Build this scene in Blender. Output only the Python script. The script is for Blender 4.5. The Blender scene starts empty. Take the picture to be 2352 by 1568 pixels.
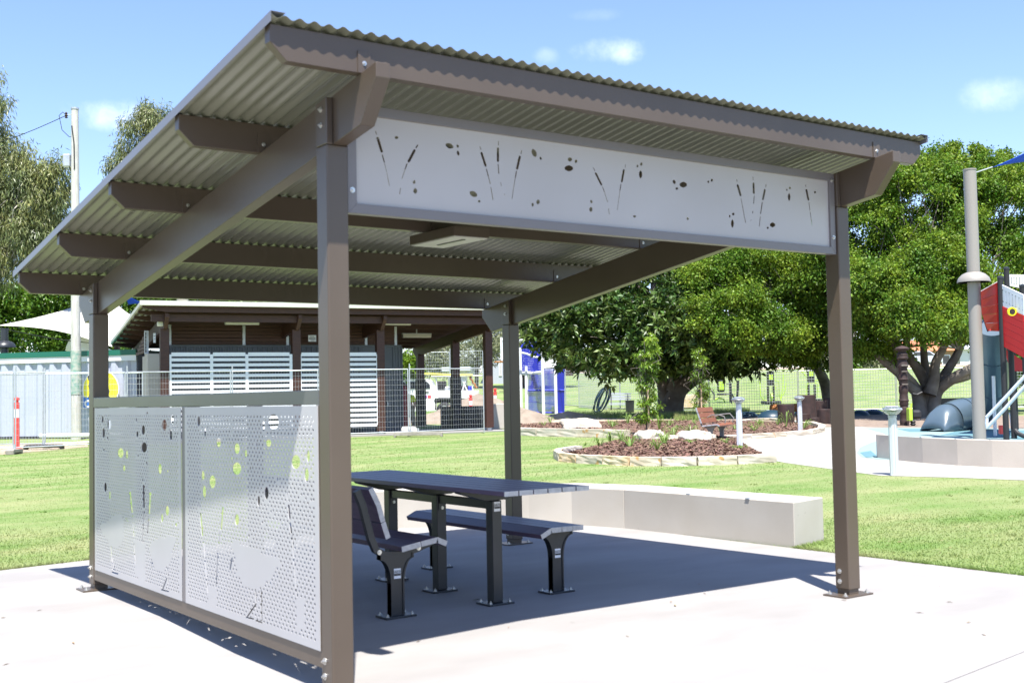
import bpy, bmesh, math, random
import numpy as np
from mathutils import Matrix, Vector
from mathutils.geometry import delaunay_2d_cdt
R = math.radians
S = bpy.context.scene
COL = S.collection
rnd = random.Random(7)
rng = np.random.default_rng(11)

# ------------------------------------------------------------------ camera, sky, sun, exposure
CAM = np.array([-2.7198, -5.3349, 1.4345])
YAW, PIT, ROL, FPX = 0.6262, 0.0470, -0.0188, 2699.86      # survey of the shelter: focal length in 2352-px units
def _axes():
    cy, sy = math.cos(YAW), math.sin(YAW)
    f = np.array([sy*math.cos(PIT), cy*math.cos(PIT), math.sin(PIT)])
    r = np.array([cy, -sy, 0.0]); u = np.cross(r, f)
    return r*math.cos(ROL)+u*math.sin(ROL), -r*math.sin(ROL)+u*math.cos(ROL), f
RR, UU, FF = _axes()
cd = bpy.data.cameras.new('camera'); cam = bpy.data.objects.new('camera', cd); COL.objects.link(cam)
cam.matrix_world = Matrix(((RR[0], UU[0], -FF[0], CAM[0]), (RR[1], UU[1], -FF[1], CAM[1]), (RR[2], UU[2], -FF[2], CAM[2]), (0, 0, 0, 1)))
cd.sensor_width = 36; cd.lens = 36*FPX/2352; cd.clip_end = 3000; cd.clip_start = .05
cd.dof.use_dof = True; cd.dof.focus_distance = 26; cd.dof.aperture_fstop = 4.5
S.camera = cam

SUN_K = (0.205, 0.372)                     # shadow travel per metre of height, x and y
wo = bpy.data.worlds.new('World'); S.world = wo; wo.use_nodes = True
nt = wo.node_tree; nt.nodes.clear()
out = nt.nodes.new('ShaderNodeOutputWorld'); bg = nt.nodes.new('ShaderNodeBackground')
sky = nt.nodes.new('ShaderNodeTexSky'); sky.sky_type = 'NISHITA'; sky.sun_disc = False
sd = Vector((-SUN_K[0], -SUN_K[1], 1)).normalized()
sky.sun_elevation = math.asin(sd.z); sky.sun_rotation = math.atan2(sd.x, sd.y)
sky.altitude = 0; sky.air_density = 1.0; sky.dust_density = 0.3; sky.ozone_density = 1.0
SKY_STRENGTH = 0.10
bg.inputs['Strength'].default_value = SKY_STRENGTH
tc = nt.nodes.new('ShaderNodeTexCoord')
def wn(t, **k):
    n = nt.nodes.new(t)
    for a, b in k.items(): setattr(n, a, b)
    return n
def pixdir(x, y): 
    d = FF + RR*(x-1176)/FPX - UU*(y-784)/FPX
    return d/np.linalg.norm(d)
nz = wn('ShaderNodeTexNoise'); nz.inputs['Scale'].default_value = 22; nz.inputs['Detail'].default_value = 7
nz.inputs['Roughness'].default_value = .62
nt.links.new(tc.outputs['Generated'], nz.inputs['Vector'])
prev = sky.outputs['Color']
for (cx, cy, w_, h_, amp) in [(1395, 116, 74, 32, .6), (250, 264, 92, 34, .6), (2310, 215, 96, 36, .4), (1250, 128, 30, 18, .22), (1370, 35, 60, 14, .12)]:
    c = pixdir(cx, cy)
    sub = wn('ShaderNodeVectorMath', operation='SUBTRACT'); sub.inputs[1].default_value = c
    nt.links.new(tc.outputs['Generated'], sub.inputs[0])
    qs = []
    for ax, s in ((RR, w_/FPX), (UU, h_/FPX), (FF, 0.12)):
        d = wn('ShaderNodeVectorMath', operation='DOT_PRODUCT'); d.inputs[1].default_value = ax/s
        nt.links.new(sub.outputs[0], d.inputs[0])
        q = wn('ShaderNodeMath', operation='POWER'); q.inputs[1].default_value = 2
        nt.links.new(d.outputs['Value'], q.inputs[0]); qs.append(q)
    a = wn('ShaderNodeMath', operation='ADD'); nt.links.new(qs[0].outputs[0], a.inputs[0]); nt.links.new(qs[1].outputs[0], a.inputs[1])
    a2 = wn('ShaderNodeMath', operation='ADD'); nt.links.new(a.outputs[0], a2.inputs[0]); nt.links.new(qs[2].outputs[0], a2.inputs[1])
    nn = wn('ShaderNodeMath', operation='MULTIPLY_ADD'); nn.inputs[1].default_value = 4.2
    nt.links.new(nz.outputs['Fac'], nn.inputs[0]); nt.links.new(a2.outputs[0], nn.inputs[2])
    mr = wn('ShaderNodeMapRange'); mr.interpolation_type = 'SMOOTHSTEP'
    mr.inputs[1].default_value = 3.3; mr.inputs[2].default_value = .5; mr.inputs[3].default_value = 0; mr.inputs[4].default_value = amp
    nt.links.new(nn.outputs[0], mr.inputs[0])
    mx = wn('ShaderNodeMix', data_type='RGBA'); mx.inputs['B'].default_value = (8.6, 8.8, 9.0, 1)
    nt.links.new(mr.outputs[0], mx.inputs['Factor']); nt.links.new(prev, mx.inputs['A'])
    prev = mx.outputs['Result']
tint = wn('ShaderNodeMix', data_type='RGBA', blend_type='MULTIPLY'); tint.inputs['Factor'].default_value = 1; tint.inputs['B'].default_value = (.92, .955, 1.15, 1)
nt.links.new(prev, tint.inputs['A']); prev = tint.outputs['Result']
nt.links.new(prev, bg.inputs['Color']); nt.links.new(bg.outputs[0], out.inputs[0])

sl = bpy.data.lights.new('sun', 'SUN'); so = bpy.data.objects.new('sun', sl); COL.objects.link(so)
sl.energy = 5.0; sl.angle = R(.53); sl.color = (1.0, .965, .90)
so.rotation_euler = (-sd).to_track_quat('-Z', 'Y').to_euler(); so.location = (0, 0, 40)
vs = S.view_settings; vs.view_transform = 'Standard'; vs.look = 'None'; vs.gamma = 1; vs.use_curve_mapping = False
vs.exposure = 1.27
S.render.engine = 'CYCLES'
S.cycles.max_bounces = 8; S.cycles.diffuse_bounces = 4; S.cycles.glossy_bounces = 3; S.cycles.transparent_max_bounces = 8

# ------------------------------------------------------------------ surveying helpers (photo column/row -> metres)
WH = FF[:2]/np.linalg.norm(FF[:2]); RH = np.array([WH[1], -WH[0]])
def ray(x, y): return FF + RR*(x-1176)/FPX - UU*(y-784)/FPX
def T(d):                                  # height of the park ground against distance from the shelter
    if d < 14: return 0.0
    if d < 64: return .0094*(d-14)
    if d < 116: return .47+.064*(d-64)
    return .47+.064*52
def Td(P): return T((P[0]-CAM[0])*WH[0]+(P[1]-CAM[1])*WH[1])
def gp(x, y, dz=0.0):                      # ground point under a photo pixel
    r = ray(x, y); hf = r[:2]@WH
    lo, hi = .5, 400.0
    g = lambda d: (CAM[2]+r[2]/hf*d)-(T(d)+dz)
    d = lo
    while d < hi and g(d) > 0: d += .5
    a, b = d-.5, d
    for _ in range(30):
        m = (a+b)/2
        if g(m) > 0: a = m
        else: b = m
    P = CAM+r/hf*a
    return np.array([P[0], P[1], T(a)+dz])
def ad(x, y, d):                           # point of a pixel at forward distance d
    r = ray(x, y); return CAM+r/(r[:2]@WH)*d
def dist(P): return (P[0]-CAM[0])*WH[0]+(P[1]-CAM[1])*WH[1]
def pl(x, y, ax, val):
    r = ray(x, y); return CAM+r*(val-CAM[ax])/r[ax]
def px(P):                                 # metre -> px scale at P
    return dist(P)/FPX

# ------------------------------------------------------------------ materials
def mat(name, c, rough=.6, metal=0, c2=None, vs_=4.0, vd=4, bump=0, bs=40, stretch=None, spec=.5, isl=0, transl=0, coat=0, lo=.35, hi=.65, emit=0, spk=None):
    m = bpy.data.materials.new(name); m.use_nodes = True
    t = m.node_tree; b = t.nodes['Principled BSDF']; L = t.links
    b.inputs['Base Color'].default_value = (*c, 1); b.inputs['Roughness'].default_value = rough; b.inputs['Metallic'].default_value = metal
    b.inputs['Specular IOR Level'].default_value = spec; b.inputs['Coat Weight'].default_value = coat
    cc = t.nodes.new('ShaderNodeTexCoord'); vec = cc.outputs['Object']
    if stretch:
        mp = t.nodes.new('ShaderNodeMapping'); mp.inputs['Scale'].default_value = stretch
        L.new(vec, mp.inputs['Vector']); vec = mp.outputs[0]
    col = None
    if c2 is not None:
        n = t.nodes.new('ShaderNodeTexNoise'); n.inputs['Scale'].default_value = vs_; n.inputs['Detail'].default_value = vd
        L.new(vec, n.inputs['Vector'])
        mr = t.nodes.new('ShaderNodeMapRange'); mr.inputs[1].default_value = lo; mr.inputs[2].default_value = hi
        L.new(n.outputs['Fac'], mr.inputs[0])
        mx = t.nodes.new('ShaderNodeMix'); mx.data_type = 'RGBA'
        mx.inputs['A'].default_value = (*c, 1); mx.inputs['B'].default_value = (*c2, 1)
        L.new(mr.outputs[0], mx.inputs['Factor']); col = mx.outputs['Result']
    if spk:                                # (colour, scale, threshold) fine specks
        v = t.nodes.new('ShaderNodeTexNoise'); v.inputs['Scale'].default_value = spk[1]; v.inputs['Detail'].default_value = 2
        L.new(vec, v.inputs['Vector'])
        mr = t.nodes.new('ShaderNodeMapRange'); mr.inputs[1].default_value = spk[2]; mr.inputs[2].default_value = spk[2]+.06
        L.new(v.outputs['Fac'], mr.inputs[0])
        mx = t.nodes.new('ShaderNodeMix'); mx.data_type = 'RGBA'; mx.inputs['A'].default_value = (*c, 1); mx.inputs['B'].default_value = (*spk[0], 1)
        if col: L.new(col, mx.inputs['A'])
        L.new(mr.outputs[0], mx.inputs['Factor']); col = mx.outputs['Result']
    if isl:
        g = t.nodes.new('ShaderNodeNewGeometry'); hs = t.nodes.new('ShaderNodeHueSaturation')
        mr = t.nodes.new('ShaderNodeMapRange'); mr.inputs[3].default_value = 1-isl; mr.inputs[4].default_value = 1+isl
        L.new(g.outputs['Random Per Island'], mr.inputs[0]); L.new(mr.outputs[0], hs.inputs['Value'])
        m2 = t.nodes.new('ShaderNodeMath'); m2.operation = 'MULTIPLY'; m2.inputs[1].default_value = 7.3
        fr = t.nodes.new('ShaderNodeMath'); fr.operation = 'FRACT'; L.new(g.outputs['Random Per Island'], m2.inputs[0]); L.new(m2.outputs[0], fr.inputs[0])
        mr2 = t.nodes.new('ShaderNodeMapRange'); mr2.inputs[3].default_value = .5-.03*(isl*2); mr2.inputs[4].default_value = .5+.02*(isl*2)
        L.new(fr.outputs[0], mr2.inputs[0]); L.new(mr2.outputs[0], hs.inputs['Hue'])
        if col: L.new(col, hs.inputs['Color'])
        else: hs.inputs['Color'].default_value = (*c, 1)
        col = hs.outputs[0]
    if col: L.new(col, b.inputs['Base Color'])
    if bump:
        n = t.nodes.new('ShaderNodeTexNoise'); n.inputs['Scale'].default_value = bs; n.inputs['Detail'].default_value = 5
        L.new(vec, n.inputs['Vector'])
        bu = t.nodes.new('ShaderNodeBump'); bu.inputs['Strength'].default_value = bump; bu.inputs['Distance'].default_value = .02
        L.new(n.outputs['Fac'], bu.inputs['Height']); L.new(bu.outputs[0], b.inputs['Normal'])
    if emit: b.inputs['Emission Color'].default_value = (*c, 1); b.inputs['Emission Strength'].default_value = emit
    if transl:
        tr = t.nodes.new('ShaderNodeBsdfTranslucent'); ms = t.nodes.new('ShaderNodeMixShader'); ms.inputs[0].default_value = transl
        o = t.nodes['Material Output']
        if col: L.new(col, tr.inputs['Color'])
        else: tr.inputs['Color'].default_value = (*c, 1)
        L.new(b.outputs[0], ms.inputs[1]); L.new(tr.outputs[0], ms.inputs[2]); L.new(ms.outputs[0], o.inputs['Surface'])
    return m
def glass(name, c=(.8, .9, .9), rough=.05):
    m = bpy.data.materials.new(name); m.use_nodes = True; b = m.node_tree.nodes['Principled BSDF']
    b.inputs['Base Color'].default_value = (*c, 1); b.inputs['Roughness'].default_value = rough
    b.inputs['Transmission Weight'].default_value = .85; b.inputs['IOR'].default_value = 1.3
    return m

m_taupe = mat('taupe_powder_coat', (.078, .058, .042), .33, c2=(.09, .068, .05), vs_=1.5, vd=8, bump=.03, bs=120, spk=((.12, .095, .075), 26, .77))
m_roof = mat('corrugated_steel_grey_green', (.185, .19, .135), .27, c2=(.21, .215, .155), vs_=1.2)
m_trim = mat('roof_barge_trim', (.17, .175, .20), .4)
m_panel = mat('light_grey_screen_paint', (.41, .40, .395), .34, c2=(.44, .43, .425), vs_=1.5)
m_head = mat('header_panel_paint', (.40, .375, .365), .45, c2=(.43, .405, .395), vs_=1.2)
m_frame = mat('header_frame_paint', (.16, .145, .145), .4, c2=(.175, .16, .16), vs_=2)
m_rail = mat('top_rail_paint', (.085, .088, .09), .25, c2=(.10, .104, .105), vs_=2)
m_bolt = mat('zinc_bolt', (.62, .61, .58), .3, .9)
m_char = mat('charcoal_powder_coat', (.020, .022, .025), .36, c2=(.027, .029, .033), vs_=6, bump=.04, bs=150)
m_plank = mat('sky_tinted_plank', (.085, .055, .10), .42, c2=(.11, .072, .125), spec=.8, vs_=6, stretch=(14, 1, 14), bump=.06, bs=12)  # dark brown planks, violet sky reflection mixed into the base colour
m_cap = mat('aluminium_end_cap', (.34, .34, .36), .45, .4, c2=(.44, .44, .46), vs_=30)
m_conc = mat('pale_concrete_slab', (.243, .230, .220), .85, c2=(.298, .283, .272), vs_=.75, vd=10, bump=.14, bs=90, stretch=(1, 2.2, 1), spk=((.30, .29, .28), 170, .70))
m_wallc = mat('cast_concrete_wall', (.40, .365, .315), .8, c2=(.44, .41, .365), vs_=1.6, vd=8, bump=.05, bs=60, spk=((.20, .18, .16), 30, .745))
m_wallp = mat('pinkish_cast_concrete', (.44, .385, .325), .8, c2=(.49, .43, .365), vs_=1.6, vd=8, bump=.15, bs=60)
m_path = mat('broomed_cream_path', (.35, .335, .305), .85, c2=(.29, .275, .25), vs_=2.2, vd=6, stretch=(1, 3.5, 1), bump=.1, bs=50)
m_soil = mat('bare_sandy_dirt', (.42, .34, .26), .95, c2=(.30, .235, .17), vs_=1.5, vd=8, bump=.6, bs=18)
m_soft = mat('bark_softfall', (.26, .20, .155), .95, c2=(.17, .125, .095), vs_=5, vd=8, bump=.7, bs=25)
m_rub1 = mat('pale_teal_rubber', (.22, .32, .315), .9, c2=(.19, .28, .28), vs_=60, bump=.2, bs=120)
m_rub2 = mat('deep_teal_rubber', (.10, .21, .235), .9, c2=(.08, .17, .2), vs_=60, bump=.2, bs=120)
m_mulch = mat('brown_mulch', (.10, .058, .038), .95, c2=(.17, .10, .068), vs_=22, vd=6, bump=.9, bs=35)
m_chip = mat('mulch_chip', (.15, .088, .06), .9, isl=.5)
m_stone = mat('sandstone_edging', (.42, .36, .27), .85, c2=(.52, .47, .38), vs_=3.2, vd=8, bump=.5, bs=9, spk=((.42, .25, .10), 4.2, .62))
m_stone2 = mat('ochre_sandstone', (.50, .34, .17), .85, c2=(.62, .52, .38), vs_=3, vd=8, bump=.5, bs=9)
m_stone3 = mat('pale_sandstone', (.52, .48, .41), .85, c2=(.44, .38, .30), vs_=2.5, vd=8, bump=.5, bs=7)
m_grass = mat('mown_lawn', (.118, .195, .04), .95, c2=(.225, .25, .10), vs_=.42, vd=9, bump=.6, bs=55, lo=.36, hi=.64, stretch=(1, 2.6, 1), spk=((.27, .26, .12), 7, .66))
m_blade = mat('grass_blade', (.165, .27, .052), .7, c2=(.31, .335, .135), vs_=.42, vd=9, lo=.36, hi=.64, stretch=(1, 2.6, 1), isl=.2, transl=.35)
m_timber = mat('red_brown_timber', (.038, .0125, .0075), .55, c2=(.06, .021, .012), vs_=5, stretch=(1, 1, 8), bump=.1, bs=30)
m_slat = mat('stained_timber_slat', (.05, .017, .008), .6, c2=(.07, .025, .012), vs_=3, stretch=(1, 1, 10))
m_dsteel = mat('slate_corrugated_wall', (.06, .07, .082), .5, c2=(.075, .085, .10), vs_=1)
m_white = mat('white_painted_steel', (.72, .73, .76), .4)
m_offw = mat('off_white', (.62, .60, .54), .5, c2=(.68, .66, .6), vs_=3)
m_galv = mat('galvanised_steel', (.52, .54, .56), .42, .55, c2=(.42, .44, .46), vs_=8)
m_silver = mat('silver_bollard', (.58, .60, .64), .38, .25)
m_cont = mat('container_pale_blue_steel', (.42, .44, .51), .5, c2=(.38, .41, .48), vs_=.8, vd=8)
m_green = mat('green_band_steel', (.01, .12, .08), .45)
m_black = mat('black_rubber', (.015, .015, .017), .6)
m_yellow = mat('yellow_sign', (.85, .75, .01), .4)
m_blue = mat('blue_sign_strip', (.02, .14, .5), .4)
m_sail = mat('cream_shade_cloth', (.74, .71, .63), .8, transl=.25)
m_sailb = mat('blue_shade_cloth', (.01, .09, .62), .7, transl=.3)
m_pole = mat('weathered_timber_pole', (.42, .41, .36), .85, c2=(.52, .51, .47), vs_=3, stretch=(6, 6, 1), bump=.4, bs=20)
m_mould = mat('green_paint_patch', (.16, .30, .24), .8, c2=(.40, .42, .36), vs_=9, vd=8)
m_red = mat('red_play_panel', (.62, .012, .015), .35)
m_redp = mat('red_plastic', (.70, .06, .05), .4)
m_navy = mat('blue_climber_coat', (.02, .03, .42), .35)
m_slide = mat('slide_grey_blue_plastic', (.055, .085, .115), .28, c2=(.085, .12, .15), vs_=.6, spec=.6)
m_brown = mat('brown_bench_board', (.19, .065, .032), .5, c2=(.24, .09, .045), vs_=8, stretch=(1, 1, 6))
m_bench = mat('bench_grey_frame', (.17, .165, .155), .4)
m_stump = mat('stained_log', (.022, .0115, .010), .7, c2=(.042, .02, .016), vs_=6, bump=.3, bs=20)
m_log = mat('orange_log', (.42, .17, .05), .7, c2=(.25, .09, .03), vs_=3, bump=.3, bs=15)
m_dome = mat('navy_dome', (.015, .04, .065), .4)
m_lime = mat('lime_powder_coat', (.40, .60, .06), .4)
m_bark = mat('fig_bark', (.105, .088, .072), .9, c2=(.19, .165, .14), vs_=2.2, vd=8, bump=1.0, bs=6)
m_bark2 = mat('pale_bark', (.30, .27, .23), .9, c2=(.40, .37, .32), vs_=3, vd=8, bump=.7, bs=8)
m_stake = mat('raw_timber_stake', (.55, .40, .26), .8)
LEAF = {}
def leafmat(k, c, c2, rough=.38, isl=.35, transl=.3, spec=.5): LEAF[k] = mat(k, c, rough, c2=c2, vs_=.8, vd=6, isl=isl, transl=transl, spec=spec, lo=.4, hi=.6)
leafmat('fig_leaf', (.035, .08, .013), (.085, .14, .025), .42, .45, .18, .4)
leafmat('bright_leaf', (.078, .165, .014), (.165, .255, .02), .5, .42, .35, .3)
leafmat('gum_leaf', (.12, .155, .06), (.20, .22, .075), .42, .45, .22)
leafmat('hedge_leaf', (.055, .13, .014), (.11, .21, .02), .35, .4, .25)
leafmat('pale_leaf', (.19, .22, .12), (.28, .30, .17), .5, .35, .3)
leafmat('young_leaf', (.11, .21, .02), (.22, .34, .03), .35, .4, .35)
leafmat('strap_leaf', (.14, .23, .045), (.22, .32, .08), .45, .3, .35)

# ------------------------------------------------------------------ mesh helpers
OFF = {}
def link(me, name, parent=None, off=None):
    o = bpy.data.objects.new(name, me); COL.objects.link(o)
    if parent is not None: o.parent = parent; OFF[o.name] = OFF.get(parent.name, (0, 0, 0))
    else: OFF[o.name] = tuple(off) if off is not None else (0, 0, 0)
    return o
def thing(name, label, cat, loc=(0, 0, 0), group=None):
    o = bpy.data.objects.new(name, None); COL.objects.link(o); o.location = tuple(map(float, loc)); o.empty_display_size = .2
    OFF[o.name] = tuple(map(float, loc)); tag(o, label, cat, group); return o
def tag(o, label=None, cat=None, group=None, kind=None):
    if label: o['label'] = label
    if cat: o['category'] = cat
    if group: o['group'] = group
    if kind: o['kind'] = kind
    return o
class MB:
    def __init__(s): s.v = []; s.f = []
    def hexa(s, p):                        # 8 points: bottom 4 ccw, top 4 ccw
        n = len(s.v); s.v += [tuple(q) for q in p]
        s.f += [(n+3, n+2, n+1, n), (n+4, n+5, n+6, n+7), (n, n+1, n+5, n+4), (n+1, n+2, n+6, n+5), (n+2, n+3, n+7, n+6), (n+3, n, n+4, n+7)]
        return s
    def box(s, x0, x1, y0, y1, z0, z1):
        return s.hexa([(x0, y0, z0), (x1, y0, z0), (x1, y1, z0), (x0, y1, z0), (x0, y0, z1), (x1, y0, z1), (x1, y1, z1), (x0, y1, z1)])
    def obox(s, c, ax, l, w, h):           # oriented: centre, axis (unit 3), length, width (horizontal), height
        c = np.array(c, float); a = np.array(ax, float); a /= np.linalg.norm(a)
        b = np.cross((0, 0, 1), a)
        if np.linalg.norm(b) < 1e-4: b = np.array([1., 0, 0])
        b /= np.linalg.norm(b); u = np.cross(a, b)
        q = []
        for k in (-1, 1):
            for i, j in ((-1, -1), (1, -1), (1, 1), (-1, 1)): q.append(c+a*l/2*i+b*w/2*j+u*h/2*k)
        return s.hexa(q)
    def prism(s, prof, f0, f1):            # prof: 2D list; f0,f1 map (a,b)->xyz at both ends
        n = len(s.v); k = len(prof)
        s.v += [tuple(f0(*p)) for p in prof]+[tuple(f1(*p)) for p in prof]
        s.f.append(tuple(range(n+k-1, n-1, -1))); s.f.append(tuple(range(n+k, n+2*k)))
        for i in range(k): j = (i+1) % k; s.f.append((n+i, n+j, n+k+j, n+k+i))
        return s
    def tube(s, pts, r, n=8, cap=True):
        pts = [np.array(p, float) for p in pts]; m = len(pts)
        if not hasattr(r, '__len__'): r = [r]*m
        t0 = pts[1]-pts[0]; t0 /= np.linalg.norm(t0)
        ref = np.array([0, 0, 1.]) if abs(t0[2]) < .9 else np.array([1., 0, 0])
        b = np.cross(t0, ref); b /= np.linalg.norm(b); base = len(s.v)
        for i in range(m):
            t = (pts[min(i+1, m-1)]-pts[max(i-1, 0)]); t /= (np.linalg.norm(t)+1e-9)
            b = b-t*(b@t); b /= (np.linalg.norm(b)+1e-9); c = np.cross(t, b)
            for k in range(n):
                a = 2*math.pi*k/n; s.v.append(tuple(pts[i]+(b*math.cos(a)+c*math.sin(a))*r[i]))
        for i in range(m-1):
            for k in range(n):
                k2 = (k+1) % n; s.f.append((base+i*n+k, base+i*n+k2, base+(i+1)*n+k2, base+(i+1)*n+k))
        if cap: s.f.append(tuple(base+k for k in range(n-1, -1, -1))); s.f.append(tuple(base+(m-1)*n+k for k in range(n)))
        return s
    def lathe(s, c, prof, n=16, ax=None):  # prof: (r, z)
        b = len(s.v)
        for (r, z) in prof:
            for k in range(n):
                a = 2*math.pi*k/n; s.v.append((c[0]+r*math.cos(a), c[1]+r*math.sin(a), c[2]+z))
        for i in range(len(prof)-1):
            for k in range(n):
                k2 = (k+1) % n; s.f.append((b+i*n+k, b+i*n+k2, b+(i+1)*n+k2, b+(i+1)*n+k))
        if prof[0][0] > 1e-4: s.f.append(tuple(b+k for k in range(n-1, -1, -1)))
        if prof[-1][0] > 1e-4: s.f.append(tuple(b+(len(prof)-1)*n+k for k in range(n)))
        return s
    def poly(s, pts): n = len(s.v); s.v += [tuple(p) for p in pts]; s.f.append(tuple(range(n, n+len(pts)))); return s
    def build(s, name, m, parent=None, smooth=False, bevel=0, off=None, local=False, seg=2):
        me = bpy.data.meshes.new(name)
        o_ = (0, 0, 0) if local else (OFF.get(parent.name, (0, 0, 0)) if parent is not None else (off if off is not None else (0, 0, 0)))
        v = np.array(s.v, float)-np.array(o_, float)
        me.from_pydata(v.tolist(), [], s.f); me.materials.append(m)
        if smooth:
            me.polygons.foreach_set('use_smooth', [True]*len(me.polygons))
        me.update()
        o = link(me, name, parent, o_)
        if parent is None: o.location = tuple(map(float, o_))
        if smooth: 
            try: me.set_sharp_from_angle(angle=R(40))
            except Exception: pass
        if bevel:
            b = o.modifiers.new('bevel', 'BEVEL'); b.width = bevel; b.segments = seg; b.limit_method = 'ANGLE'; b.angle_limit = R(35)
        return o
def npmesh(name, v, f, m, parent=None, off=None, k=4, smooth=False):
    o_ = OFF.get(parent.name, (0, 0, 0)) if parent is not None else (off if off is not None else (0, 0, 0))
    v = np.asarray(v, np.float32)-np.array(o_, np.float32); f = np.asarray(f, np.int32)
    me = bpy.data.meshes.new(name); me.vertices.add(len(v)); me.vertices.foreach_set('co', v.ravel())
    nf = len(f); me.loops.add(nf*k); me.polygons.add(nf)
    me.loops.foreach_set('vertex_index', f.ravel()); me.polygons.foreach_set('loop_start', np.arange(0, nf*k, k, dtype=np.int32))
    me.update(calc_edges=True); me.materials.append(m)
    if smooth: me.polygons.foreach_set('use_smooth', np.ones(nf, bool))
    o = link(me, name, parent, o_)
    if parent is None: o.location = tuple(map(float, o_))
    return o
def copy_tree(o, parent=None):
    c = o.copy(); COL.objects.link(c); c.parent = parent
    for ch in list(o.children): copy_tree(ch, c)
    return c
def place(proto, loc, rz=0, label=None, first=False, scale=None):
    c = proto if first else copy_tree(proto)
    c.location = tuple(map(float, loc)); c.rotation_euler = (0, 0, rz)
    if scale: c.scale = (scale,)*3
    if label: c['label'] = label
    return c
def sheet(name, pts, m, dz, kind='structure', nsub=0):   # flat polygon lying on the ground
    b = MB(); b.poly([(p[0], p[1], Td(p)+dz) for p in pts]); o = b.build(name, m); tag(o, kind=kind); return o

# ------------------------------------------------------------------ ground
ds = [-60, -20, 0, 6, 10, 12.6, 14, 30, 48, 64, 80, 98, 116, 170, 300, 900]
ls = [-900, -200, -80, -40, -20, -8, 0, 8, 20, 40, 80, 200, 900]
b = MB()
for d in ds:
    for l in ls:
        P = CAM[:2]+WH*d+RH*l; b.v.append((P[0], P[1], T(d)-(.012 if d < 13 else 0)-(.30 if d < 4 else .1 if d < 8 else 0)))
nl = len(ls)
for i in range(len(ds)-1):
    for j in range(nl-1): b.f.append((i*nl+j, i*nl+j+1, (i+1)*nl+j+1, (i+1)*nl+j))
lawn = b.build('lawn', m_grass); tag(lawn, kind='structure')
SLAB = [(-30, 5.0), (-6, 5.5), (-.3, 5.74), (.3, 5.84), (2.6, 6.25), (3.7, 6.3), (5.4, 5.3), (5.72, 4.6), (5.72, -30), (-30, -30)]
def FALL(x, y): return max(0, .033*(2.6-x-y)) if x+y > -8 else .033*10.6
b = MB(); k = len(SLAB)
# the slab is cast in two bays with a tooled joint between them
J0, J1 = np.array([2.334, -1.811]), np.array([3.336, -1.687]); jd = (J1-J0)/np.linalg.norm(J1-J0)
JL, JR_ = J0-jd*40, None
tR = (5.72-J0[0])/jd[0]; JR_ = J0+jd*tR; tL = (-30-J0[0])/jd[0]; JL = J0+jd*tL
jn = np.array([-jd[1], jd[0]])*.004
back = [(-30, 5.0), (-6, 5.5), (-.3, 5.74), (.3, 5.84), (2.6, 6.25), (3.7, 6.3), (5.4, 5.3), (5.72, 4.6), tuple(JR_+jn), tuple(JL+jn)]
front = [tuple(JL-jn), tuple(JR_-jn), (5.72, -30), (-30, -30)]
for poly in (back, front):
    b.prism([tuple(map(float, p)) for p in poly][::-1], lambda x, y: (x, y, -.12), lambda x, y: (x, y, 0))
slab = b.build('concrete_slab', m_conc); tag(slab, kind='structure')
# the near corner of the slab falls away for drainage
bm = bmesh.new(); bm.from_mesh(slab.data)
bmesh.ops.bisect_plane(bm, geom=bm.verts[:]+bm.edges[:]+bm.faces[:], plane_co=(1.3, 1.3, 0), plane_no=(1, 1, 0))
for v in bm.verts: v.co.z -= FALL(v.co.x, v.co.y)
bm.to_mesh(slab.data); bm.free()

# grass blades (nobody can count them)
def inpoly(P, poly):
    x, y = P[:, 0], P[:, 1]; c = np.zeros(len(P), bool); n = len(poly)
    for i in range(n):
        x1, y1 = poly[i][:2]; x2, y2 = poly[(i+1) % n][:2]
        cond = ((y1 > y) != (y2 > y)) & (x < (x2-x1)*(y-y1)/(y2-y1+1e-12)+x1); c ^= cond
    return c
def pxpoly(L, dz=0): return [gp(x, y) for x, y in L]
BED1 = pxpoly([(1278, 1053), (1281, 1046), (1330, 1036), (1400, 1018), (1440, 1006), (1700, 1003), (1705, 1020), (1720, 1030), (1745, 1042), (1775, 1054), (1777, 1062), (1690, 1066), (1600, 1068), (1520, 1070), (1450, 1069), (1390, 1066), (1330, 1063), (1295, 1059)])
BED2 = pxpoly([(1196, 998), (1196, 975), (1300, 973), (1460, 968), (1700, 969), (1862, 975), (1886, 984), (1884, 994), (1800, 1002), (1655, 1011), (1440, 1006), (1340, 1002)])
PATH = pxpoly([(1655, 1009), (1800, 1001), (1890, 992), (1892, 981), (1960, 980), (2100, 984), (2600, 990), (2600, 1118), (2352, 1103), (2200, 1097), (2020, 1092), (1900, 1076), (1800, 1062), (1770, 1056), (1735, 1035), (1702, 1016)])
SOFT = pxpoly([(1620, 968), (1700, 958), (2000, 950), (2400, 955), (2500, 988), (2100, 983), (1890, 980), (1850, 972)])
RUB = pxpoly([(1968, 1040), (1978, 1050), (2012, 1055), (2100, 1058), (2500, 1080), (2500, 986), (2100, 982), (1985, 983), (2030, 995), (2040, 1006), (2002, 1016), (1975, 1028)])
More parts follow.
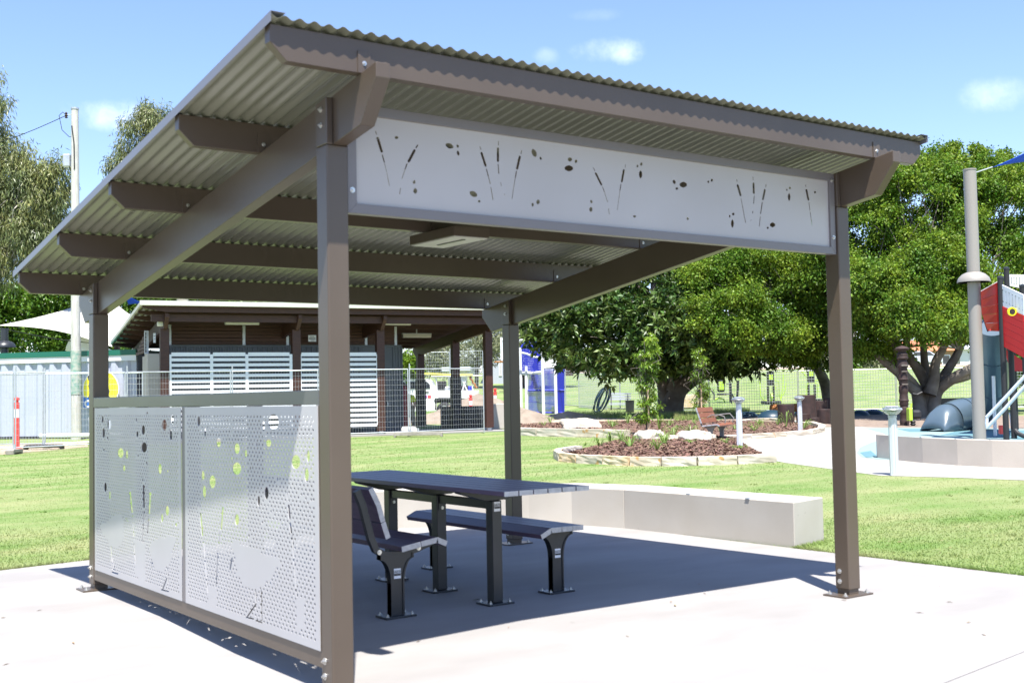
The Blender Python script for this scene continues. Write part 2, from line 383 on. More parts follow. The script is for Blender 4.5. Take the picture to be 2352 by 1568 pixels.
def blades(n, dmin, dmax, h, w, seed):
    g = np.random.default_rng(seed)
    d = dmin+(dmax-dmin)*g.random(n)**1.0; l = (g.random(n)-.5)*d*1.12
    P = np.stack([CAM[0]+WH[0]*d+RH[0]*l, CAM[1]+WH[1]*d+RH[1]*l], 1)
    keep = ~inpoly(P, SLAB)
    for q in (BED1, BED2, PATH, SOFT, RUB): keep &= ~inpoly(P, q)
    P = P[keep]; d = d[keep]; n = len(P)
    z = np.array([T(a) for a in d])-.006
    a = g.random(n)*2*math.pi; hh = h*(.5+g.random(n)); ww = w*(.6+.8*g.random(n))
    tx = g.normal(0, .6, n)*hh; ty = g.normal(0, .6, n)*hh
    v = np.zeros((n, 3, 3), np.float32)
    v[:, 0] = np.stack([P[:, 0]-np.cos(a)*ww, P[:, 1]-np.sin(a)*ww, z], 1)
    v[:, 1] = np.stack([P[:, 0]+np.cos(a)*ww, P[:, 1]+np.sin(a)*ww, z], 1)
    v[:, 2] = np.stack([P[:, 0]+tx, P[:, 1]+ty, z+hh], 1)
    return v.reshape(-1, 3)
def fringe(seed):
    g = np.random.default_rng(seed); out = []
    for (A, B_, n) in (((5.72, -1.2), (5.72, 2.0), 5200), ((-6, 5.5), (-.3, 5.74), 3800), ((-.3, 5.74), (.3, 5.84), 900), ((.3, 5.84), (2.6, 6.25), 2200), ((6.34, 2.12), (6.34, 4.6), 1800), ((5.75, 1.98), (6.33, 2.12), 700)):
        A = np.array(A); B_ = np.array(B_); L = B_-A; nr = np.array([-L[1], L[0]])/np.linalg.norm(L)
        if nr@(np.array([2, 2])-A) < 0: nr = -nr
        t = g.random(n); dens = .5+.5*np.sin(t*37+seed)+.4*np.sin(t*91); k = g.random(n) < np.clip(dens, .25, 1); t = t[k]; m = len(t)
        P = A+L*t[:, None]-nr*(np.abs(g.normal(0, .025, m)))[:, None]; h = .018+.04*g.random(m)**2; a = g.random(m)*6.28; w_ = .004
        lean = nr*(h*g.uniform(.1, 1.3, m))[:, None]; z = np.zeros(m)-.008
        v = np.zeros((m, 3, 3)); v[:, 0] = np.stack([P[:, 0]-np.cos(a)*w_, P[:, 1]-np.sin(a)*w_, z], 1); v[:, 1] = np.stack([P[:, 0]+np.cos(a)*w_, P[:, 1]+np.sin(a)*w_, z], 1)
        v[:, 2] = np.stack([P[:, 0]+lean[:, 0], P[:, 1]+lean[:, 1], z+h*.9], 1); out.append(v.reshape(-1, 3))
    # scattered longer tufts in the mown lawn
    d = 9+26*g.random(200); l = (g.random(200)-.5)*d*.95; c = np.stack([CAM[0]+WH[0]*d+RH[0]*l, CAM[1]+WH[1]*d+RH[1]*l], 1)
    ok = ~inpoly(c, SLAB)
    for q in (BED1, BED2, PATH, SOFT, RUB): ok &= ~inpoly(c, q)
    for q, dd in zip(c[ok], d[ok]):
        m = 22; P = q+g.normal(0, .035, (m, 2)); P = P[~inpoly(P, SLAB)]; m = len(P); a = g.random(m)*6.28; h = .02+.02*g.random(m); w_ = .005+.0003*dd; z = np.full(m, T(dd)-.006)
        v = np.zeros((m, 3, 3)); v[:, 0] = np.stack([P[:, 0]-np.cos(a)*w_, P[:, 1]-np.sin(a)*w_, z], 1); v[:, 1] = np.stack([P[:, 0]+np.cos(a)*w_, P[:, 1]+np.sin(a)*w_, z], 1)
        v[:, 2] = np.stack([P[:, 0]+g.normal(0, .02, m), P[:, 1]+g.normal(0, .02, m), z+h], 1); out.append(v.reshape(-1, 3))
    return np.concatenate(out)
vv = np.concatenate([fringe(5), blades(260000, 8.5, 20, .014, .005, 1), blades(140000, 20, 38, .018, .010, 2)])
g = npmesh('grass', vv, np.arange(len(vv)).reshape(-1, 3), m_blade, k=3); tag(g, kind='stuff', label='short mown grass blades growing across the park lawn', cat='grass')

sheet('softfall_area', SOFT, m_soft, .004)
sheet('dirt_track', pxpoly([(1190, 975), (1190, 962), (1330, 958), (1500, 962), (1640, 964), (1640, 969), (1460, 969), (1300, 973)]), m_soil, .004)
sheet('footpath', PATH, m_path, .005)
sheet('rubber_surface', RUB, m_rub1, .009)
for q in ([(2160, 1000), (2200, 990), (2300, 988), (2500, 992), (2500, 1030), (2352, 1012), (2270, 1002)], [(2060, 985), (2140, 985), (2135, 992), (2090, 992)], [(1975, 1040), (2000, 1036), (2015, 1048), (1990, 1052)]):
    sheet('rubber_swirl', pxpoly(q), m_rub2, .013)
sheet('earth_strip', pxpoly([(0, 1044), (0, 1022), (200, 1016), (203, 1026)]), m_soil, .004)

# ------------------------------------------------------------------ picnic shelter
s = .1214; W = 4.0; D = 4.0
sh = thing('picnic_shelter', 'brown steel picnic shelter with corrugated skillion roof and perforated side screens', 'shelter', (2, 2, 0))
SL = -.148
def rz(Y): return 3.161+SL*Y              # purlin tops / roof underside
def hexbolt(b, c, ax, r=.012, h=.012):
    ax = np.array(ax, float); ref = np.array([0, 0, 1.]) if abs(ax[2]) < .9 else np.array([1., 0, 0])
    p = np.cross(ax, ref); p /= np.linalg.norm(p); q = np.cross(ax, p); c = np.array(c, float)
    for (rr, h0, h1, n) in ((r*1.5, 0, h*.25, 12), (r, h*.25, h, 6), (r*.45, h, h*1.7, 8)):
        k = len(b.v)
        for hh in (h0, h1):
            for i in range(n): a = 2*math.pi*i/n; b.v.append(tuple(c+ax*hh+(p*math.cos(a)+q*math.sin(a))*rr))
        b.f.append(tuple(range(k+n, k+2*n)))
        for i in range(n): j = (i+1) % n; b.f.append((k+i, k+j, k+n+j, k+n+i))
BOLTS = {}
class Bolts:                               # each bolt an object of its own, alike bolts share their mesh
    def __init__(s): s.l = []
    def build(s, name, m, parent):
        o_ = np.array(OFF.get(parent.name, (0, 0, 0)))
        for (c, ax, r, h) in s.l:
            k = (tuple(ax), r, h, m.name)
            if k not in BOLTS:
                b = MB(); hexbolt(b, (0, 0, 0), ax, r, h); o = b.build(name, m, parent, local=True); BOLTS[k] = o.data
            else: o = link(BOLTS[k], name, parent)
            o.location = tuple(map(float, np.array(c, float)-o_))
_hex = hexbolt
def hexbolt(b, c, ax, r=.012, h=.012):
    if isinstance(b, Bolts): b.l.append((c, ax, r, h))
    else: _hex(b, c, ax, r, h)
def post(X, Y, name='post'):
    b = MB(); zb = rz(Y)-.2
    b.box(X, X+s, Y, Y+s, .045-FALL(X, Y), rz(Y)-.425)
    o = b.build(name, m_taupe, sh, bevel=.009, seg=3)
    b = MB(); b.hexa([(X, Y, rz(Y)-.425), (X+.036, Y, rz(Y)-.425), (X+.036, Y+s, rz(Y)-.425), (X, Y+s, rz(Y)-.425),
                      (X, Y, rz(Y)-.185), (X+.036, Y, rz(Y)-.185), (X+.036, Y+s, rz(Y+s)-.185), (X, Y+s, rz(Y+s)-.185)])
    b.build('post_cheek', m_taupe, sh, bevel=.004)
    g0 = -FALL(X, Y)
    b = MB(); b.box(X+.01, X+s-.01, Y+.01, Y+s-.01, g0+.012, g0+.046); b.build('post_stub', m_taupe, sh)
    cx, cy = X+s/2, Y+s/2
    b = MB(); b.box(cx-.15, cx+.15, cy-.1, cy+.1, g0, g0+.012); pt = b.build('base_plate', m_taupe, sh, bevel=.003)
    b = Bolts()
    for i in (-1, 1):
        for j in (-1, 1): hexbolt(b, (cx+i*.115, cy+j*.068, g0+.012), (0, 0, 1), .013, .014)
    b.build('anchor_bolt', m_bolt, pt)
    b = Bolts()
    for z in ((.17, .10) if g0 == 0 else (.125, .05)): hexbolt(b, (X, cy+.02, z), (-1, 0, 0), .012, .012)
    for z in (rz(Y)-.24, rz(Y)-.32): hexbolt(b, (X, cy, z), (-1, 0, 0), .010, .010)
    b.build('bolt', m_bolt, sh)
for X in (0, W):
    for Y in (0, D): post(X, Y)
# rafters with clipped ends
for X in (0, W):
    prof = []
    y0, y1 = -.45, 4.52; top = lambda y: rz(y)-.172; bot = lambda y: rz(y)-.425
    prof = [(y0, top(y0)), (y0, top(y0)-.075), (y0+.16, bot(y0+.16)), (y1-.16, bot(y1-.16)), (y1, top(y1)-.075), (y1, top(y1))]
    b = MB(); b.prism(prof, lambda y, z: (X+.038, y, z), lambda y, z: (X+.117, y, z)); b.build('rafter', m_taupe, sh, bevel=.004)
# purlins
PY = [-.30, .90, 2.10, 3.30, 4.45]
for i, Y in enumerate(PY):
    zt = rz(Y+.03)-.004; zb = zt-.166; x0, x1 = -.44, 4.565
    prof = [(x0, zt), (x0, zt-.085), (x0+.085, zb), (x1-.085, zb), (x1, zt-.085), (x1, zt)]
    b = MB(); b.prism(prof[::-1], lambda x, z: (x, Y, z), lambda x, z: (x, Y+.06, z)); p = b.build('purlin', m_taupe, sh, bevel=.003)
    for X in (0, W):
        b = MB(); c = Bolts(); b.box(X+.02, X+.09, Y-.006, Y-.0005, zb+.002, zb+.11); hexbolt(c, (X+.055, Y-.006, zb+.05), (0, -1, 0), .008, .007)
        b.build('cleat', m_taupe, p); c.build('bolt', m_bolt, p)
# corrugated roof: three lapped sheets, each its own part
def corrugate(x0, x1, dz):
    pitch = .0765; n = int((x1-x0)/pitch*8); b = MB()
    y0, y1 = -.345, 4.585
    for j, (y) in enumerate((y0, y1)):
        for t in (0, 1):
            for i in range(n+1):
                x = x0+(x1-x0)*i/n; w = .0088*math.cos(2*math.pi*x/pitch)
                b.v.append((x, y, rz(y)+.009+w+dz+t*.0012))
    N = n+1
    for i in range(n):
        b.f.append((i, 2*N+i, 2*N+i+1, i+1)); b.f.append((N+i, N+i+1, 3*N+i+1, 3*N+i))
        b.f.append((i, i+1, N+i+1, N+i)); b.f.append((2*N+i, 3*N+i, 3*N+i+1, 2*N+i+1))
    return b
edges = [-.455, .32, 1.085, 1.85, 2.615, 3.38, 4.58]
for i in range(6): corrugate(edges[i], edges[i+1]+(.05 if i < 5 else 0), .0016*(i % 2)).build('roof_sheet', m_roof, sh, smooth=True)
for X, sgn in ((-.458, 1), (4.583, -1)):
    b = MB()
    for a, c in (((0, -.02), (0, .028)), ((0, .028), (sgn*.075, .028))):
        x0 = X+min(a[0], c[0]); x1 = X+max(a[0], c[0])+(.0015 if a[0] == c[0] else 0)
        z0 = min(a[1], c[1]); z1 = max(a[1], c[1])+(.0015 if a[1] == c[1] else 0)
        b.hexa([(x0, -.35, rz(-.35)+z0), (x1, -.35, rz(-.35)+z0), (x1, 4.59, rz(4.59)+z0), (x0, 4.59, rz(4.59)+z0),
                (x0, -.35, rz(-.35)+z1), (x1, -.35, rz(-.35)+z1), (x1, 4.59, rz(4.59)+z1), (x0, 4.59, rz(4.59)+z1)])
    b.build('barge_trim', m_trim, sh)

# cut sheet: outline rectangle minus holes, extruded
def cutsheet(name, w, h, holes, to3, th, m, parent):
    vs2 = [(0, 0), (w, 0), (w, h), (0, h)]; faces = [[0, 1, 2, 3]]
    for H in holes:
        k = len(vs2); vs2 += H; faces.append(list(range(k, k+len(H))))
    V, E, F, ov, oe, of = delaunay_2d_cdt([Vector(v) for v in vs2], [], faces, 0, 1e-6, True)
    nV = len(V); keep = [tuple(f) for f, o_ in zip(F, of) if o_ == [0] or (len(o_) == 1 and o_[0] == 0)]
    P = [to3(v.x, v.y, 0) for v in V]+[to3(v.x, v.y, th) for v in V]
    cnt = {}
    for f in keep:
        for i in range(3):
            e = (f[i], f[(i+1) % 3]); cnt[e] = 1
    fs = list(keep)+[(f[2]+nV, f[1]+nV, f[0]+nV) for f in keep]
    for (a, b_) in cnt:
        if (b_, a) not in cnt: fs.append((b_, a, a+nV, b_+nV))
    mb = MB(); mb.v = [tuple(p) for p in P]; mb.f = fs
    return mb.build(name, m, parent)
def ell(cx, cy, rx, ry, rot=0, n=12, pt=0):
    o_ = []
    for i in range(n):
        a = 2*math.pi*i/n; x = rx*math.cos(a); y = ry*math.sin(a)
        if pt: x *= (1-.35*abs(math.sin(a))**3); 
        o_.append((cx+x*math.cos(rot)-y*math.sin(rot), cy+x*math.sin(rot)+y*math.cos(rot)))
    return o_
def cap(x1, y1, x2, y2, w):                # rounded slot
    a = math.atan2(y2-y1, x2-x1); r = w/2; o_ = []
    for i in range(5): t = a+math.pi/2+math.pi*i/4; o_.append((x1+r*math.cos(t), y1+r*math.sin(t)))
    for i in range(5): t = a-math.pi/2+math.pi*i/4; o_.append((x2+r*math.cos(t), y2+r*math.sin(t)))
    return o_
def fixed(poly):                           # positive orientation
    A = sum(poly[i][0]*poly[(i+1) % len(poly)][1]-poly[(i+1) % len(poly)][0]*poly[i][1] for i in range(len(poly)))
    return poly if A > 0 else poly[::-1]
def inside(p, poly):
    x, y = p; c = False; n = len(poly)
    for i in range(n):
        x1, y1 = poly[i]; x2, y2 = poly[(i+1) % n]
        if (y1 > y) != (y2 > y) and x < (x2-x1)*(y-y1)/(y2-y1)+x1: c = not c
    return c

# header panel: laser-cut reeds and leaves
hx0, hx1, hz0, hz1, hy = .180, W-.056, 2.447, 2.916, .034
def hp(x, y):                              # header detail sheet column/row -> panel metres
    P = pl((1300+x/1.68)/1.6735, (300+y/1.68)/1.6735, 1, hy); return (P[0]-hx0, P[2]-hz0)
def hp2(x, y):
    P = pl((2600+x/1.568)/1.6735, (400+y/1.568)/1.6735, 1, hy); return (P[0]-hx0, P[2]-hz0)
HH = []
def addh(L, mp, poly): HH.append(fixed([mp(*q) for q in poly]))
for q in [(241, 342, 248, 364, 5), (255, 388, 281, 474, 17), (286, 500, 298, 543, 8), (300, 552, 313, 608, 4), (315, 615, 331, 695, 4), (513, 434, 503, 451, 8), (493, 468, 456, 538, 17), (444, 556, 432, 590, 7), (430, 596, 412, 650, 4), (403, 712, 397, 748, 5),
          (915, 443, 923, 464, 5), (926, 484, 952, 566, 15), (958, 590, 970, 634, 7), (971, 640, 982, 683, 5), (986, 706, 1000, 785, 5), (1036, 410, 1034, 434, 5), (1032, 455, 1032, 535, 15), (1033, 558, 1038, 616, 6), (1050, 675, 1054, 697, 4), (1073, 748, 1075, 755, 3),
          (1185, 469, 1180, 490, 5), (1173, 508, 1156, 584, 15), (1151, 603, 1144, 644, 7), (1142, 650, 1134, 705, 4), (1132, 712, 1123, 779, 4),
          (1648, 580, 1658, 600, 5), (1664, 616, 1700, 688, 13), (1708, 705, 1720, 738, 5), (1722, 744, 1740, 800, 4), (1746, 845, 1752, 880, 4), (1855, 560, 1852, 578, 4), (1845, 594, 1832, 668, 13), (1826, 686, 1820, 725, 6), (1819, 730, 1803, 850, 3)]:
    addh(HH, hp, cap(*q))
for q in [(377, 385, 13, 10, 0), (719, 438, 28, 17, .4), (772, 440, 8, 12, -.3), (775, 485, 9, 17, -.2), (874, 749, 28, 18, .5), (911, 796, 9, 8, 0), (1266, 484, 16, 28, -.4), (1308, 519, 7, 11, -.4), (1291, 800, 12, 16, .2), (1256, 818, 8, 13, 0), (1490, 583, 29, 20, 0), (1497, 526, 15, 14, 0), (1536, 538, 9, 12, .3), (491, 672, 9, 13, .2), (498, 729, 13, 19, 0),
          (1635, 798, 8, 12, -.3), (1632, 848, 11, 17, 0), (1914, 893, 10, 8, 0), (1953, 622, 11, 27, 0), (1958, 556, 8, 12, .2), (1933, 569, 6, 10, 0), (2170, 671, 10, 15, -.3), (2229, 689, 25, 19, 0), (2187, 714, 9, 9, 0), (2257, 908, 7, 10, -.4)]:
    addh(HH, hp, ell(*q, pt=1))
for q in [(363, 455, 366, 468, 4), (370, 490, 387, 550, 13), (390, 570, 417, 714, 4), (461, 440, 463, 458, 4), (465, 478, 467, 536, 12), (469, 555, 466, 598, 5), (461, 645, 460, 658, 4), (449, 698, 449, 703, 3), (541, 486, 538, 500, 4), (533, 518, 522, 574, 12), (518, 592, 508, 660, 6), (506, 680, 500, 737, 4), (779, 485, 780, 498, 4), (784, 518, 796, 576, 12), (799, 593, 805, 640, 4), (806, 650, 818, 730, 4)]:
    addh(HH, hp2, cap(*q))
for q in [(193, 469, 6, 8, 0), (214, 459, 7, 10, .3), (680, 560, 8, 24, 0), (684, 506, 7, 8, 0), (666, 517, 5, 7, 0), (836, 531, 7, 7, 0), (338, 720, 9, 26, 0), (343, 663, 8, 9, 0), (322, 676, 5, 9, 0), (580, 728, 17, 15, 0), (551, 746, 7, 7, 0)]:
    addh(HH, hp2, ell(*q, pt=1))
hd = cutsheet('header_panel', hx1-hx0, hz1-hz0, HH, lambda a, c, t: (hx0+a, hy+t, hz0+c), .003, m_head, sh)
hd['label'] = 'pale header panel laser cut with reeds and leaves'
x0, x1 = .128, W-.004; z0, z1 = 2.395, 2.968; y0, y1 = .018, .07; t = .052
b = MB(); b.prism([(x0, z0), (x1, z0), (x1-t, z0+t), (x0+t, z0+t)], lambda x, z: (x, y0, z), lambda x, z: (x, y1, z)); b.build('header_frame', m_frame, sh, bevel=.002)
b = MB(); b.prism([(x0, z1), (x0+t, z1-t), (x1-t, z1-t), (x1, z1)], lambda x, z: (x, y0, z), lambda x, z: (x, y1, z)); b.build('header_frame', m_frame, sh, bevel=.002)
b = MB(); b.prism([(x0, z0), (x0+t, z0+t), (x0+t, z1-t), (x0, z1)], lambda x, z: (x, y0, z), lambda x, z: (x, y1, z)); b.build('header_frame', m_frame, sh, bevel=.002)
b = MB(); b.prism([(x1, z0), (x1, z1), (x1-t, z1-t), (x1-t, z0+t)], lambda x, z: (x, y0, z), lambda x, z: (x, y1, z)); b.build('header_frame', m_frame, sh, bevel=.002)
b = Bolts()
for X in (x0+.026, x1-.026):
    for Z in (z1-.05, z0+.12): hexbolt(b, (X, y0, Z), (0, -1, 0), .010, .009)
b.build('bolt', m_bolt, sh)

# perforated side screens
XP = -.004
def e1(x, y): P = pl((350+x/1.96)/1.6735, (1500+y/1.96)/1.6735, 0, XP); return (P[1], P[2])
def e2(x, y): P = pl((700+x/1.568)/1.6735, (1500+y/1.568)/1.6735, 0, XP); return (P[1], P[2])
def screen(ya, yb, mp, ells, slots, blanks, label):
    z0, z1 = .168, 1.408
    big = []
    for q in ells: big.append(fixed([mp(*p) for p in ell(*q, n=16)]))
    for q in slots: big.append(fixed([mp(*p) for p in cap(*q)]))
    bl = [fixed([mp(*p) for p in q]) for q in blanks]
    g = []; 
    for P in big:
        cx = sum(p[0] for p in P)/len(P); cy = sum(p[1] for p in P)/len(P)
        gg = []
        for p in P:
            dx, dy = p[0]-cx, p[1]-cy; L = math.hypot(dx, dy)+1e-6; gg.append((p[0]+dx/L*.013, p[1]+dy/L*.013))
        g.append(gg)
    H = []
    for P in big: H.append([(p[0]-ya, p[1]-z0) for p in P])
    row = 0; z = z0+.05
    while z < z1-.045:
        y = ya+.055+(.0225 if row % 2 else 0)
        while y < yb-.05:
            if not any(inside((y, z), q) for q in bl) and not any(inside((y, z), q) for q in g):
                H.append([(y-ya+.0098*math.cos(math.pi/3*i+.5), z-z0+.0082*math.sin(math.pi/3*i+.5)) for i in range(6)])
            y += .045
        z += .0222; row += 1
    o = cutsheet('perforated_screen', yb-ya, z1-z0, H, lambda a, c, t: (XP+t, ya+a, z0+c), .004, m_panel, sh)
    o['label'] = label
screen(2.087, 3.952, e1,
       [(87, 218, 7, 28), (137, 253, 15, 40), (95, 320, 9, 38), (393, 297, 13, 37), (400, 428, 21, 39), (348, 328, 8, 24), (552, 260, 19, 43), (610, 220, 12, 36), (602, 335, 10, 42), (222, 470, 23, 38), (269, 482, 9, 35), (248, 585, 10, 24), (108, 727, 10, 36), (518, 590, 14, 40), (573, 905, 14, 39), (534, 960, 9, 33), (576, 608, 6, 12), (342, 220, 5, 13), (124, 355, 5, 10), (96, 445, 5, 10), (422, 170, 5, 10), (418, 545, 5, 12), (354, 490, 5, 10), (640, 1010, 8, 14)],
       [(140, 765, 140, 812, 11), (293, 766, 308, 915, 13), (394, 716, 398, 878, 13), (445, 770, 437, 925, 13), (391, 640, 391, 680, 5), (399, 905, 386, 1145, 5), (312, 930, 322, 1095, 5), (432, 960, 425, 1075, 6), (325, 1152, 334, 1305, 5), (150, 1172, 162, 1345, 6), (168, 1290, 175, 1360, 6), (160, 1368, 200, 1380, 12), (258, 960, 280, 990, 7), (575, 1335, 582, 1450, 7), (572, 1410, 540, 1495, 8), (530, 1500, 582, 1512, 10), (458, 1290, 456, 1340, 6)],
       [[(65, 1020), (120, 985), (170, 940), (215, 925), (245, 960), (248, 1060), (235, 1140), (195, 1185), (150, 1180), (110, 1110), (70, 1045)], [(440, 1160), (520, 1110), (610, 1090), (640, 1110), (618, 1190), (590, 1300), (540, 1370), (490, 1350), (450, 1260)], [(332, 1130), (405, 1150), (408, 1440), (330, 1400)]],
       'far perforated screen with wading bird and leaf cut-outs')
screen(.128, 2.015, e2,
       [(100, 185, 9, 31), (138, 250, 6, 28), (219, 312, 14, 31), (550, 190, 33, 48), (490, 212, 9, 33), (520, 316, 17, 24), (330, 350, 17, 34), (329, 470, 27, 38), (125, 512, 10, 29), (182, 550, 20, 40), (133, 610, 11, 39), (383, 380, 8, 24), (685, 430, 27, 43), (760, 395, 10, 37), (750, 508, 13, 44), (508, 618, 13, 38), (461, 665, 8, 33), (330, 778, 13, 35), (574, 530, 4, 13), (449, 325, 4, 11), (410, 467, 4, 11), (777, 657, 4, 11), (483, 793, 4, 11), (402, 875, 4, 13), (297, 410, 5, 12), (535, 728, 4, 9), (718, 625, 4, 9)],
       [(110, 740, 122, 872, 11), (245, 705, 235, 835, 11), (641, 692, 648, 770, 12), (650, 800, 657, 855, 12), (98, 672, 103, 706, 5), (632, 612, 634, 652, 5), (130, 905, 153, 1215, 4), (215, 965, 204, 1185, 6), (301, 1008, 288, 1080, 8), (662, 872, 691, 1245, 5), (228, 850, 222, 930, 4), (441, 1198, 446, 1270, 7), (445, 1285, 392, 1362, 8), (476, 1203, 480, 1385, 7), (445, 1385, 480, 1398, 9), (386, 1366, 430, 1375, 8)],
       [[(298, 900), (345, 925), (400, 935), (450, 960), (500, 990), (590, 1020), (585, 1050), (545, 1090), (520, 1140), (490, 1175), (430, 1200), (370, 1170), (335, 1105), (318, 1010)], [(160, 1180), (205, 1190), (212, 1300), (150, 1290)], [(688, 1250), (738, 1270), (738, 1430), (688, 1440)]],
       'near perforated screen with large wading bird and reed cut-outs')
b = MB(); b.box(.0, .045, s+.001, D-.001, 1.412, 1.489); b.build('top_rail', m_rail, sh, bevel=.003)
b = MB(); b.box(.004, .049, s+.001, D-.001, .083, .165); b.build('bottom_rail', m_taupe, sh, bevel=.003)
b = MB(); b.box(.001, .10, 2.017, 2.085, .166, 1.411); b.build('screen_mullion', m_frame, sh, bevel=.002)
for Y in (1.04, 3.02):
    b = MB(); b.box(.03, .10, Y, Y+.065, .166, 1.411); b.build('screen_mullion', m_taupe, sh)
for Y in (.124, 3.956):
    b = MB(); b.box(.002, .04, Y, Y+.03, .166, 1.411); b.build('screen_mullion', m_taupe, sh)
# boxed light fitting hung under the purlins
lf = thing('shelter_light', 'boxy taupe light fitting with slotted diffuser hung beneath the shelter roof', 'light', (2.03, 2.0, 2.6))
b = MB(); x0, x1, y0, y1, z0, z1 = 1.88, 2.19, 1.71, 2.33, 2.60, 2.672
b.box(x0, x1, y0, y1, z0, z1); lf_b = b.build('housing', m_taupe, lf, bevel=.004)
b = MB(); b.box(x0+.012, x1-.012, y0+.012, y1-.012, z0-.006, z0-.0005); b.build('diffuser', m_offw, lf)
b = MB(); b.box((x0+x1)/2-.012, (x0+x1)/2+.012, y0+.10, y1-.16, z0-.011, z0-.0065); b.build('diffuser_slot', m_char, lf)
b = MB(); b.box(x0+.05, x1-.05, 2.09, 2.10, z1, z1+.08); b.build('bracket', m_taupe, lf)

# ------------------------------------------------------------------ table and benches
def gplate(b, cx, cy, hx, hy, t=.014): b.box(cx-hx, cx+hx, cy-hy, cy+hy, 0, t)
def badge(parent, c, ax, u, w=.052, h=.066):   # white maker's plate with black band and lettering
    c = np.array(c, float); ax = np.array(ax, float); u = np.array(u, float); up = np.array([0, 0, 1.])
    def pln(w_, h_, dz, off_, m, name, par):
        b = MB(); q = []
        for k in (0, .0012):
            for i, j in ((-1, -1), (1, -1), (1, 1), (-1, 1)): q.append(c+ax*(off_+k)+u*w_/2*i+up*(h_/2*j+dz))
        b.hexa([q[0], q[1], q[2], q[3], q[4], q[5], q[6], q[7]]); return b.build(name, m, par)
    p = pln(w, h, 0, 0, m_white, 'maker_plate', parent)
    pln(w*.94, h*.42, 0, .0015, m_black, 'plate_band', p); pln(w*.9, h*.05, h*.29, .0015, m_black, 'plate_line', p)
    tx = bpy.data.curves.new('plate_lettering', 'FONT'); tx.body = 'GOSSI'; tx.size = w*.33; tx.align_x = 'CENTER'; tx.align_y = 'CENTER'; tx.extrude = .0004; tx.offset = w*.006
    tx.materials.append(m_white)
    to = bpy.data.objects.new('plate_lettering', tx); COL.objects.link(to)
    return p, to, c+ax*.0034+up*.004, ax, u
def place_text(to, parent, c, ax, u):
    o_ = np.array(OFF.get(parent.name, (0, 0, 0)))
    up = np.array([0, 0, 1.]); M = Matrix([[u[0], up[0], ax[0], c[0]-o_[0]], [u[1], up[1], ax[1], c[1]-o_[1]], [u[2], up[2], ax[2], c[2]-o_[2]], [0, 0, 0, 1]])
    to.matrix_world = Matrix.Identity(4); bpy.context.view_layer.update()
    me = bpy.data.meshes.new_from_object(to.evaluated_get(bpy.context.evaluated_depsgraph_get())); bpy.data.objects.remove(to)
    me.transform(M); o = link(me, 'lettering', parent); return o
tb = thing('picnic_table', 'dark plank picnic table with aluminium plank ends on three charcoal posts', 'table', (2.0, 2.1, 0))
TX0, TX1, TY0, TY1, TZ = 1.645, 2.355, 0.82, 3.50, .829
pw = (TX1-TX0)/6
for i in range(6):
    b = MB(); b.box(TX0+i*pw+.007, TX0+(i+1)*pw-.007, TY0+.004, TY1-.004, TZ-.03, TZ); p = b.build('plank', m_plank, tb, bevel=.002)
    for Y, sg in ((TY0, -1), (TY1, 1)):
        b = MB(); b.box(TX0+i*pw+.005, TX0+(i+1)*pw-.005, Y-.001 if sg < 0 else Y-.0035, Y+.0035 if sg < 0 else Y+.001, TZ-.031, TZ+.0008)
        b.build('plank_end_cap', m_cap, p)
LY = (1.447, 2.165, 2.88)
for Y in LY:
    b = MB(); b.box(1.96, 2.04, Y-.042, Y+.042, .014, TZ-.112); L = b.build('leg', m_char, tb, bevel=.006)
    b = MB(); b.prism([(TX0+.04, TZ-.031), (TX0+.06, TZ-.05), (1.91, TZ-.11), (2.09, TZ-.11), (TX1-.06, TZ-.05), (TX1-.04, TZ-.031)], lambda x, z: (x, Y-.04, z), lambda x, z: (x, Y+.04, z)); b.build('bearer', m_char, tb, bevel=.003)
    b = MB(); gplate(b, 2.0, Y, .105, .085); q = b.build('base_plate', m_char, L, bevel=.003)
    b = Bolts()
    for i in (-1, 1):
        for j in (-1, 1): hexbolt(b, (2.0+i*.08, Y+j*.06, .014), (0, 0, 1), .010, .012)
    b.build('anchor_bolt', m_bolt, L)
    if Y == LY[0]:
        p, to, c, ax, u = badge(tb, (2.0, Y-.0425, .675), (0, -1, 0), (1, 0, 0)); place_text(to, p, c, ax, u)
for a, c in ((0, 1), (1, 2)):
    b = MB(); b.box(1.975, 2.025, LY[a]+.050, LY[c]-.050, .655, .715); r_ = b.build('stretcher', m_char, tb, bevel=.003)
    for Y, Yb, sg in ((LY[a]+.043, LY[a]+.0495, 1), (LY[c]-.0495, LY[c]-.0495, -1)):
        b = MB(); b.box(1.97, 2.03, Y, Y+.0065, .60, .71); b.build('stretcher_plate', m_char, r_)
        b = Bolts()
        for z in (.62, .69): hexbolt(b, (2.0, Yb, z), (0, sg, 0), .008, .007)
        b.build('bolt', m_bolt, r_)

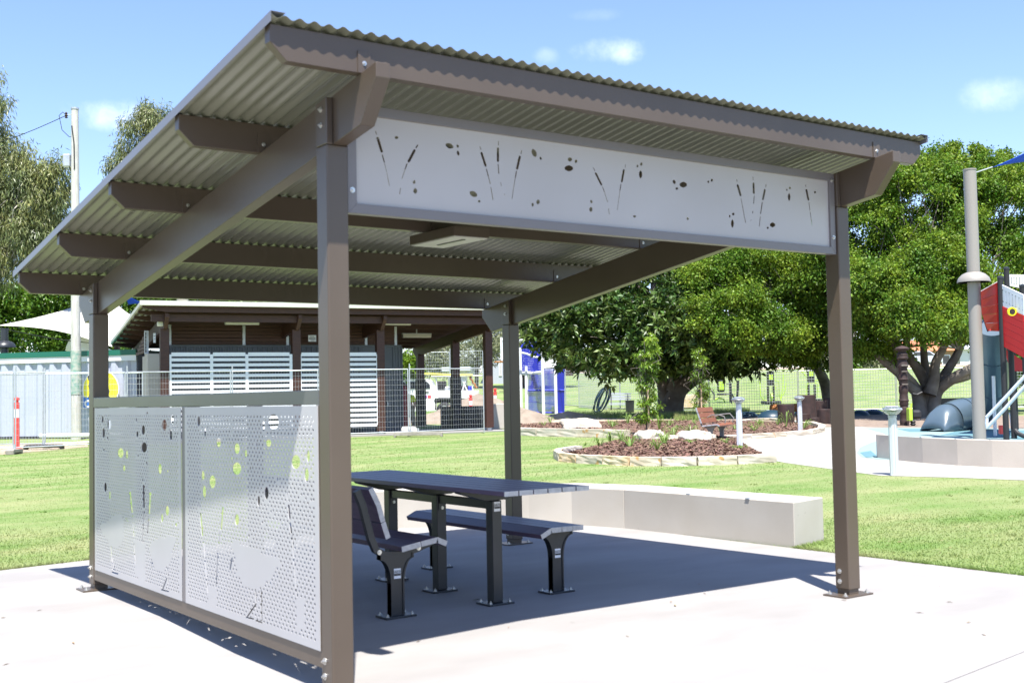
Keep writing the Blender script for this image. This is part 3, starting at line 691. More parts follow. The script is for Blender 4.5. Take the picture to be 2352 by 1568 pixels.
def bench_stem(X, Y, zt, parent, half=.05, top=.17, hy=.030, mt=None):
    mt = mt or m_char
    prof = []
    n = 8; h0 = zt-.19
    R_ = [(X+half, .014), (X+half, h0)]
    for i in range(1, n+1): a = i/n*math.pi/2; R_.append((X+half+(top-half)*(1-math.cos(a)), h0+.16*math.sin(a)))
    R_.append((X+top, zt)); Lf = [(2*X-x, z) for x, z in R_][::-1]
    b = MB(); b.prism((R_+Lf)[::-1], lambda x, z: (x, Y-hy+.008, z), lambda x, z: (x, Y+hy-.008, z))
    L = b.build('leg', mt, parent)
    # flanges along both edges
    for sg in (1, -1):
        pts = [(X+sg*(x-X), z) for x, z in R_]
        b = MB()
        for i in range(len(pts)-1):
            (xa, za), (xb, zb) = pts[i], pts[i+1]; tt = .012*sg
            q = [(xa-tt, Y-hy, za), (xa, Y-hy, za), (xa, Y+hy, za), (xa-tt, Y+hy, za), (xb-tt, Y-hy, zb), (xb, Y-hy, zb), (xb, Y+hy, zb), (xb-tt, Y+hy, zb)]
            if sg < 0: q = [q[1], q[0], q[3], q[2], q[5], q[4], q[7], q[6]]
            b.hexa(q)
        b.build('leg_flange', mt, L)
    b = MB(); gplate(b, X, Y, .115, .075); b.build('base_plate', mt, L, bevel=.003)
    b = Bolts()
    for i in (-1, 1):
        for j in (-1, 1): hexbolt(b, (X+i*.092, Y+j*.052, .014), (0, 0, 1), .009, .011)
    b.build('anchor_bolt', m_bolt, L)
    return L
def slat(b0, b1, z0, z1, Y0, Y1, parent, m, capm, th=.035, name='seat_plank'):   # plank between two profile points
    dx, dz = b1-b0, z1-z0; L = math.hypot(dx, dz); nx, nz_ = dz/L*th, -dx/L*th
    if nz_ > 0: nx, nz_ = -nx, -nz_
    g = .003; ux, uz = dx/L*g, dz/L*g
    pr = [(b0+ux, z0+uz), (b1-ux, z1-uz), (b1-ux+nx, z1-uz+nz_), (b0+ux+nx, z0+uz+nz_)]
    b = MB(); b.prism(pr, lambda x, z: (x, Y0+.003, z), lambda x, z: (x, Y1-.003, z)); p = b.build(name, m, parent, bevel=.002)
    for Y, w_ in ((Y0, 1), (Y1, -1)):
        b = MB(); e = .0008
        q = [(b0+ux*.7, z0+uz*.7+e), (b1-ux*.7, z1-uz*.7+e), (b1-ux*.7+nx, z1-uz*.7+nz_-e), (b0+ux*.7+nx, z0+uz*.7+nz_-e)]
        b.prism(q, lambda x, z: (x, Y-.001*w_, z), lambda x, z: (x, Y+.0025*w_, z))
        b.build('plank_end_cap', capm, p)
    return p
br = thing('bench', 'backless dark plank bench with aluminium ends on the far side of the picnic table', 'bench', (2.62, 2.35, 0))
Y0, Y1 = 1.44, 3.32
for a, c in (((2.40, .440), (2.495, .483)), ((2.495, .483), (2.597, .483)), ((2.597, .483), (2.699, .483)), ((2.699, .483), (2.80, .483))):
    slat(a[0], c[0], a[1], c[1], Y0, Y1, br, m_plank, m_cap)
for Y in (1.545, 3.19):
    L = bench_stem(2.617, Y, .445, br, top=.14)
    if Y < 2: p, to, c, ax, u = badge(br, (2.617, Y-.023, .285), (0, -1, 0), (1, 0, 0)); place_text(to, p, c, ax, u)
bl = thing('bench', 'dark plank bench with a backrest on the near side of the picnic table', 'bench', (1.3, 2.35, 0))
for a, c in (((1.235, .463), (1.385, .485)), ((1.385, .485), (1.52, .503)), ((1.52, .503), (1.60, .468))):
    slat(a[0], c[0], a[1], c[1], Y0-.02, Y1, bl, m_plank, m_cap)
for a, c in (((1.155, .53), (1.118, .64)), ((1.118, .64), (1.085, .755)), ((1.085, .755), (1.028, .868))):
    slat(a[0], c[0], a[1], c[1], Y0-.02, Y1, bl, m_plank, m_cap, name='backrest_plank')
for Y in (1.49, 3.19):
    L = bench_stem(1.23, Y, .412, bl, top=.125)
    # curved bracket running under the seat and up behind the backrest
    pts = [(1.50, .455), (1.38, .43), (1.25, .405), (1.15, .41), (1.08, .45), (1.045, .53), (1.015, .64), (.985, .75), (.945, .845)]
    b = MB()
    for i in range(len(pts)-1):
        (xa, za), (xb, zb) = pts[i], pts[i+1]
        def nrm(i):
            a_, c_ = pts[max(i-1, 0)], pts[min(i+1, len(pts)-1)]; dx, dz = c_[0]-a_[0], c_[1]-a_[1]; l = math.hypot(dx, dz); w_ = .022 if i > 0 else .012
            return dz/l*w_, -dx/l*w_
        na, nb = nrm(i), nrm(i+1)
        b.hexa([(xa-na[0], Y-.02, za-na[1]), (xb-nb[0], Y-.02, zb-nb[1]), (xb-nb[0], Y+.02, zb-nb[1]), (xa-na[0], Y+.02, za-na[1]),
                (xa+na[0], Y-.02, za+na[1]), (xb+nb[0], Y-.02, zb+nb[1]), (xb+nb[0], Y+.02, zb+nb[1]), (xa+na[0], Y+.02, za+na[1])])
    br_ = b.build('backrest_bracket', m_char, bl)
    b = Bolts(); hexbolt(b, (1.10, Y-.02, .435), (0, -1, 0), .011, .006); hexbolt(b, (1.40, Y-.02, .437), (0, -1, 0), .011, .006); b.build('bolt', m_bolt, br_)
    if Y < 2: p, to, c, ax, u = badge(bl, (1.23, Y-.023, .285), (0, -1, 0), (1, 0, 0)); place_text(to, p, c, ax, u)

# low concrete seating wall beyond the slab
def wallrun(name, label, outer, inner, h, m, joints=(), stops=()):
    r_ = thing(name, label, 'wall', (outer[0][0], outer[0][1], Td(outer[0])))
    k = len(outer)
    segs = [0]+list(joints)+[k-1]
    for a in range(len(segs)-1):
        b = MB()
        for i in range(segs[a], segs[a+1]):
            A, B_, C_, D_ = outer[i], outer[i+1], inner[i+1], inner[i]
            e = .003
            def sh_(P, Q, f): return (P[0]+(Q[0]-P[0])*f, P[1]+(Q[1]-P[1])*f)
            n = len(b.v)
            for P in ((A, D_) if i == segs[a] else ()): b.v += [(P[0], P[1], Td(P)-.05), (P[0], P[1], Td(A)+h)]
            for P in (B_, C_): b.v += [(P[0], P[1], Td(P)-.05), (P[0], P[1], Td(B_)+h)]
            n = len(b.v)-8
            o0, o1, i0, i1, p0, p1, q0, q1 = n, n+1, n+2, n+3, n+4, n+5, n+6, n+7
            b.f += [(o0, p0, p1, o1), (o1, p1, q1, i1), (i1, q1, q0, i0)]
            if i == segs[a]: b.f.append((o0, o1, i1, i0))
            if i == segs[a+1]-1: b.f.append((p0, q0, q1, p1))
        o = b.build('wall_section', m, r_, bevel=.008, seg=3)
    for (P, ax) in stops:
        b = MB(); b.obox((P[0], P[1], Td(P)+h+.003), (ax[0], ax[1], 0), .05, .06, .012); b.build('edge_stop', m_galv, r_)
    return r_
outer = [(5.745, 1.99), (5.735, 3.0), (5.70, 4.3), (5.52, 4.98), (5.2, 5.35), (4.6, 5.75), (3.95, 6.1), (3.0, 6.5)]
inner = [(6.33, 2.13), (6.32, 3.0), (6.28, 4.5), (6.02, 5.35), (5.6, 5.82), (4.9, 6.28), (4.2, 6.65), (3.2, 7.05)]
wallrun('seating_wall', 'low pale concrete seating wall along the slab behind the picnic table', outer, inner, .415, m_wallc, joints=(2,),
        stops=[((5.76, 2.55), (0, 1)), ((5.755, 3.35), (0, 1)), ((5.70, 4.5), (.2, 1))])
o1 = [gp(x, y) for x, y in [(2016, 1052), (2060, 1057), (2120, 1063), (2200, 1069), (2280, 1073), (2360, 1076), (2500, 1080)]]
i1 = [p+np.array([.25, .55, 0]) for p in o1]; i1[0] = o1[0]+np.array([.30, .25, 0])
o1 = [p[:2] for p in o1]; i1 = [p[:2] for p in i1]
wallrun('seating_wall', 'curved pinkish concrete wall edging the playground beside the footpath', o1, i1, .47, m_wallp, joints=(3,),
        stops=[(np.array(o1[k])+.04, (.9, -.45)) for k in (1, 2, 3, 4)])

# ------------------------------------------------------------------ amenities block (own axes: u along the front, v to the back)
BO = gp(1124, 990)[:2]; BU = RH*.91+WH*.415; BV = -RH*.415+WH*.91
BG = Td(BO)
def B(u, v, z): return (BO[0]+BU[0]*u+BV[0]*v, BO[1]+BU[1]*u+BV[1]*v, BG+z)
def PB(x, y, v):                           # pixel -> (u, z) on the plane at depth v
    r = ray(x, y); P0 = BO+BV*v; t = ((P0-CAM[:2])@BV)/(r[:2]@BV); P = CAM+r*t
    return (P[:2]-BO)@BU, P[2]-BG
def bb(b, u0, u1, v0, v1, z0, z1):
    b.hexa([B(u0, v0, z0), B(u1, v0, z0), B(u1, v1, z0), B(u0, v1, z0), B(u0, v0, z1), B(u1, v0, z1), B(u1, v1, z1), B(u0, v1, z1)]); return b
am = thing('amenities_block', 'long park amenities block with timber posts and skillion roof behind temporary fencing', 'building', B(-5, 3, 0))
u_p = [PB(378, 800, 0)[0], PB(680, 800, 0)[0], PB(873.5, 850, 0)[0], 0.0]
zf = PB(325, 693, -.9)[1]; zbk = PB(255, 785, 7.8)[1]; SLB = (zbk-zf)/8.7
def rb(v): return zf-.09+SLB*(v+.9)       # underside of roof
uL = PB(325, 693, -.9)[0]; uR = 0.55
b = bb(MB(), uL-.3, uR+.3, -.6, 8.2, -.35, .03); b.build('floor_slab', m_conc, am)
# corrugated roof
b = MB(); n = 520
for t in (0, .004):
    for v in (-.9, 7.8):
        for i in range(n+1):
            u = uL+(uR-uL)*i/n; b.v.append(B(u, v, rb(v)+.05+.018*math.cos(2*math.pi*i/8)+t))
N = n+1
for i in range(n): b.f += [(i, i+1, N+i+1, N+i), (2*N+i, 3*N+i, 3*N+i+1, 2*N+i+1)]
b.build('roof_sheet', m_roof, am, smooth=True)
m_edge = mat('roof_edge_flashing', (.52, .52, .46), .4)
for (ua, ub, va, vb, dz) in ((uL-.05, uR+.05, -1.0, -.9, 0), ):
    b = MB(); b.hexa([B(ua, va, rb(va)-.02), B(ub, va, rb(va)-.02), B(ub, vb, rb(vb)-.02), B(ua, vb, rb(vb)-.02), B(ua, va, rb(va)+.12), B(ub, va, rb(va)+.12), B(ub, vb, rb(vb)+.12), B(ua, vb, rb(vb)+.12)]); b.build('fascia_flashing', m_edge, am)
for u in (uL-.03, uR+.01):
    b = MB(); b.hexa([B(u, -.9, rb(-.9)), B(u+.05, -.9, rb(-.9)), B(u+.05, 7.85, rb(7.85)), B(u, 7.85, rb(7.85)), B(u, -.9, rb(-.9)+.11), B(u+.05, -.9, rb(-.9)+.11), B(u+.05, 7.85, rb(7.85)+.11), B(u, 7.85, rb(7.85)+.11)]); b.build('barge_flashing', m_edge, am)
# purlins with tapered ends, parallel to the front
for i in range(9):
    v = -.75+i*1.04; zt = rb(v)+.02; h = .2
    prof = [(uL+.05, zt), (uL+.05, zt-.08), (uL+.75, zt-h), (uR-.05, zt-h), (uR-.05, zt)]
    b = MB(); b.prism(prof, lambda a, z: B(a, v, z), lambda a, z: B(a, v+.07, z)); b.build('roof_purlin', m_timber, am)
b = MB(); bb(b, uL+.35, uR-.1, -.42, -.30, rb(-.4)-.42, rb(-.4)-.2); b.build('front_beam', m_timber, am)
for k, u in enumerate(u_p):                # rafters and front posts with brackets
    b = MB()
    prof = [(-.62, rb(-.62)-.2), (-.62, rb(-.62)-.32), (-.25, rb(-.25)-.62), (.2, rb(.2)-.62), (7.3, rb(7.3)-.55), (7.6, rb(7.6)-.3), (7.6, rb(7.6)-.2)]
    b.prism(prof, lambda v, z: B(u-.06, v, z), lambda v, z: B(u+.06, v, z)); b.build('roof_rafter', m_timber, am)
    b = bb(MB(), u-.135, u+.135, -.1, .14, .13, rb(0)-.58); p = b.build('timber_post', m_timber, am, bevel=.01)
    b = bb(MB(), u-.07, u+.07, -.04, .08, .0, .135); b.build('post_bracket', m_galv, p)
u6, _ = PB(1041, 900, 2.6)
for (u, v) in ((0.0, 3.1), (0.0, 6.9)):
    b = bb(MB(), u-.14, u+.14, v-.12, v+.12, .1, rb(v)-.5); p = b.build('timber_post', m_timber, am)
    b = bb(MB(), u-.17, u+.17, v-.15, v+.15, .05, 1.95); b.build('black_wrap', m_black, p)
# grey corrugated wall with slatted timber above
v1 = 1.7
ua, zg = PB(385, 797, v1); ub, _ = PB(921, 797, v1)
def ribwall(u0, u1, v, z0, z1, pitch, name, m, parent):
    n = max(2, int((u1-u0)/pitch)); b = MB()
    P = []
    for i in range(n):
        a = u0+(u1-u0)*i/n; w = (u1-u0)/n
        P += [(a, 0), (a+w*.35, 0), (a+w*.5, .03), (a+w*.85, .03)]
    P.append((u1, 0))
    for (a, d_) in P: b.v += [B(a, v-d_, z0), B(a, v-d_, z1)]
    for i in range(len(P)-1): b.f.append((2*i, 2*i+2, 2*i+3, 2*i+1))
    P2 = len(b.v); b.v += [B(u0, v+.08, z0), B(u0, v+.08, z1), B(u1, v+.08, z0), B(u1, v+.08, z1)]
    b.f += [(P2, P2+1, P2+3, P2+2), (0, 1, P2+1, P2), (2*len(P)-2, P2+2, P2+3, 2*len(P)-1)]
    return b.build(name, m, parent)
udoor0, _ = PB(888, 900, v1)
ribwall(ua, udoor0-.9, v1, .05, zg, .165, 'corrugated_wall', m_dsteel, am)
ribwall(udoor0+.15, ub, v1, .05, zg, .165, 'corrugated_wall', m_dsteel, am)
b = bb(MB(), udoor0-.9, udoor0+.15, v1-.02, v1+.05, .05, 2.12); dr = b.build('door', m_dsteel, am, bevel=.01)
b = bb(MB(), udoor0-.0, udoor0+.03, v1-.09, v1-.02, .95, 1.08); b.build('door_handle', m_galv, dr)
b = bb(MB(), udoor0-.9, udoor0+.15, v1-.01, v1+.05, 2.13, zg); b.build('wall_infill', m_dsteel, am)
b = MB(); bb(b, ua, ub, v1-.05, v1+.06, zg+.002, zg+.07); b.build('wall_capping', m_dsteel, am)
b = MB()
b.hexa([B(ub, v1-.03, .05), B(ub+.05, v1-.03, .05), B(ub+.05, 7.0, .05), B(ub, 7.0, .05), B(ub, v1-.03, zg), B(ub+.05, v1-.03, zg), B(ub+.05, 7.0, zg), B(ub, 7.0, zg)])
b.build('end_wall', m_dsteel, am)
bb(MB(), ua-.5, ub, 6.9, 7.0, .05, zg).build('rear_wall', m_dsteel, am)
posts = [PB(x, 780, v1+.12)[0] for x in (390, 560, 660, 745, 840, 908)]
z1_ = rb(v1)-.2
for i in range(len(posts)-1):
    u0, u1 = posts[i]+.06, posts[i+1]-.06; z = zg+.09; k = 0
    while z < z1_-.05:
        b = bb(MB(), u0, u1, v1+.04, v1+.065, z, z+.098); b.build('timber_slat', m_slat, am)
        z += .098+(.014 if k % 2 == 0 or i == 1 else .022); k += 1
for u in posts: bb(MB(), u-.045, u+.045, v1+.066, v1+.15, zg+.07, z1_+.05).build('steel_post', m_galv, am)
bb(MB(), ua-.4, ub+.2, v1-.1, v1+.02, z1_+.004, z1_+.2).build('wall_beam', m_timber, am)
# left concrete nib wall and gable slats
uc0, _ = PB(322, 900, v1+3); uc1, _ = PB(371, 900, .9)
ztop = PB(350, 812, 1.0)[1]
b = MB(); b.hexa([B(uc1-.42, .9, .05), B(uc1, .9, .05), B(uc1, 1.6, .05), B(uc1-.42, 1.6, .05), B(uc1-.42, .9, ztop), B(uc1, .9, ztop), B(uc1, 1.6, ztop), B(uc1-.42, 1.6, ztop)])
b.build('concrete_nib_wall', m_wallc, am, bevel=.01)
b = bb(MB(), uc1-.40, uc1-.3, 1.62, 2.3, .05, ztop-.05); b.build('concrete_side_wall', m_wallc, am)
for k in range(6):
    z = ztop+.05+k*.11; vv_ = 1.6+k*.0
    L_ = max(.3, 2.4-k*.42)
    bb(MB(), uc1-.44, uc1-.40, 1.3, 1.3+L_, z, z+.09).build('timber_slat', m_slat, am)
bb(MB(), uc1-.45, uc1-.33, 1.3, 1.42, ztop, ztop+.75).build('steel_post', m_galv, am)
# white slatted privacy screens between the posts
for (xa, xb, nb) in ((390.5, 668, 3), (689, 867, 2)):
    v = -.05
    ua_, zt_ = PB(xa, 815, v); ub_, zt2 = PB(xb, 812, v); zt_ = (zt_+zt2)/2; zb_ = PB(867, 975, v)[1]
    sc_ = thing('privacy_screen', 'white slatted screen %s' % ('between the two left timber posts of the block' if xa < 500 else 'touching the third timber post from the left'), 'screen', B((ua_+ub_)/2, v, 0), 'white slatted screens on the amenities block')
    div = [ua_, PB(533, 820, v)[0], PB(566, 820, v)[0], ub_] if nb == 3 else [ua_, PB(780, 820, v)[0], ub_]
    if nb == 3: div = [ua_, PB(486, 820, v)[0], PB(567, 820, v)[0], ub_]
    for u in div: bb(MB(), u-.045, u+.045, v-.03, v+.03, zb_, zt_).build('screen_post', m_white, sc_)
    n = 14; ph = (zt_-zb_)/n
    for i in range(n+1):
        z = zb_+i*ph
        for j in range(len(div)-1):
            hh = .095 if i < n else .12
            bb(MB(), div[j]+.045, div[j+1]-.045, v-.016, v+.012, z-hh/2, z+hh/2).build('slat', m_white, sc_)
# fluorescent battens and small signs
for n_, (x, y, v) in enumerate(((556, 741, .9), (908, 742, 1.0), (957, 771, 3.4))):
    u, z = PB(x, y, v); w = .55
    l = thing('batten_light', ['long white batten light under the amenities roof above the left white screen', 'white batten light under the amenities roof beside the third timber post', 'lowest and farthest white batten light under the open end of the amenities roof'][n_], 'light', B(u, v, z), 'batten lights of the amenities block')
    b = MB(); prof = [(-.09, .05), (-.09, -.02), (-.05, -.07), (.05, -.07), (.09, -.02), (.09, .05)]
    b.prism(prof, lambda a, c: B(u-w, v+a, z+c), lambda a, c: B(u+w, v+a, z+c)); b.build('diffuser', m_offw, l)
    b = bb(MB(), u-w-.02, u+w+.02, v-.06, v+.06, z+.052, z+.09); b.build('backplate', m_white, l)
    bb(MB(), u-.02, u+.02, v-.02, v+.02, z+.09, rb(v)+.02).build('stem', m_galv, l)
def signplate(name, label, x, y, v, w, h, lines, m=m_white):
    u, z = PB(x, y, v); g_ = thing(name, label, 'sign', B(u, v, z))
    bb(MB(), u-w/2, u+w/2, v-.02, v, z-h/2, z+h/2).build('plate', m, g_)
    for (dz, fr) in lines: bb(MB(), u-w/2*fr, u+w/2*fr, v-.026, v-.021, z+dz*h-.007, z+dz*h+.007).build('print_line', m_dsteel, g_)
signplate('notice_sign', 'small white printed notice on a steel post above the second white screen', 717, 777, 1.4, .27, .22, [(.3, .5), (.12, .8), (-.02, .8), (-.16, .8), (-.34, .4)])
signplate('notice_sign', 'tiny pale notice on the left gable rafter of the amenities block', 355, 776, .3, .07, .3, [(.2, .5), (-.1, .5)])
u, z = PB(368, 744, -.15); w_l = thing('wall_light', 'small white bulkhead light at the top of the leftmost timber post of the amenities block', 'light', B(u, -.1, z)); bb(MB(), u-.09, u+.09, -.22, -.1, z-.07, z+.07).build('lamp_body', m_offw, w_l, bevel=.02)

# ------------------------------------------------------------------ temporary fencing
def fence_panel(A, Bp, label, group, nh=12, h0=.16, h1=2.16, vp=.085, wr=.0028, foot=True, first=True, meshk=True):
    A = np.array(A[:2], float); Bp = np.array(Bp[:2], float); L = np.linalg.norm(Bp-A); ax = (Bp-A)/L
    zA, zB = Td(A), Td(Bp)
    g = thing('mesh_fence', label, 'fence', (A[0], A[1], zA), group)
    def P(s_, z): q = A+ax*s_; return (q[0], q[1], zA+(zB-zA)*s_/L+z)
    for s_ in (.03, L-.03):
        MB().tube([P(s_, .03), P(s_, h1+.18 if s_ < 1 else h1)], .021, 7).build('fence_post', m_galv, g, smooth=True)
    for z in (h0, h1): MB().tube([P(.03, z), P(L-.03, z)], .019, 6).build('fence_rail', m_galv, g, smooth=True)
    b = MB()
    n = int((L-.1)/vp)
    for i in range(1, n):
        s_ = .03+(L-.06)*i/n; b.tube([P(s_, h0), P(s_, h1)], wr, 3, cap=False)
    for i in range(1, nh): z = h0+(h1-h0)*i/nh; b.tube([P(.03, z), P(L-.03, z)], wr, 3, cap=False)
    o = b.build('wire_mesh', m_galv, g); o['kind'] = 'stuff'
    return g
m_dconc = mat('dirty_concrete', (.22, .20, .17), .9, c2=(.32, .29, .25), vs_=5, vd=8, bump=.4, bs=20)
def foot_block(P, ax, label, m, group=None, l=.62, w=.22, h=.14):
    z = Td(P); t = thing('fence_block', label, 'fence block', (P[0], P[1], z), group)
    a = np.array([ax[0], ax[1], 0.]); a /= np.linalg.norm(a)
    c = np.array([-a[1], a[0], 0]); o_ = np.array([P[0], P[1], z])
    prof = [(-l/2, 0), (-l/2+.06, 0), (-l/2+.08, .05), (l/2-.08, .05), (l/2-.06, 0), (l/2, 0), (l/2, h*.8), (l/2-.06, h), (-l/2+.06, h), (-l/2, h*.8)]
    b = MB(); b.prism(prof, lambda x, zz: tuple(o_+a*x-c*w/2+[0, 0, zz]), lambda x, zz: tuple(o_+a*x+c*w/2+[0, 0, zz])); b.build('block', m, t, bevel=.01)
    b = MB(); b.tube([o_+[0, 0, h], o_+[0, 0, h+.12]], .03, 8); b.build('socket', m_galv, t)
def fpt(x, d): r = ray(x, 950); q = CAM+r/(r[:2]@WH)*d; return q
F1 = [fpt(-90, 30.2), fpt(31, 31.2), fpt(101, 32.5)]
FL = [fpt(-120, 31.5), fpt(33, 31.6), fpt(290, 33.6), fpt(532, 35.6), fpt(733, 36.6), fpt(940, 37.8), fpt(1113, 39.2)]
nms = ['at the far left edge', 'in front of the pale blue container', 'in front of the concrete nib wall', 'across the left white screen', 'across the second timber post', 'in front of the blue grey wall and the worker']
for i in range(6): fence_panel(FL[i], FL[i+1], 'galvanised temporary mesh fence panel '+nms[i], 'temporary fence panels in front of the amenities block')
fence_panel(fpt(101, 33.9), fpt(-150, 34.4), 'galvanised mesh fence panel standing behind the red and white bollard', 'temporary fence panels in front of the amenities block')
fence_panel(fpt(101, 33.9), fpt(330, 35.2), 'galvanised mesh fence panel standing close against the timber power pole', 'temporary fence panels in front of the amenities block')
foot_block(fpt(33, 31.3), WH, 'concrete fence foot at the left edge below the leaning fence post', m_dconc)
foot_block(fpt(101, 33.7), RH, 'dark rubber fence foot beneath the second fence post from the left', m_black, l=1.1)
foot_block(fpt(960, 37.4), RH, 'long grey concrete fence foot near the third timber post', m_dconc, l=1.55, w=.26, h=.16)
foot_block(fpt(533, 35.4), RH, 'black fence foot seen through the perforated screen', m_black)

# ------------------------------------------------------------------ container shed, pole, sail at the left
c0, c1 = fpt(-160, 42.6), fpt(314, 41.0)
ct = thing('storage_container', 'pale blue grey corrugated storage container with a green band along its top', 'container', (c1[0], c1[1], Td(c1)))
ax = (c1-c0)[:2]; Lc = np.linalg.norm(ax); ax /= Lc; nr = np.array([-ax[1], ax[0]]); 
if nr@WH < 0: nr = -nr
zc = Td(c1)
def CT(s_, t_, z): return (c0[0]+ax[0]*s_+nr[0]*t_, c0[1]+ax[1]*s_+nr[1]*t_, zc+z)
Ht = 3.02; b = MB(); P = []; n = int(Lc/.46)
for i in range(n):
    a = Lc*i/n; w = Lc/n; P += [(a, 0), (a+w*.3, 0), (a+w*.5, .07), (a+w*.8, .07)]
P.append((Lc, 0))
for (a, t_) in P: b.v += [CT(a, t_, .1), CT(a, t_, Ht-.32)]
for i in range(len(P)-1): b.f.append((2*i, 2*i+2, 2*i+3, 2*i+1))
b.build('corrugated_side', m_cont, ct)
MB().hexa([CT(0, .08, .1), CT(Lc, .08, .1), CT(Lc, 2.5, .1), CT(0, 2.5, .1), CT(0, .08, Ht-.1), CT(Lc, .08, Ht-.1), CT(Lc, 2.5, Ht-.1), CT(0, 2.5, Ht-.1)]).build('container_body', m_cont, ct)
MB().hexa([CT(0, -.03, Ht-.32), CT(Lc, -.03, Ht-.32), CT(Lc, .08, Ht-.32), CT(0, .08, Ht-.32), CT(0, -.03, Ht-.13), CT(Lc, -.03, Ht-.13), CT(Lc, .08, Ht-.13), CT(0, .08, Ht-.13)]).build('top_rail', m_white, ct)
MB().hexa([CT(0, -.06, Ht-.128), CT(Lc, -.06, Ht-.128), CT(Lc, 2.5, Ht-.128), CT(0, 2.5, Ht-.128), CT(0, -.06, Ht+.06), CT(Lc, -.06, Ht+.06), CT(Lc, 2.5, Ht+.06), CT(0, 2.5, Ht+.06)]).build('green_band', m_green, ct)
MB().hexa([CT(0, 0, .02), CT(Lc, 0, .02), CT(Lc, .12, .02), CT(0, .12, .02), CT(0, 0, .1), CT(Lc, 0, .1), CT(Lc, .12, .1), CT(0, .12, .1)]).build('base_rail', m_black, ct)
# round yellow sign with black bird and blue strip, on the container side
def onC(x, y, off=-.12):
    r = ray(x, y); P0 = np.array(CT(0, off, 0)); t = ((P0[:2]-CAM[:2])@nr)/(r[:2]@nr); Q = CAM+r*t
    return (Q[:2]-c0[:2])@ax, Q[2]-zc
sg = thing('round_sign', 'round yellow sign with a black bird figure on the pale blue container', 'sign', CT(*[onC(231, 895)[0], -.12, onC(231, 895)[1]]))
s0, z0 = onC(231, 894); sr, _ = onC(272, 894); rr = sr-s0
def disc(off, r_, n=40, sz=0, m=None, name='', th=.01, parent=None):
    b = MB(); pr = [(s0+r_*math.cos(2*math.pi*i/n), z0+r_*math.sin(2*math.pi*i/n)) for i in range(n)]
    b.prism(pr, lambda a, c: CT(a, off, c), lambda a, c: CT(a, off-th, c)); return b.build(name, m, parent or sg)
disc(-.10, rr*1.03, m=m_white, name='sign_rim'); yd = disc(-.112, rr*.98, m=m_yellow, name='sign_disc')
def spoly(pts, m, name, off=-.128, th=.004, par=None):
    q = fixed([onC(*p) for p in pts]); b = MB(); b.prism(q, lambda a, c: CT(a, off, c), lambda a, c: CT(a, off-th, c)); return b.build(name, m, par or sg)
spoly([(201, 864), (205, 861), (214, 863), (226, 870), (238, 878), (248, 884), (252, 898), (250, 908), (256, 916), (262, 918), (254, 924), (243, 918), (236, 926), (224, 930), (206, 930), (203, 912), (207, 900), (203, 886), (206, 876), (202, 870)], m_black, 'bird_figure')
spoly([(191, 912), (206, 912), (206, 937), (191, 936)], m_blue, 'blue_strip', off=-.126)
tx = bpy.data.curves.new('sign_lettering', 'FONT'); tx.body = "O'"; tx.size = .34; tx.extrude = .002; tx.offset = .012; tx.materials.append(m_white)
to = bpy.data.objects.new('sign_lettering', tx); COL.objects.link(to); sO = onC(194, 934.5)
place_text(to, sg, np.array(CT(sO[0], -.135, sO[1])), np.array([-nr[0], -nr[1], 0]), np.array([ax[0], ax[1], 0]))
# timber power pole
pp = fpt(175, 40.3); zp = Td(pp)
po = thing('power_pole', 'tall weathered timber power pole with a grey meter box and a wire at its top', 'pole', (pp[0], pp[1], zp))
top = ad(169, 252, 40.3)
P0 = np.array([pp[0], pp[1], zp-.1]); P1 = np.array([top[0], top[1], top[2]]); P1[:2] = P0[:2]+(P1[:2]-P0[:2])*.4
MB().tube([P0, P0+(P1-P0)*.5, P1], [.175, .155, .125], 12).build('pole_shaft', m_pole, po, smooth=True)
MB().tube([P1, P1+[0, 0, .06]], .14, 12).build('pole_cap', m_galv, po)
def onpole(z, dr=0): f = (z-P0[2])/(P1[2]-P0[2]); return P0+(P1-P0)*f
q0, q1 = onpole(zp+1.55), onpole(zp+3.1)
b = MB(); b.lathe((q0[0], q0[1], q0[2]), [(.183, 0), (.181, .8), (.178, 1.5)], 14); b.build('green_paint_patch', m_mould, po, smooth=True)
zb_ = ad(156, 368, 40.2)[2]; q = onpole(zb_)
rh3 = np.array([RH[0], RH[1], 0]); wh3 = np.array([WH[0], WH[1], 0])
b = MB(); b.obox(q-rh3*.27-wh3*.02, rh3, .24, .2, .44); b.build('meter_box', m_galv, po, bevel=.03)
MB().tube([q+[0, 0, -.2]-rh3*.2, q+[0, 0, -.45]-rh3*.1, q+[0, 0, -.3]+rh3*.03-wh3*.15, q+[0, 0, .6]+rh3*.02-wh3*.16, onpole(P1[2]-.6)-wh3*.14-rh3*.06], .02, 6).build('cable_riser', m_black, po)
ins = onpole(P1[2]-.2)-rh3*.3
MB().tube([onpole(P1[2]-.15), ins], .015, 6).build('insulator_bracket', m_galv, po)
b = MB(); b.lathe(ins+[0, 0, -.1], [(.02, 0), (.06, .03), (.03, .06), (.06, .1), (.03, .14), (.05, .18), (.01, .22)], 10); b.build('insulator', m_stump, po)
lp = [ins, ins+[0, 0, .12]-rh3*.12, ins-rh3*.25, ins+[0, 0, -.5]-rh3*.15, ins+[0, 0, -.75]+rh3*.1, onpole(P1[2]-.95)-rh3*.13]
MB().tube(lp, .012, 5).build('wire_loop', m_black, po)
w0 = ins; w1 = ad(-200, 345, 46)
wp = [w0+(w1-w0)*t+np.array([0, 0, -.9*math.sin(math.pi*t)*.5]) for t in np.linspace(0, 1, 12)]
w = MB().tube(wp, .014, 4); o = w.build('overhead_wire', m_black, None, off=tuple(w0)); tag(o, 'thin black overhead wire running left from the top of the timber power pole', 'wire')
w0, w1 = ad(-80, 775-30, 44), ad(330, 795-0, 47)
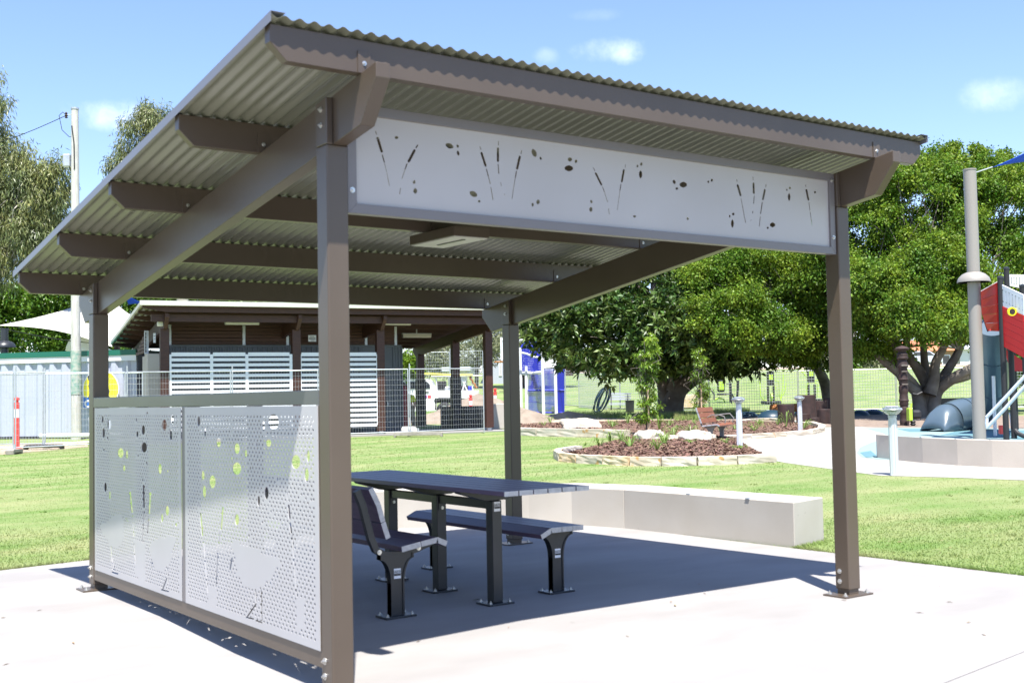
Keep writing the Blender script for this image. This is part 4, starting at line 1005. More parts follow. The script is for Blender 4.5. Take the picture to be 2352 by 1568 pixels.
w0, w1 = ad(-60, 738, 44), ad(330, 792, 50)
o = MB().tube([w0+(w1-w0)*t+np.array([0, 0, -.5*math.sin(math.pi*t)*.5]) for t in np.linspace(0, 1, 10)], .014, 4).build('overhead_wire', m_black, None, off=tuple(w0)); tag(o, 'low black wire sagging across the cream shade sail behind the container', 'wire')
# red and white bollard at the far left
def redpost(x, y, label, h=1.28, d=None, sc_=1):
    P = gp(x, y) if d is None else fpt(x, d); P = np.array([P[0], P[1], Td(P)])
    t = thing('bollard_post', label, 'traffic post', P, 'red and white temporary bollards')
    MB().lathe(P, [(.17, 0), (.17, .05), (.085, .09), (.08, .62*h)], 12).build('base', m_redp, t, smooth=True)
    MB().lathe(P+[0, 0, .62*h+.001], [(.082, 0), (.08, .16*h)], 12).build('white_band', m_white, t, smooth=True)
    MB().lathe(P+[0, 0, .78*h+.002], [(.08, 0), (.078, .12*h), (.05, .13*h), (.05, .16*h), (.085, .17*h), (.08, .21*h), (.02, .225*h)], 12).build('red_top', m_redp, t, smooth=True)
redpost(38, 1035, 'red and white plastic bollard at the far left behind the mesh fence', 1.5)
P = fpt((1250+1540/2.75)/1.6735, 47); redpost((1250+1540/2.75)/1.6735, 0, 'red topped bollard in front of the dirt pile, seen through the mesh fence', 1.2, d=52)
redpost((1250+1800/2.75)/1.6735, 0, 'red topped leaning bollard just left of the slim back post of the shelter', 1.45, d=55)
o = MB().tube([ad(92, 1002, 38.5)*[1, 1, 0]+[0, 0, Td(ad(92, 1002, 38.5))+.22], ad(282, 1004, 38.3)*[1, 1, 0]+[0, 0, Td(ad(282, 1004, 38.3))+.22]], .075, 10).build('white_pipe', m_white, None, off=tuple(ad(92, 1002, 38.5))); tag(o, 'long white plastic pipe lying low at the foot of the container', 'pipe')
# cream shade sail and its posts
def sail(name, label, corners, sag, m, cat='shade sail', n=14):
    A, B_, C_, D_ = [np.array(c, float) for c in corners]; V = []
    for i in range(n+1):
        for j in range(n+1):
            s_, t_ = i/n, j/n
            e = .5*sag*(1-abs(2*s_-1)**2); f = .5*sag*(1-abs(2*t_-1)**2)
            cs = .5+(s_-.5)*(1-.22*(1-(2*t_-1)**2)); ctt = .5+(t_-.5)*(1-.22*(1-(2*s_-1)**2))
            P = A*(1-cs)*(1-ctt)+B_*cs*(1-ctt)+C_*cs*ctt+D_*(1-cs)*ctt
            V.append(P-np.array([0, 0, e*f*.4]))
    F = [(i*(n+1)+j, (i+1)*(n+1)+j, (i+1)*(n+1)+j+1, i*(n+1)+j+1) for i in range(n) for j in range(n)]
    o = npmesh(name, V, F, m, None, off=tuple(A), smooth=True); tag(o, label, cat)
    md = o.modifiers.new('thick', 'SOLIDIFY'); md.thickness = .01
    return o
sail('shade_sail', 'large cream shade sail stretched above the container behind the power pole', [ad(-6, 748, 46), ad(262, 664, 58), ad(330, 742, 52), ad(258, 797, 46.5)], .8, m_sail)
sail('shade_sail', 'small blue shade sail corner behind the left end of the amenities roof', [ad(274, 672, 60), ad(300, 683, 58), ad(340, 700, 56), ad(296, 700, 60)], .2, m_sailb)
def skirtpost(name, label, x, d, ytop, yb, r, ysk, rs, m, hat=True):
    P = fpt(x, d); z = Td(P); zt = ad(x, ytop, d)[2]; t = thing(name, label, 'post', (P[0], P[1], z))
    MB().tube([(P[0], P[1], z), (P[0], P[1], zt)], r, 20).build('post_shaft', m, t, smooth=True)
    MB().tube([(P[0], P[1], zt), (P[0], P[1], zt+.03)], r*1.06, 20).build('post_cap', m, t)
    if hat:
        zs = ad(x, ysk, d)[2]
        MB().lathe((P[0], P[1], zs), [(rs, 0), (rs*1.0, .02), (rs*.92, rs*.28), (rs*.7, rs*.5), (r*1.15, rs*.62), (r*1.1, rs*.6), (rs*.68, rs*.46), (rs*.9, rs*.24), (rs*.97, 0)], 32).build('domed_skirt', m, t, smooth=True)
    return t, P, zt
skirtpost('sail_post', 'dark steel sail post with a flared skirt behind the container at the left edge', 10, 45, 756, 1000, .14, 798, .42, m_char)
skirtpost('sail_post', 'dark steel sail post behind the cream shade sail beside the amenities roof', 269, 57, 664, 1000, .14, 800, .4, m_stump, hat=False)
# tube slide hood behind the container
MB2 = MB().tube([ad(165, 803, 50), ad(185, 797, 49), ad(215, 806, 48)], [.5, .46, .42], 16)
q = ad(165, 803, 50); o = MB().tube([q+[0, 0, .3], q+rh3*.55-[0, 0, .02], q+rh3*1.5-[0, 0, .5]], [.42, .5, .5], 18).build('slide_hood', m_white, None, smooth=True, off=tuple(q-np.array([0, 0, 1]))); tag(o, 'white rounded tube slide end peeking over the container roof', 'slide')

# ------------------------------------------------------------------ trees
def leaves(name, C_, rad, n, l, w, m, parent, droop=0., seed=1, shell=.75, outward=None, flat=.55, rosette=0, ragged=0.):
    """C_: clump centres (k,3), rad: clump radii (k,); leaves as folded diamonds of two triangles"""
    g = np.random.default_rng(seed); k = len(C_)
    wts = rad**2; idx = g.choice(k, n, p=wts/wts.sum())
    if rosette:                             # leaves radiate in small whorls
        nr = n//rosette; ridx = g.choice(k, nr, p=wts/wts.sum()); dv = g.normal(size=(nr, 3)); dv /= np.linalg.norm(dv, axis=1)[:, None]
        dv[:, 2] *= flat; rc = C_[ridx]+dv*(rad[ridx]*(shell+(1-shell)*g.random(nr)))[:, None]
        up = dv+np.array([0, 0, .7]); up /= np.linalg.norm(up, axis=1)[:, None]
        P = np.repeat(rc, rosette, 0); U_ = np.repeat(up, rosette, 0); n = len(P)
        dr = g.normal(size=(n, 3)); dr -= U_*(np.sum(dr*U_, 1))[:, None]; dr /= np.linalg.norm(dr, axis=1)[:, None]
        dr = dr+U_*(.25+.5*g.random(n))[:, None]; dr /= np.linalg.norm(dr, axis=1)[:, None]
    else:
        dv = g.normal(size=(n, 3)); dv /= np.linalg.norm(dv, axis=1)[:, None]; rr = rad[idx]*(shell+(1-shell)*g.random(n))*(.75+.4*g.random(n))
        if ragged: rr = rr*(1+ragged*(np.sin(dv@np.array([3.1, 1.7, 4.3])*2.2+idx*1.7)+g.exponential(.35, n)))
        dv2 = dv.copy(); dv2[:, 2] *= flat; P = C_[idx]+dv2*rr[:, None]
        dr = g.normal(size=(n, 3))+dv*.6; dr[:, 2] -= droop*2.2; dr /= np.linalg.norm(dr, axis=1)[:, None]
    L = l*(.6+.7*g.random(n)); Wd = w*(.6+.7*g.random(n))
    sdv = np.cross(dr, g.normal(size=(n, 3))+np.array([0, 0, 1.2])*(1-droop)); sdv /= (np.linalg.norm(sdv, axis=1)[:, None]+1e-9)
    nn = np.cross(sdv, dr)
    v = np.zeros((n, 4, 3), np.float32)
    v[:, 0] = P; v[:, 1] = P+dr*(L*.5)[:, None]+sdv*(Wd*.5)[:, None]+nn*(Wd*.18)[:, None]
    v[:, 2] = P+dr*L[:, None]-np.array([0, 0, 1])*(L*.12)[:, None]; v[:, 3] = P+dr*(L*.5)[:, None]-sdv*(Wd*.5)[:, None]+nn*(Wd*.18)[:, None]
    f = np.arange(n*4).reshape(-1, 4)
    f = np.concatenate([f[:, [0, 1, 2]], f[:, [0, 2, 3]]])
    o = npmesh(name, v.reshape(-1, 3), f, m, parent, k=3); o['kind'] = 'stuff'; return o
def lobes(L, d, nc, seed, rmin=.35, rmax=.8, depth=.8, jitter=.12):
    """crown lobes given as (x, y, rx, ry[, dd]) on the photo at distance d -> clump centres on the lobe surfaces"""
    g = np.random.default_rng(seed); C_ = []; Rr = []
    A = np.array([q[2]*q[3] for q in L], float); cnt = np.maximum(3, (nc*A/A.sum()).astype(int))
    for q, c in zip(L, cnt):
        dd = d+(q[4] if len(q) > 4 else 0); P = ad(q[0], q[1], dd); k = dd/FPX; rx, ry = q[2]*k, q[3]*k; rd = (rx+ry)/2*depth
        u = g.normal(size=(c, 3)); u /= np.linalg.norm(u, axis=1)[:, None]; rr = .62+.42*g.random(c)**.7
        Q = P+rh3*(u[:, 0]*rx*rr)[:, None]+wh3*(u[:, 1]*rd*rr)[:, None]+np.array([0, 0, 1])*(u[:, 2]*ry*rr)[:, None]
        C_.append(Q); Rr.append((rmin+(rmax-rmin)*g.random(c)))
    return np.concatenate(C_), np.concatenate(Rr)
def limbs(parent, L, m, d, name='limb', sc=1):
    """each limb: list of (x, y, dd, radius_m)"""
    for q in L:
        pts = [ad(a[0], a[1], d+a[2]) for a in q]; rad = [a[3]*sc for a in q]
        P = []; Rr = []
        for i in range(len(pts)-1):
            for t in np.linspace(0, 1, 5)[:-1 if i < len(pts)-2 else None]:
                p0 = pts[max(i-1, 0)]; p1 = pts[i]; p2 = pts[i+1]; p3 = pts[min(i+2, len(pts)-1)]
                P.append(.5*((2*p1)+(-p0+p2)*t+(2*p0-5*p1+4*p2-p3)*t*t+(-p0+3*p1-3*p2+p3)*t**3)); Rr.append(rad[i]+(rad[i+1]-rad[i])*t)
        MB().tube(P, Rr, 9).build(name, m, parent, smooth=True)
def tree(label, P, group=None, name='tree', cat='tree'): return thing(name, label, cat, P, group)
def twigs(parent, C_, origin, m, n, seed, r=.02, name='branches'):
    g = np.random.default_rng(seed); b = MB(); ii = g.choice(len(C_), min(n, len(C_)), replace=False)
    for i in ii:
        o_ = origin[g.integers(len(origin))]; a = C_[i]; mid = (a+o_)/2+g.normal(size=3)*.25*np.array([1, 1, .5])
        b.tube([o_, mid, a], [r*2, r*1.3, r*.5], 4, cap=False)
    o = b.build(name, m, parent); o['kind'] = 'stuff'; return o

# big dark fig with leaning trunks
dF = 55.7; P = gp(1545, 957); t = tree('broad dark glossy fig tree with a forked leaning trunk behind the mesh fence', P)
LF = [(1480, 650, 200, 100), (1400, 760, 120, 90, -3), (1290, 740, 85, 80), (1560, 760, 150, 100, -4), (1660, 800, 110, 60, -3), (1450, 812, 90, 42, -4), (1330, 800, 60, 60, -1), (1385, 838, 40, 26, -4), (1600, 600, 120, 70, 1), (1700, 700, 120, 100, 2), (1500, 820, 90, 28, -2), (1270, 790, 40, 45), (1640, 832, 110, 20, -3), (1740, 826, 90, 22, -2), (1830, 828, 60, 18, -1)]
C_, Rr = lobes(LF, dF, 420, 21, .45, .95)
leaves('foliage', C_, Rr, 56000, .34, .13, LEAF['fig_leaf'], t, seed=3, rosette=8, shell=.5, flat=.8)
limbs(t, [[(1540, 960, 0, .75), (1545, 930, 0, .55), (1560, 895, 0, .42), (1600, 865, 0, .34), (1660, 835, 0, .2), (1710, 800, 0, .1)],
          [(1530, 958, 0, .5), (1530, 920, .3, .42), (1525, 885, .3, .34), (1505, 850, .3, .25), (1470, 800, 0, .15), (1440, 740, 0, .08)],
          [(1545, 900, 0, .36), (1550, 860, 0, .3), (1520, 800, 0, .25), (1505, 700, 0, .2), (1500, 620, 0, .12)],
          [(1555, 890, 0, .3), (1590, 850, 1, .25), (1600, 780, 1, .2), (1590, 680, 0, .12)],
          [(1500, 700, 0, .15), (1470, 660, -1, .12), (1420, 640, -1, .06)], [(1503, 680, 0, .12), (1530, 640, -1, .1), (1545, 600, -1, .06)]], m_bark, dF)
br_o = [ad(1505, 700, dF), ad(1470, 800, dF), ad(1600, 780, dF), ad(1530, 820, dF), ad(1660, 835, dF)]
twigs(t, C_, br_o, m_bark, 120, 5, .03)
# bright spreading trees at the right
dB = 48.5; P = gp(2130, 957); t = tree('wide bright green tree with many grey stems fanning from one thick trunk', P)
LB = [(2000, 560, 150, 130, 1), (2120, 480, 160, 110), (2280, 470, 140, 110, 1), (2050, 680, 130, 90, -2), (2160, 640, 110, 90, -3), (2280, 640, 110, 120, 0), (2010, 760, 90, 55, -1), (2130, 720, 80, 60, -5), (2200, 740, 60, 50, -4), (2370, 520, 80, 150, 2), (2090, 400, 110, 55, 2), (2200, 380, 80, 50, 2), (2300, 390, 70, 50, 3), (2380, 700, 70, 120, 3), (1980, 450, 70, 50, 2), (2015, 650, 70, 70, -3)]
C_, Rr = lobes(LB, dB, 520, 31, .25, .85)
leaves('foliage', C_, Rr, 270000, .125, .082, LEAF['bright_leaf'], t, seed=4, droop=.25, shell=.25, flat=.75, ragged=.38)
g2 = np.random.default_rng(5)
wisps = [(2085, 372, 8, 22, 2), (2188, 345, 7, 20, 2), (2245, 352, 9, 22, 2), (2262, 340, 6, 20, 2), (2160, 370, 14, 10, 2), (2310, 358, 12, 16, 2), (2010, 420, 16, 12, 2)]
C2, R2 = lobes(wisps, dB, 50, 33, .12, .3); leaves('foliage', C2, R2, 3500, .13, .08, LEAF['bright_leaf'], t, seed=6, droop=.3)
tb0 = (2135, 962)
limbs(t, [[(2114, 965, 0, .40), (2112, 925, 0, .34), (2102, 890, 0, .28), (2075, 860, -.5, .28), (2060, 820, -.5, .22), (2040, 770, -1, .16), (2000, 720, -1, .1)],
          [(2142, 965, 0, .40), (2144, 925, 0, .36), (2156, 893, 0, .31), (2200, 862, -.5, .25), (2240, 840, -.5, .24), (2260, 800, 0, .18), (2290, 740, 0, .1)],
          [(2128, 958, .2, .42), (2128, 920, .2, .38), (2128, 885, .2, .28), (2110, 850, .3, .26), (2085, 810, .3, .2), (2080, 760, 0, .15), (2060, 680, 0, .1)],
          [(2135, 905, -.3, .36), (2145, 870, -.3, .28), (2150, 830, -.3, .22), (2170, 790, -.5, .18), (2180, 720, -1, .12), (2170, 640, -1, .08)],
          [(2150, 900, .5, .3), (2170, 860, .5, .24), (2200, 810, .5, .2), (2215, 760, .5, .15), (2240, 680, 0, .1)],
          [(2105, 900, -.6, .26), (2080, 880, -.8, .2), (2065, 855, -.8, .18), (2070, 800, -1, .15), (2050, 770, -1, .14), (2065, 700, -2, .1)],
          [(2080, 870, -.5, .22), (2030, 830, -1, .18), (2000, 800, -1, .14), (1960, 780, -1, .1), (1900, 770, -1, .06)],
          [(2070, 850, .5, .2), (2030, 800, 1, .15), (1990, 760, 1, .12), (1960, 700, 1, .08)],
          [(2140, 880, .8, .24), (2125, 840, 1, .2), (2120, 780, 1, .16), (2110, 700, 1, .12), (2120, 600, 1, .08)],
          [(2190, 872, 0, .22), (2230, 860, .3, .2), (2265, 830, .5, .17), (2310, 790, 1, .12), (2350, 740, 1, .08)],
          [(2060, 815, -1, .14), (2045, 780, -1.2, .12), (2010, 770, -1.5, .08), (1985, 740, -1.5, .06)],
          [(2215, 765, .5, .13), (2205, 700, 0, .1), (2180, 600, 0, .07)]], m_bark, dB, sc=.84)
org = [ad(x, y, dB) for x, y in ((2040, 770), (2080, 760), (2170, 790), (2200, 800), (2260, 790), (2000, 760), (2120, 760), (2150, 720))]
twigs(t, C_, org, m_bark, 330, 8, .022)
dC = 52; P = gp(1795, 948); P = np.array([*fpt(1850, 56)[:2], Td(fpt(1850, 56))]); t = tree('bright green feathery tree between the dark fig and the right shelter post', P)
LC = [(1660, 620, 90, 60), (1760, 640, 130, 80, 0), (1880, 640, 100, 80), (1680, 720, 90, 55, -3), (1760, 760, 90, 50, -3), (1850, 740, 80, 70, -1), (1620, 660, 50, 50, -1), (1900, 800, 60, 40, 0), (1930, 700, 60, 100, 1), (1840, 810, 60, 35, 0), (1710, 600, 130, 30, 0), (1860, 600, 130, 40, 1)]
C_, Rr = lobes(LC, dC, 320, 41, .25, .8)
leaves('foliage', C_, Rr, 150000, .125, .082, LEAF['bright_leaf'], t, seed=7, droop=.25, shell=.25, flat=.7, ragged=.38)
limbs(t, [[(1905, 935, 4, .3), (1895, 880, 4, .26), (1870, 830, 2, .22), (1840, 780, 1, .16), (1800, 740, 0, .12), (1760, 700, 0, .08)], [(1870, 830, 2, .18), (1900, 780, 1, .14), (1910, 700, 1, .08)], [(1800, 740, 0, .1), (1730, 750, -1, .08), (1680, 720, -2, .05)], [(1840, 780, 1, .1), (1780, 790, 0, .08), (1720, 780, -1, .05)]], m_bark, dC)
twigs(t, C_, [ad(1800, 740, dC), ad(1900, 780, dC), ad(1760, 700, dC), ad(1870, 800, dC)], m_bark, 150, 9, .02)
# gum trees at the left: hanging strap leaves
def gum(label, L, d, nc, nl, tr, seed, P):
    t = tree(label, P); C_, Rr = lobes(L, d, nc, seed, .3, .75, jitter=.2)
    leaves('foliage', C_, Rr, nl, .24, .042, LEAF['gum_leaf'], t, seed=seed, droop=.9, shell=.2, flat=1.5)
    limbs(t, tr, m_bark2, d); org = [ad(q[-2][0], q[-2][1], d) for q in tr]; twigs(t, C_, org, m_bark2, 110, seed, .018); return t
gum('tall gum tree with drooping grey green leaves at the left edge beside the power pole', [(-30, 230, 50, 55), (-10, 290, 32, 50), (-60, 330, 60, 60), (20, 400, 70, 50), (60, 460, 80, 60), (120, 440, 38, 60), (40, 550, 70, 60), (90, 540, 50, 50), (-20, 480, 60, 80), (135, 385, 22, 18), (10, 620, 50, 40), (-30, 560, 50, 60), (30, 365, 40, 25), (115, 500, 30, 40)],
    50, 330, 58000, [[(-120, 1000, 0, .4), (-90, 800, 0, .32), (-60, 600, 0, .24), (-30, 450, 0, .14), (-20, 300, 0, .07)], [(-70, 640, 0, .14), (0, 520, 0, .1), (60, 450, 0, .06), (110, 420, 0, .03)], [(-60, 560, 0, .1), (20, 560, 0, .07), (80, 520, 0, .04)], [(-80, 700, 0, .1), (0, 640, 0, .07), (40, 560, 0, .04)]], 51, fpt(-120, 50))
gum('gum tree crown showing above the sloping edge of the shelter roof', [(330, 290, 50, 40), (290, 350, 40, 45), (360, 300, 40, 60), (330, 380, 60, 60), (270, 390, 25, 30), (400, 350, 60, 90), (350, 265, 30, 20), (380, 450, 60, 60), (460, 420, 60, 80)],
    60, 170, 30000, [[(420, 1000, 0, .4), (420, 700, 0, .3), (400, 480, 0, .2), (370, 360, 0, .1), (350, 290, 0, .05)], [(405, 520, 0, .12), (340, 430, 0, .08), (290, 370, 0, .04)]], 52, fpt(420, 60))
# dense hedge-like trees behind the container and the block
def bushy(label, L, d, nc, nl, mk, seed, P, ll=.22, lw=.13, tr=None, group='trees behind the container and amenities block', shell=.6):
    t = tree(label, P, group); C_, Rr = lobes(L, d, nc, seed, .4, .9)
    leaves('foliage', C_, Rr, nl, ll, lw, LEAF[mk], t, seed=seed, shell=shell, flat=.85)
    if tr: limbs(t, tr, m_bark, d)
    else:
        x = L[0][0]; q = fpt(x, d); MB().tube([(q[0], q[1], Td(q)), (q[0], q[1], Td(q)+2.5)], [.25, .18], 8).build('trunk', m_bark, t, smooth=True)
    return t
bushy('dense glossy tree behind the cream shade sail, nearest the left edge', [(30, 700, 70, 50), (90, 690, 70, 60), (50, 770, 90, 30), (-30, 730, 60, 60), (120, 760, 70, 45)], 62, 170, 20000, 'hedge_leaf', 61, fpt(30, 62))
bushy('dense glossy tree behind the power pole and the cream sail', [(170, 700, 70, 60), (220, 720, 70, 70), (150, 770, 60, 35), (240, 780, 60, 30)], 63, 140, 16000, 'hedge_leaf', 62, fpt(180, 63))
bushy('dark dense tree rising just over the left end of the amenities roof', [(300, 700, 60, 50), (350, 690, 60, 40), (400, 710, 70, 55), (300, 760, 60, 40)], 66, 120, 13000, 'hedge_leaf', 63, fpt(330, 66))
bushy('dense tree crown showing above the middle of the amenities roof', [(480, 700, 70, 40), (560, 705, 60, 34), (610, 712, 40, 24)], 68, 90, 9000, 'hedge_leaf', 64, fpt(530, 68))
bushy('dense tree past the left end of the container, outside the frame', [(-260, 740, 90, 70), (-200, 780, 70, 50)], 64, 90, 9000, 'hedge_leaf', 91, fpt(-250, 64))
bushy('rounded tree well left of the container, outside the frame', [(-520, 720, 120, 90), (-430, 780, 80, 50)], 70, 100, 10000, 'hedge_leaf', 92, fpt(-500, 70))
bushy('spreading tree right of the play tower, outside the frame', [(2700, 640, 160, 130), (2600, 740, 110, 70), (2820, 740, 110, 70)], 62, 140, 16000, 'bright_leaf', 93, fpt(2700, 62))
bushy('pale grey green tree behind the blue climbing frame', [(1230, 740, 60, 55), (1290, 700, 50, 40), (1200, 790, 50, 40), (1260, 790, 50, 30)], 88, 120, 15000, 'pale_leaf', 65, fpt(1235, 88), .3, .07, [[(1225, 900, 0, .25), (1232, 820, 0, .2), (1240, 740, 0, .12), (1270, 700, 0, .06)], [(1232, 810, 0, .1), (1205, 760, 0, .08), (1190, 720, 0, .04)], [(1240, 780, 0, .1), (1270, 740, 0, .07), (1310, 690, 0, .04)]], 'pale trees on the far rise')
bushy('pale feathery tree seen through the open end of the amenities block', [(1080, 800, 60, 50), (1030, 815, 40, 40), (990, 820, 30, 35), (1130, 780, 50, 40), (950, 820, 30, 30), (1160, 740, 40, 40)], 90, 130, 15000, 'pale_leaf', 66, fpt(1070, 90), .3, .07, [[(1094, 905, 0, .16), (1097, 780, 0, .13), (1100, 740, 0, .07)], [(1095, 830, 0, .08), (1060, 790, 0, .04)], [(1095, 850, 0, .08), (1130, 800, 0, .04)]], 'pale trees on the far rise')
bushy('small round light green bush beyond the open end of the amenities block', [(932, 840, 16, 22)], 60, 22, 2600, 'bright_leaf', 67, fpt(932, 60), .18, .11, None, None)
bushy('dark green shrubbery behind the red play tower at the right edge', [(2380, 830, 50, 60), (2330, 820, 40, 50), (2310, 880, 30, 20)], 62, 60, 6000, 'hedge_leaf', 68, fpt(2360, 62), .2, .12, None, None)
for i, (x, y, rx, ry, lab) in enumerate(((1955, 832, 14, 16, 'low shrub on the far rise left of the leaning tree stems'), (2015, 838, 24, 10, 'low pale shrub on the far rise between the tree stems'), (1900, 838, 30, 10, 'low shrub on the far rise beside the right shelter post'))):
    bushy(lab, [(x, y, rx, ry)], 112, 14, 1100, 'pale_leaf' if i else 'hedge_leaf', 70+i, fpt(x, 112), .5, .2, None, 'shrubs on the far rise')

# young staked trees in the mulch bed
def young(x, yb, ytop, label, seed, rx, segs, d=None):
    P = gp(x, yb); d = dist(P); t = tree(label, P, 'young staked trees', 'sapling'); k = d/FPX
    zt = ad(x, ytop, d)[2]
    L = [(x+a*.8, y, b_*.62, c*.8) for a, y, b_, c in segs]
    C_, Rr = lobes(L, d, 70, seed, .08, .2, depth=.9)
    leaves('foliage', C_, Rr, 3600 if seed == 81 else 1900, .13, .038, LEAF['young_leaf'], t, seed=seed, droop=.3, shell=.1)
    MB().tube([P, (P[0]+.03, P[1], P[2]+(zt-P[2])*.5), (P[0], P[1], zt-.2)], [.03, .022, .01], 6).build('trunk', m_bark, t, smooth=True)
    twigs(t, C_, [np.array([P[0], P[1], P[2]+h_]) for h_ in np.linspace(.5, (zt-P[2])*.8, 6)], m_bark, 40, seed, .006)
    sk = P+rh3*.06-wh3*.08
    zs = ad(x, yb-(yb-ytop)*.48, d)[2]
    MB().tube([sk, (sk[0], sk[1], zs)], .03, 6).build('stake', m_stake, t)
    return t
young(1485, 1004, 765, 'leafy young tree tied to a pale stake at the centre of the mulch bed', 81, 30, [(8, 790, 22, 28), (20, 810, 28, 30), (-10, 830, 32, 30), (10, 855, 30, 22), (-14, 880, 22, 24), (0, 905, 30, 22), (12, 930, 32, 22), (-8, 955, 22, 18), (6, 780, 16, 14)])
young(1608, 945+22, 790, 'slimmer young tree tied to a pale stake behind the brown park bench', 82, 24, [(-4, 810, 14, 22), (4, 835, 20, 22), (-6, 865, 22, 20), (8, 895, 22, 22), (-2, 925, 22, 18), (14, 910, 16, 18)])

# ------------------------------------------------------------------ mulch beds, edging stones, boulders, plants
def mound(name, poly, h, m, seed):
    g = np.random.default_rng(seed); P = np.array([p[:2] for p in poly]); c = P.mean(0)
    b = MB(); n = len(P); rings = 6; noise = g.normal(0, .012, (rings+1, n))
    for r_ in range(rings):
        f = 1-r_/rings
        for i in range(n):
            q = c+(P[i]-c)*f; b.v.append((q[0], q[1], Td(q)+.02+h*(1-f**2.2)+(noise[r_, i] if r_ else 0)))
    b.v.append((c[0], c[1], Td(c)+.02+h))
    for r_ in range(rings-1):
        for i in range(n): j = (i+1) % n; b.f.append((r_*n+i, r_*n+j, (r_+1)*n+j, (r_+1)*n+i))
    for i in range(n): b.f.append(((rings-1)*n+i, (rings-1)*n+(i+1) % n, rings*n))
    # chips pinned to the mound
    o = b.build(name, m, smooth=True); tag(o, kind='structure')
    def hz(q):
        lo = 1.0                            # ring fraction by ray from centre
        v = q-c; best = 0
        for i in range(n):
            a = P[i]-c; d_ = P[(i+1) % n]-c; den = a[0]*d_[1]-a[1]*d_[0]
            if abs(den) < 1e-9: continue
            s_ = (v[0]*d_[1]-v[1]*d_[0])/den; t_ = (a[0]*v[1]-a[1]*v[0])/den
            if s_ >= 0 and t_ >= 0: best = max(best, s_+t_)
        return best
    return c, hz
def mdz(q, c, hz, h): f = min(1, hz(np.array(q[:2]))); return Td(q)+.02+h*(1-f**2.2)
def resample(pts, step):
    P = [np.array(p[:2], float) for p in pts]; out = [P[0]]; acc = 0
    for i in range(len(P)-1):
        L = np.linalg.norm(P[i+1]-P[i]); k = max(1, int(L/step))
        for j in range(1, k+1): out.append(P[i]+(P[i+1]-P[i])*j/k)
    return out
def edging(label, pts, step, h, w, seed, mats):
    h *= .85
    g = random.Random(seed); r_ = thing('stone_edging', label, 'edging', (pts[0][0], pts[0][1], Td(pts[0])))
    P = resample(pts, step)
    for i in range(len(P)-1):
        A, C_ = P[i], P[i+1]; ax = (C_-A); L = np.linalg.norm(ax); ax /= L; nr_ = np.array([-ax[1], ax[0]])
        bm = bmesh.new(); bmesh.ops.create_cube(bm, size=1); bmesh.ops.subdivide_edges(bm, edges=bm.edges[:], cuts=3, use_grid_fill=True)
        for v in bm.verts:
            x, y, z = v.co; s_ = g.random
            dx, dy, dz = (s_()-.5)*.02, (s_()-.5)*.022, (s_()-.5)*.015
            q = (A+C_)/2+ax*(x*(L-.012)+dx*.4)+nr_*(y*w+dy*(1 if z < .4 else .3)); v.co = (q[0], q[1], Td(q)-.04+(z+.5)*(h+.04)+(dz if z < .4 else dz*.5))
        me = bpy.data.meshes.new('stone'); o_ = OFF[r_.name]; bm.transform(Matrix.Translation((-o_[0], -o_[1], -o_[2]))); bm.to_mesh(me); bm.free()
        me.materials.append(g.choice(mats)); link(me, 'stone', r_)
    return r_
MH1, MH2 = .10, .10
bedc1 = mound('mulch_bed', BED1, MH1+.06, m_mulch, 1); bedc2 = mound('mulch_bed', BED2, MH2+.05, m_mulch, 2)
def bedz(q):
    for poly, (c, hz), h in ((BED1, bedc1, MH1+.06), (BED2, bedc2, MH2+.05)):
        if hz(np.array(q[:2])) < 1: return mdz(q, c, hz, h)
    return Td(q)
EM = [m_stone, m_stone, m_stone3, m_stone2, m_stone3]
edging('sandstone block edging curving round the near mulch bed with brown bark', pxpoly([(1330, 1040), (1285, 1047), (1280, 1052), (1292, 1059), (1330, 1063), (1390, 1066), (1450, 1069), (1520, 1070), (1600, 1069), (1690, 1066), (1778, 1061)]), .55, .20, .16, 5, EM)
edging('pale sandstone edging along the front of the left mulch bed behind the shelter post', pxpoly([(1170, 998), (1240, 1001), (1330, 1003), (1440, 1006)]), 1.1, .28, .3, 6, [m_stone3, m_stone])
edging('pale stone kerb round the right end of the far mulch bed by the park bench', pxpoly([(1660, 1012), (1720, 1008), (1800, 1003), (1860, 998), (1886, 992), (1888, 984), (1862, 976)]), .8, .16, .2, 7, [m_stone3, m_stone3, m_stone])
edging('low pale kerb between the shaded softfall and the mulch bed', pxpoly([(1690, 971), (1730, 966), (1770, 964), (1840, 973), (1890, 981)]), 1.0, .10, .22, 8, [m_stone3])
# mulch chips
def chips(poly, n, seed):
    g = np.random.default_rng(seed); P = np.array([p[:2] for p in poly]); lo, hi = P.min(0), P.max(0)
    Q = lo+(hi-lo)*g.random((n*3, 2)); Q = Q[inpoly(Q, poly)][:n]; n = len(Q)
    z = np.array([bedz(q) for q in Q]); a = g.random(n)*6.28; L = .03+.06*g.random(n); w_ = .006+.012*g.random(n); t_ = g.normal(0, .25, n)
    d1 = np.stack([np.cos(a)*L/2, np.sin(a)*L/2, t_*L/2], 1); d2 = np.stack([-np.sin(a)*w_, np.cos(a)*w_, g.normal(0, .5, n)*w_], 1)
    C0 = np.stack([Q[:, 0], Q[:, 1], z+.012+.02*g.random(n)], 1)
    v = np.stack([C0-d1-d2, C0+d1-d2, C0+d1+d2, C0-d1+d2], 1).reshape(-1, 3)
    return v
vv = np.concatenate([chips(BED1, 14000, 3), chips(BED2, 12000, 4)])
o = npmesh('mulch_chips', vv, np.arange(len(vv)).reshape(-1, 4), m_chip); tag(o, 'loose brown bark chips scattered over the mulch beds', 'mulch', kind='stuff')
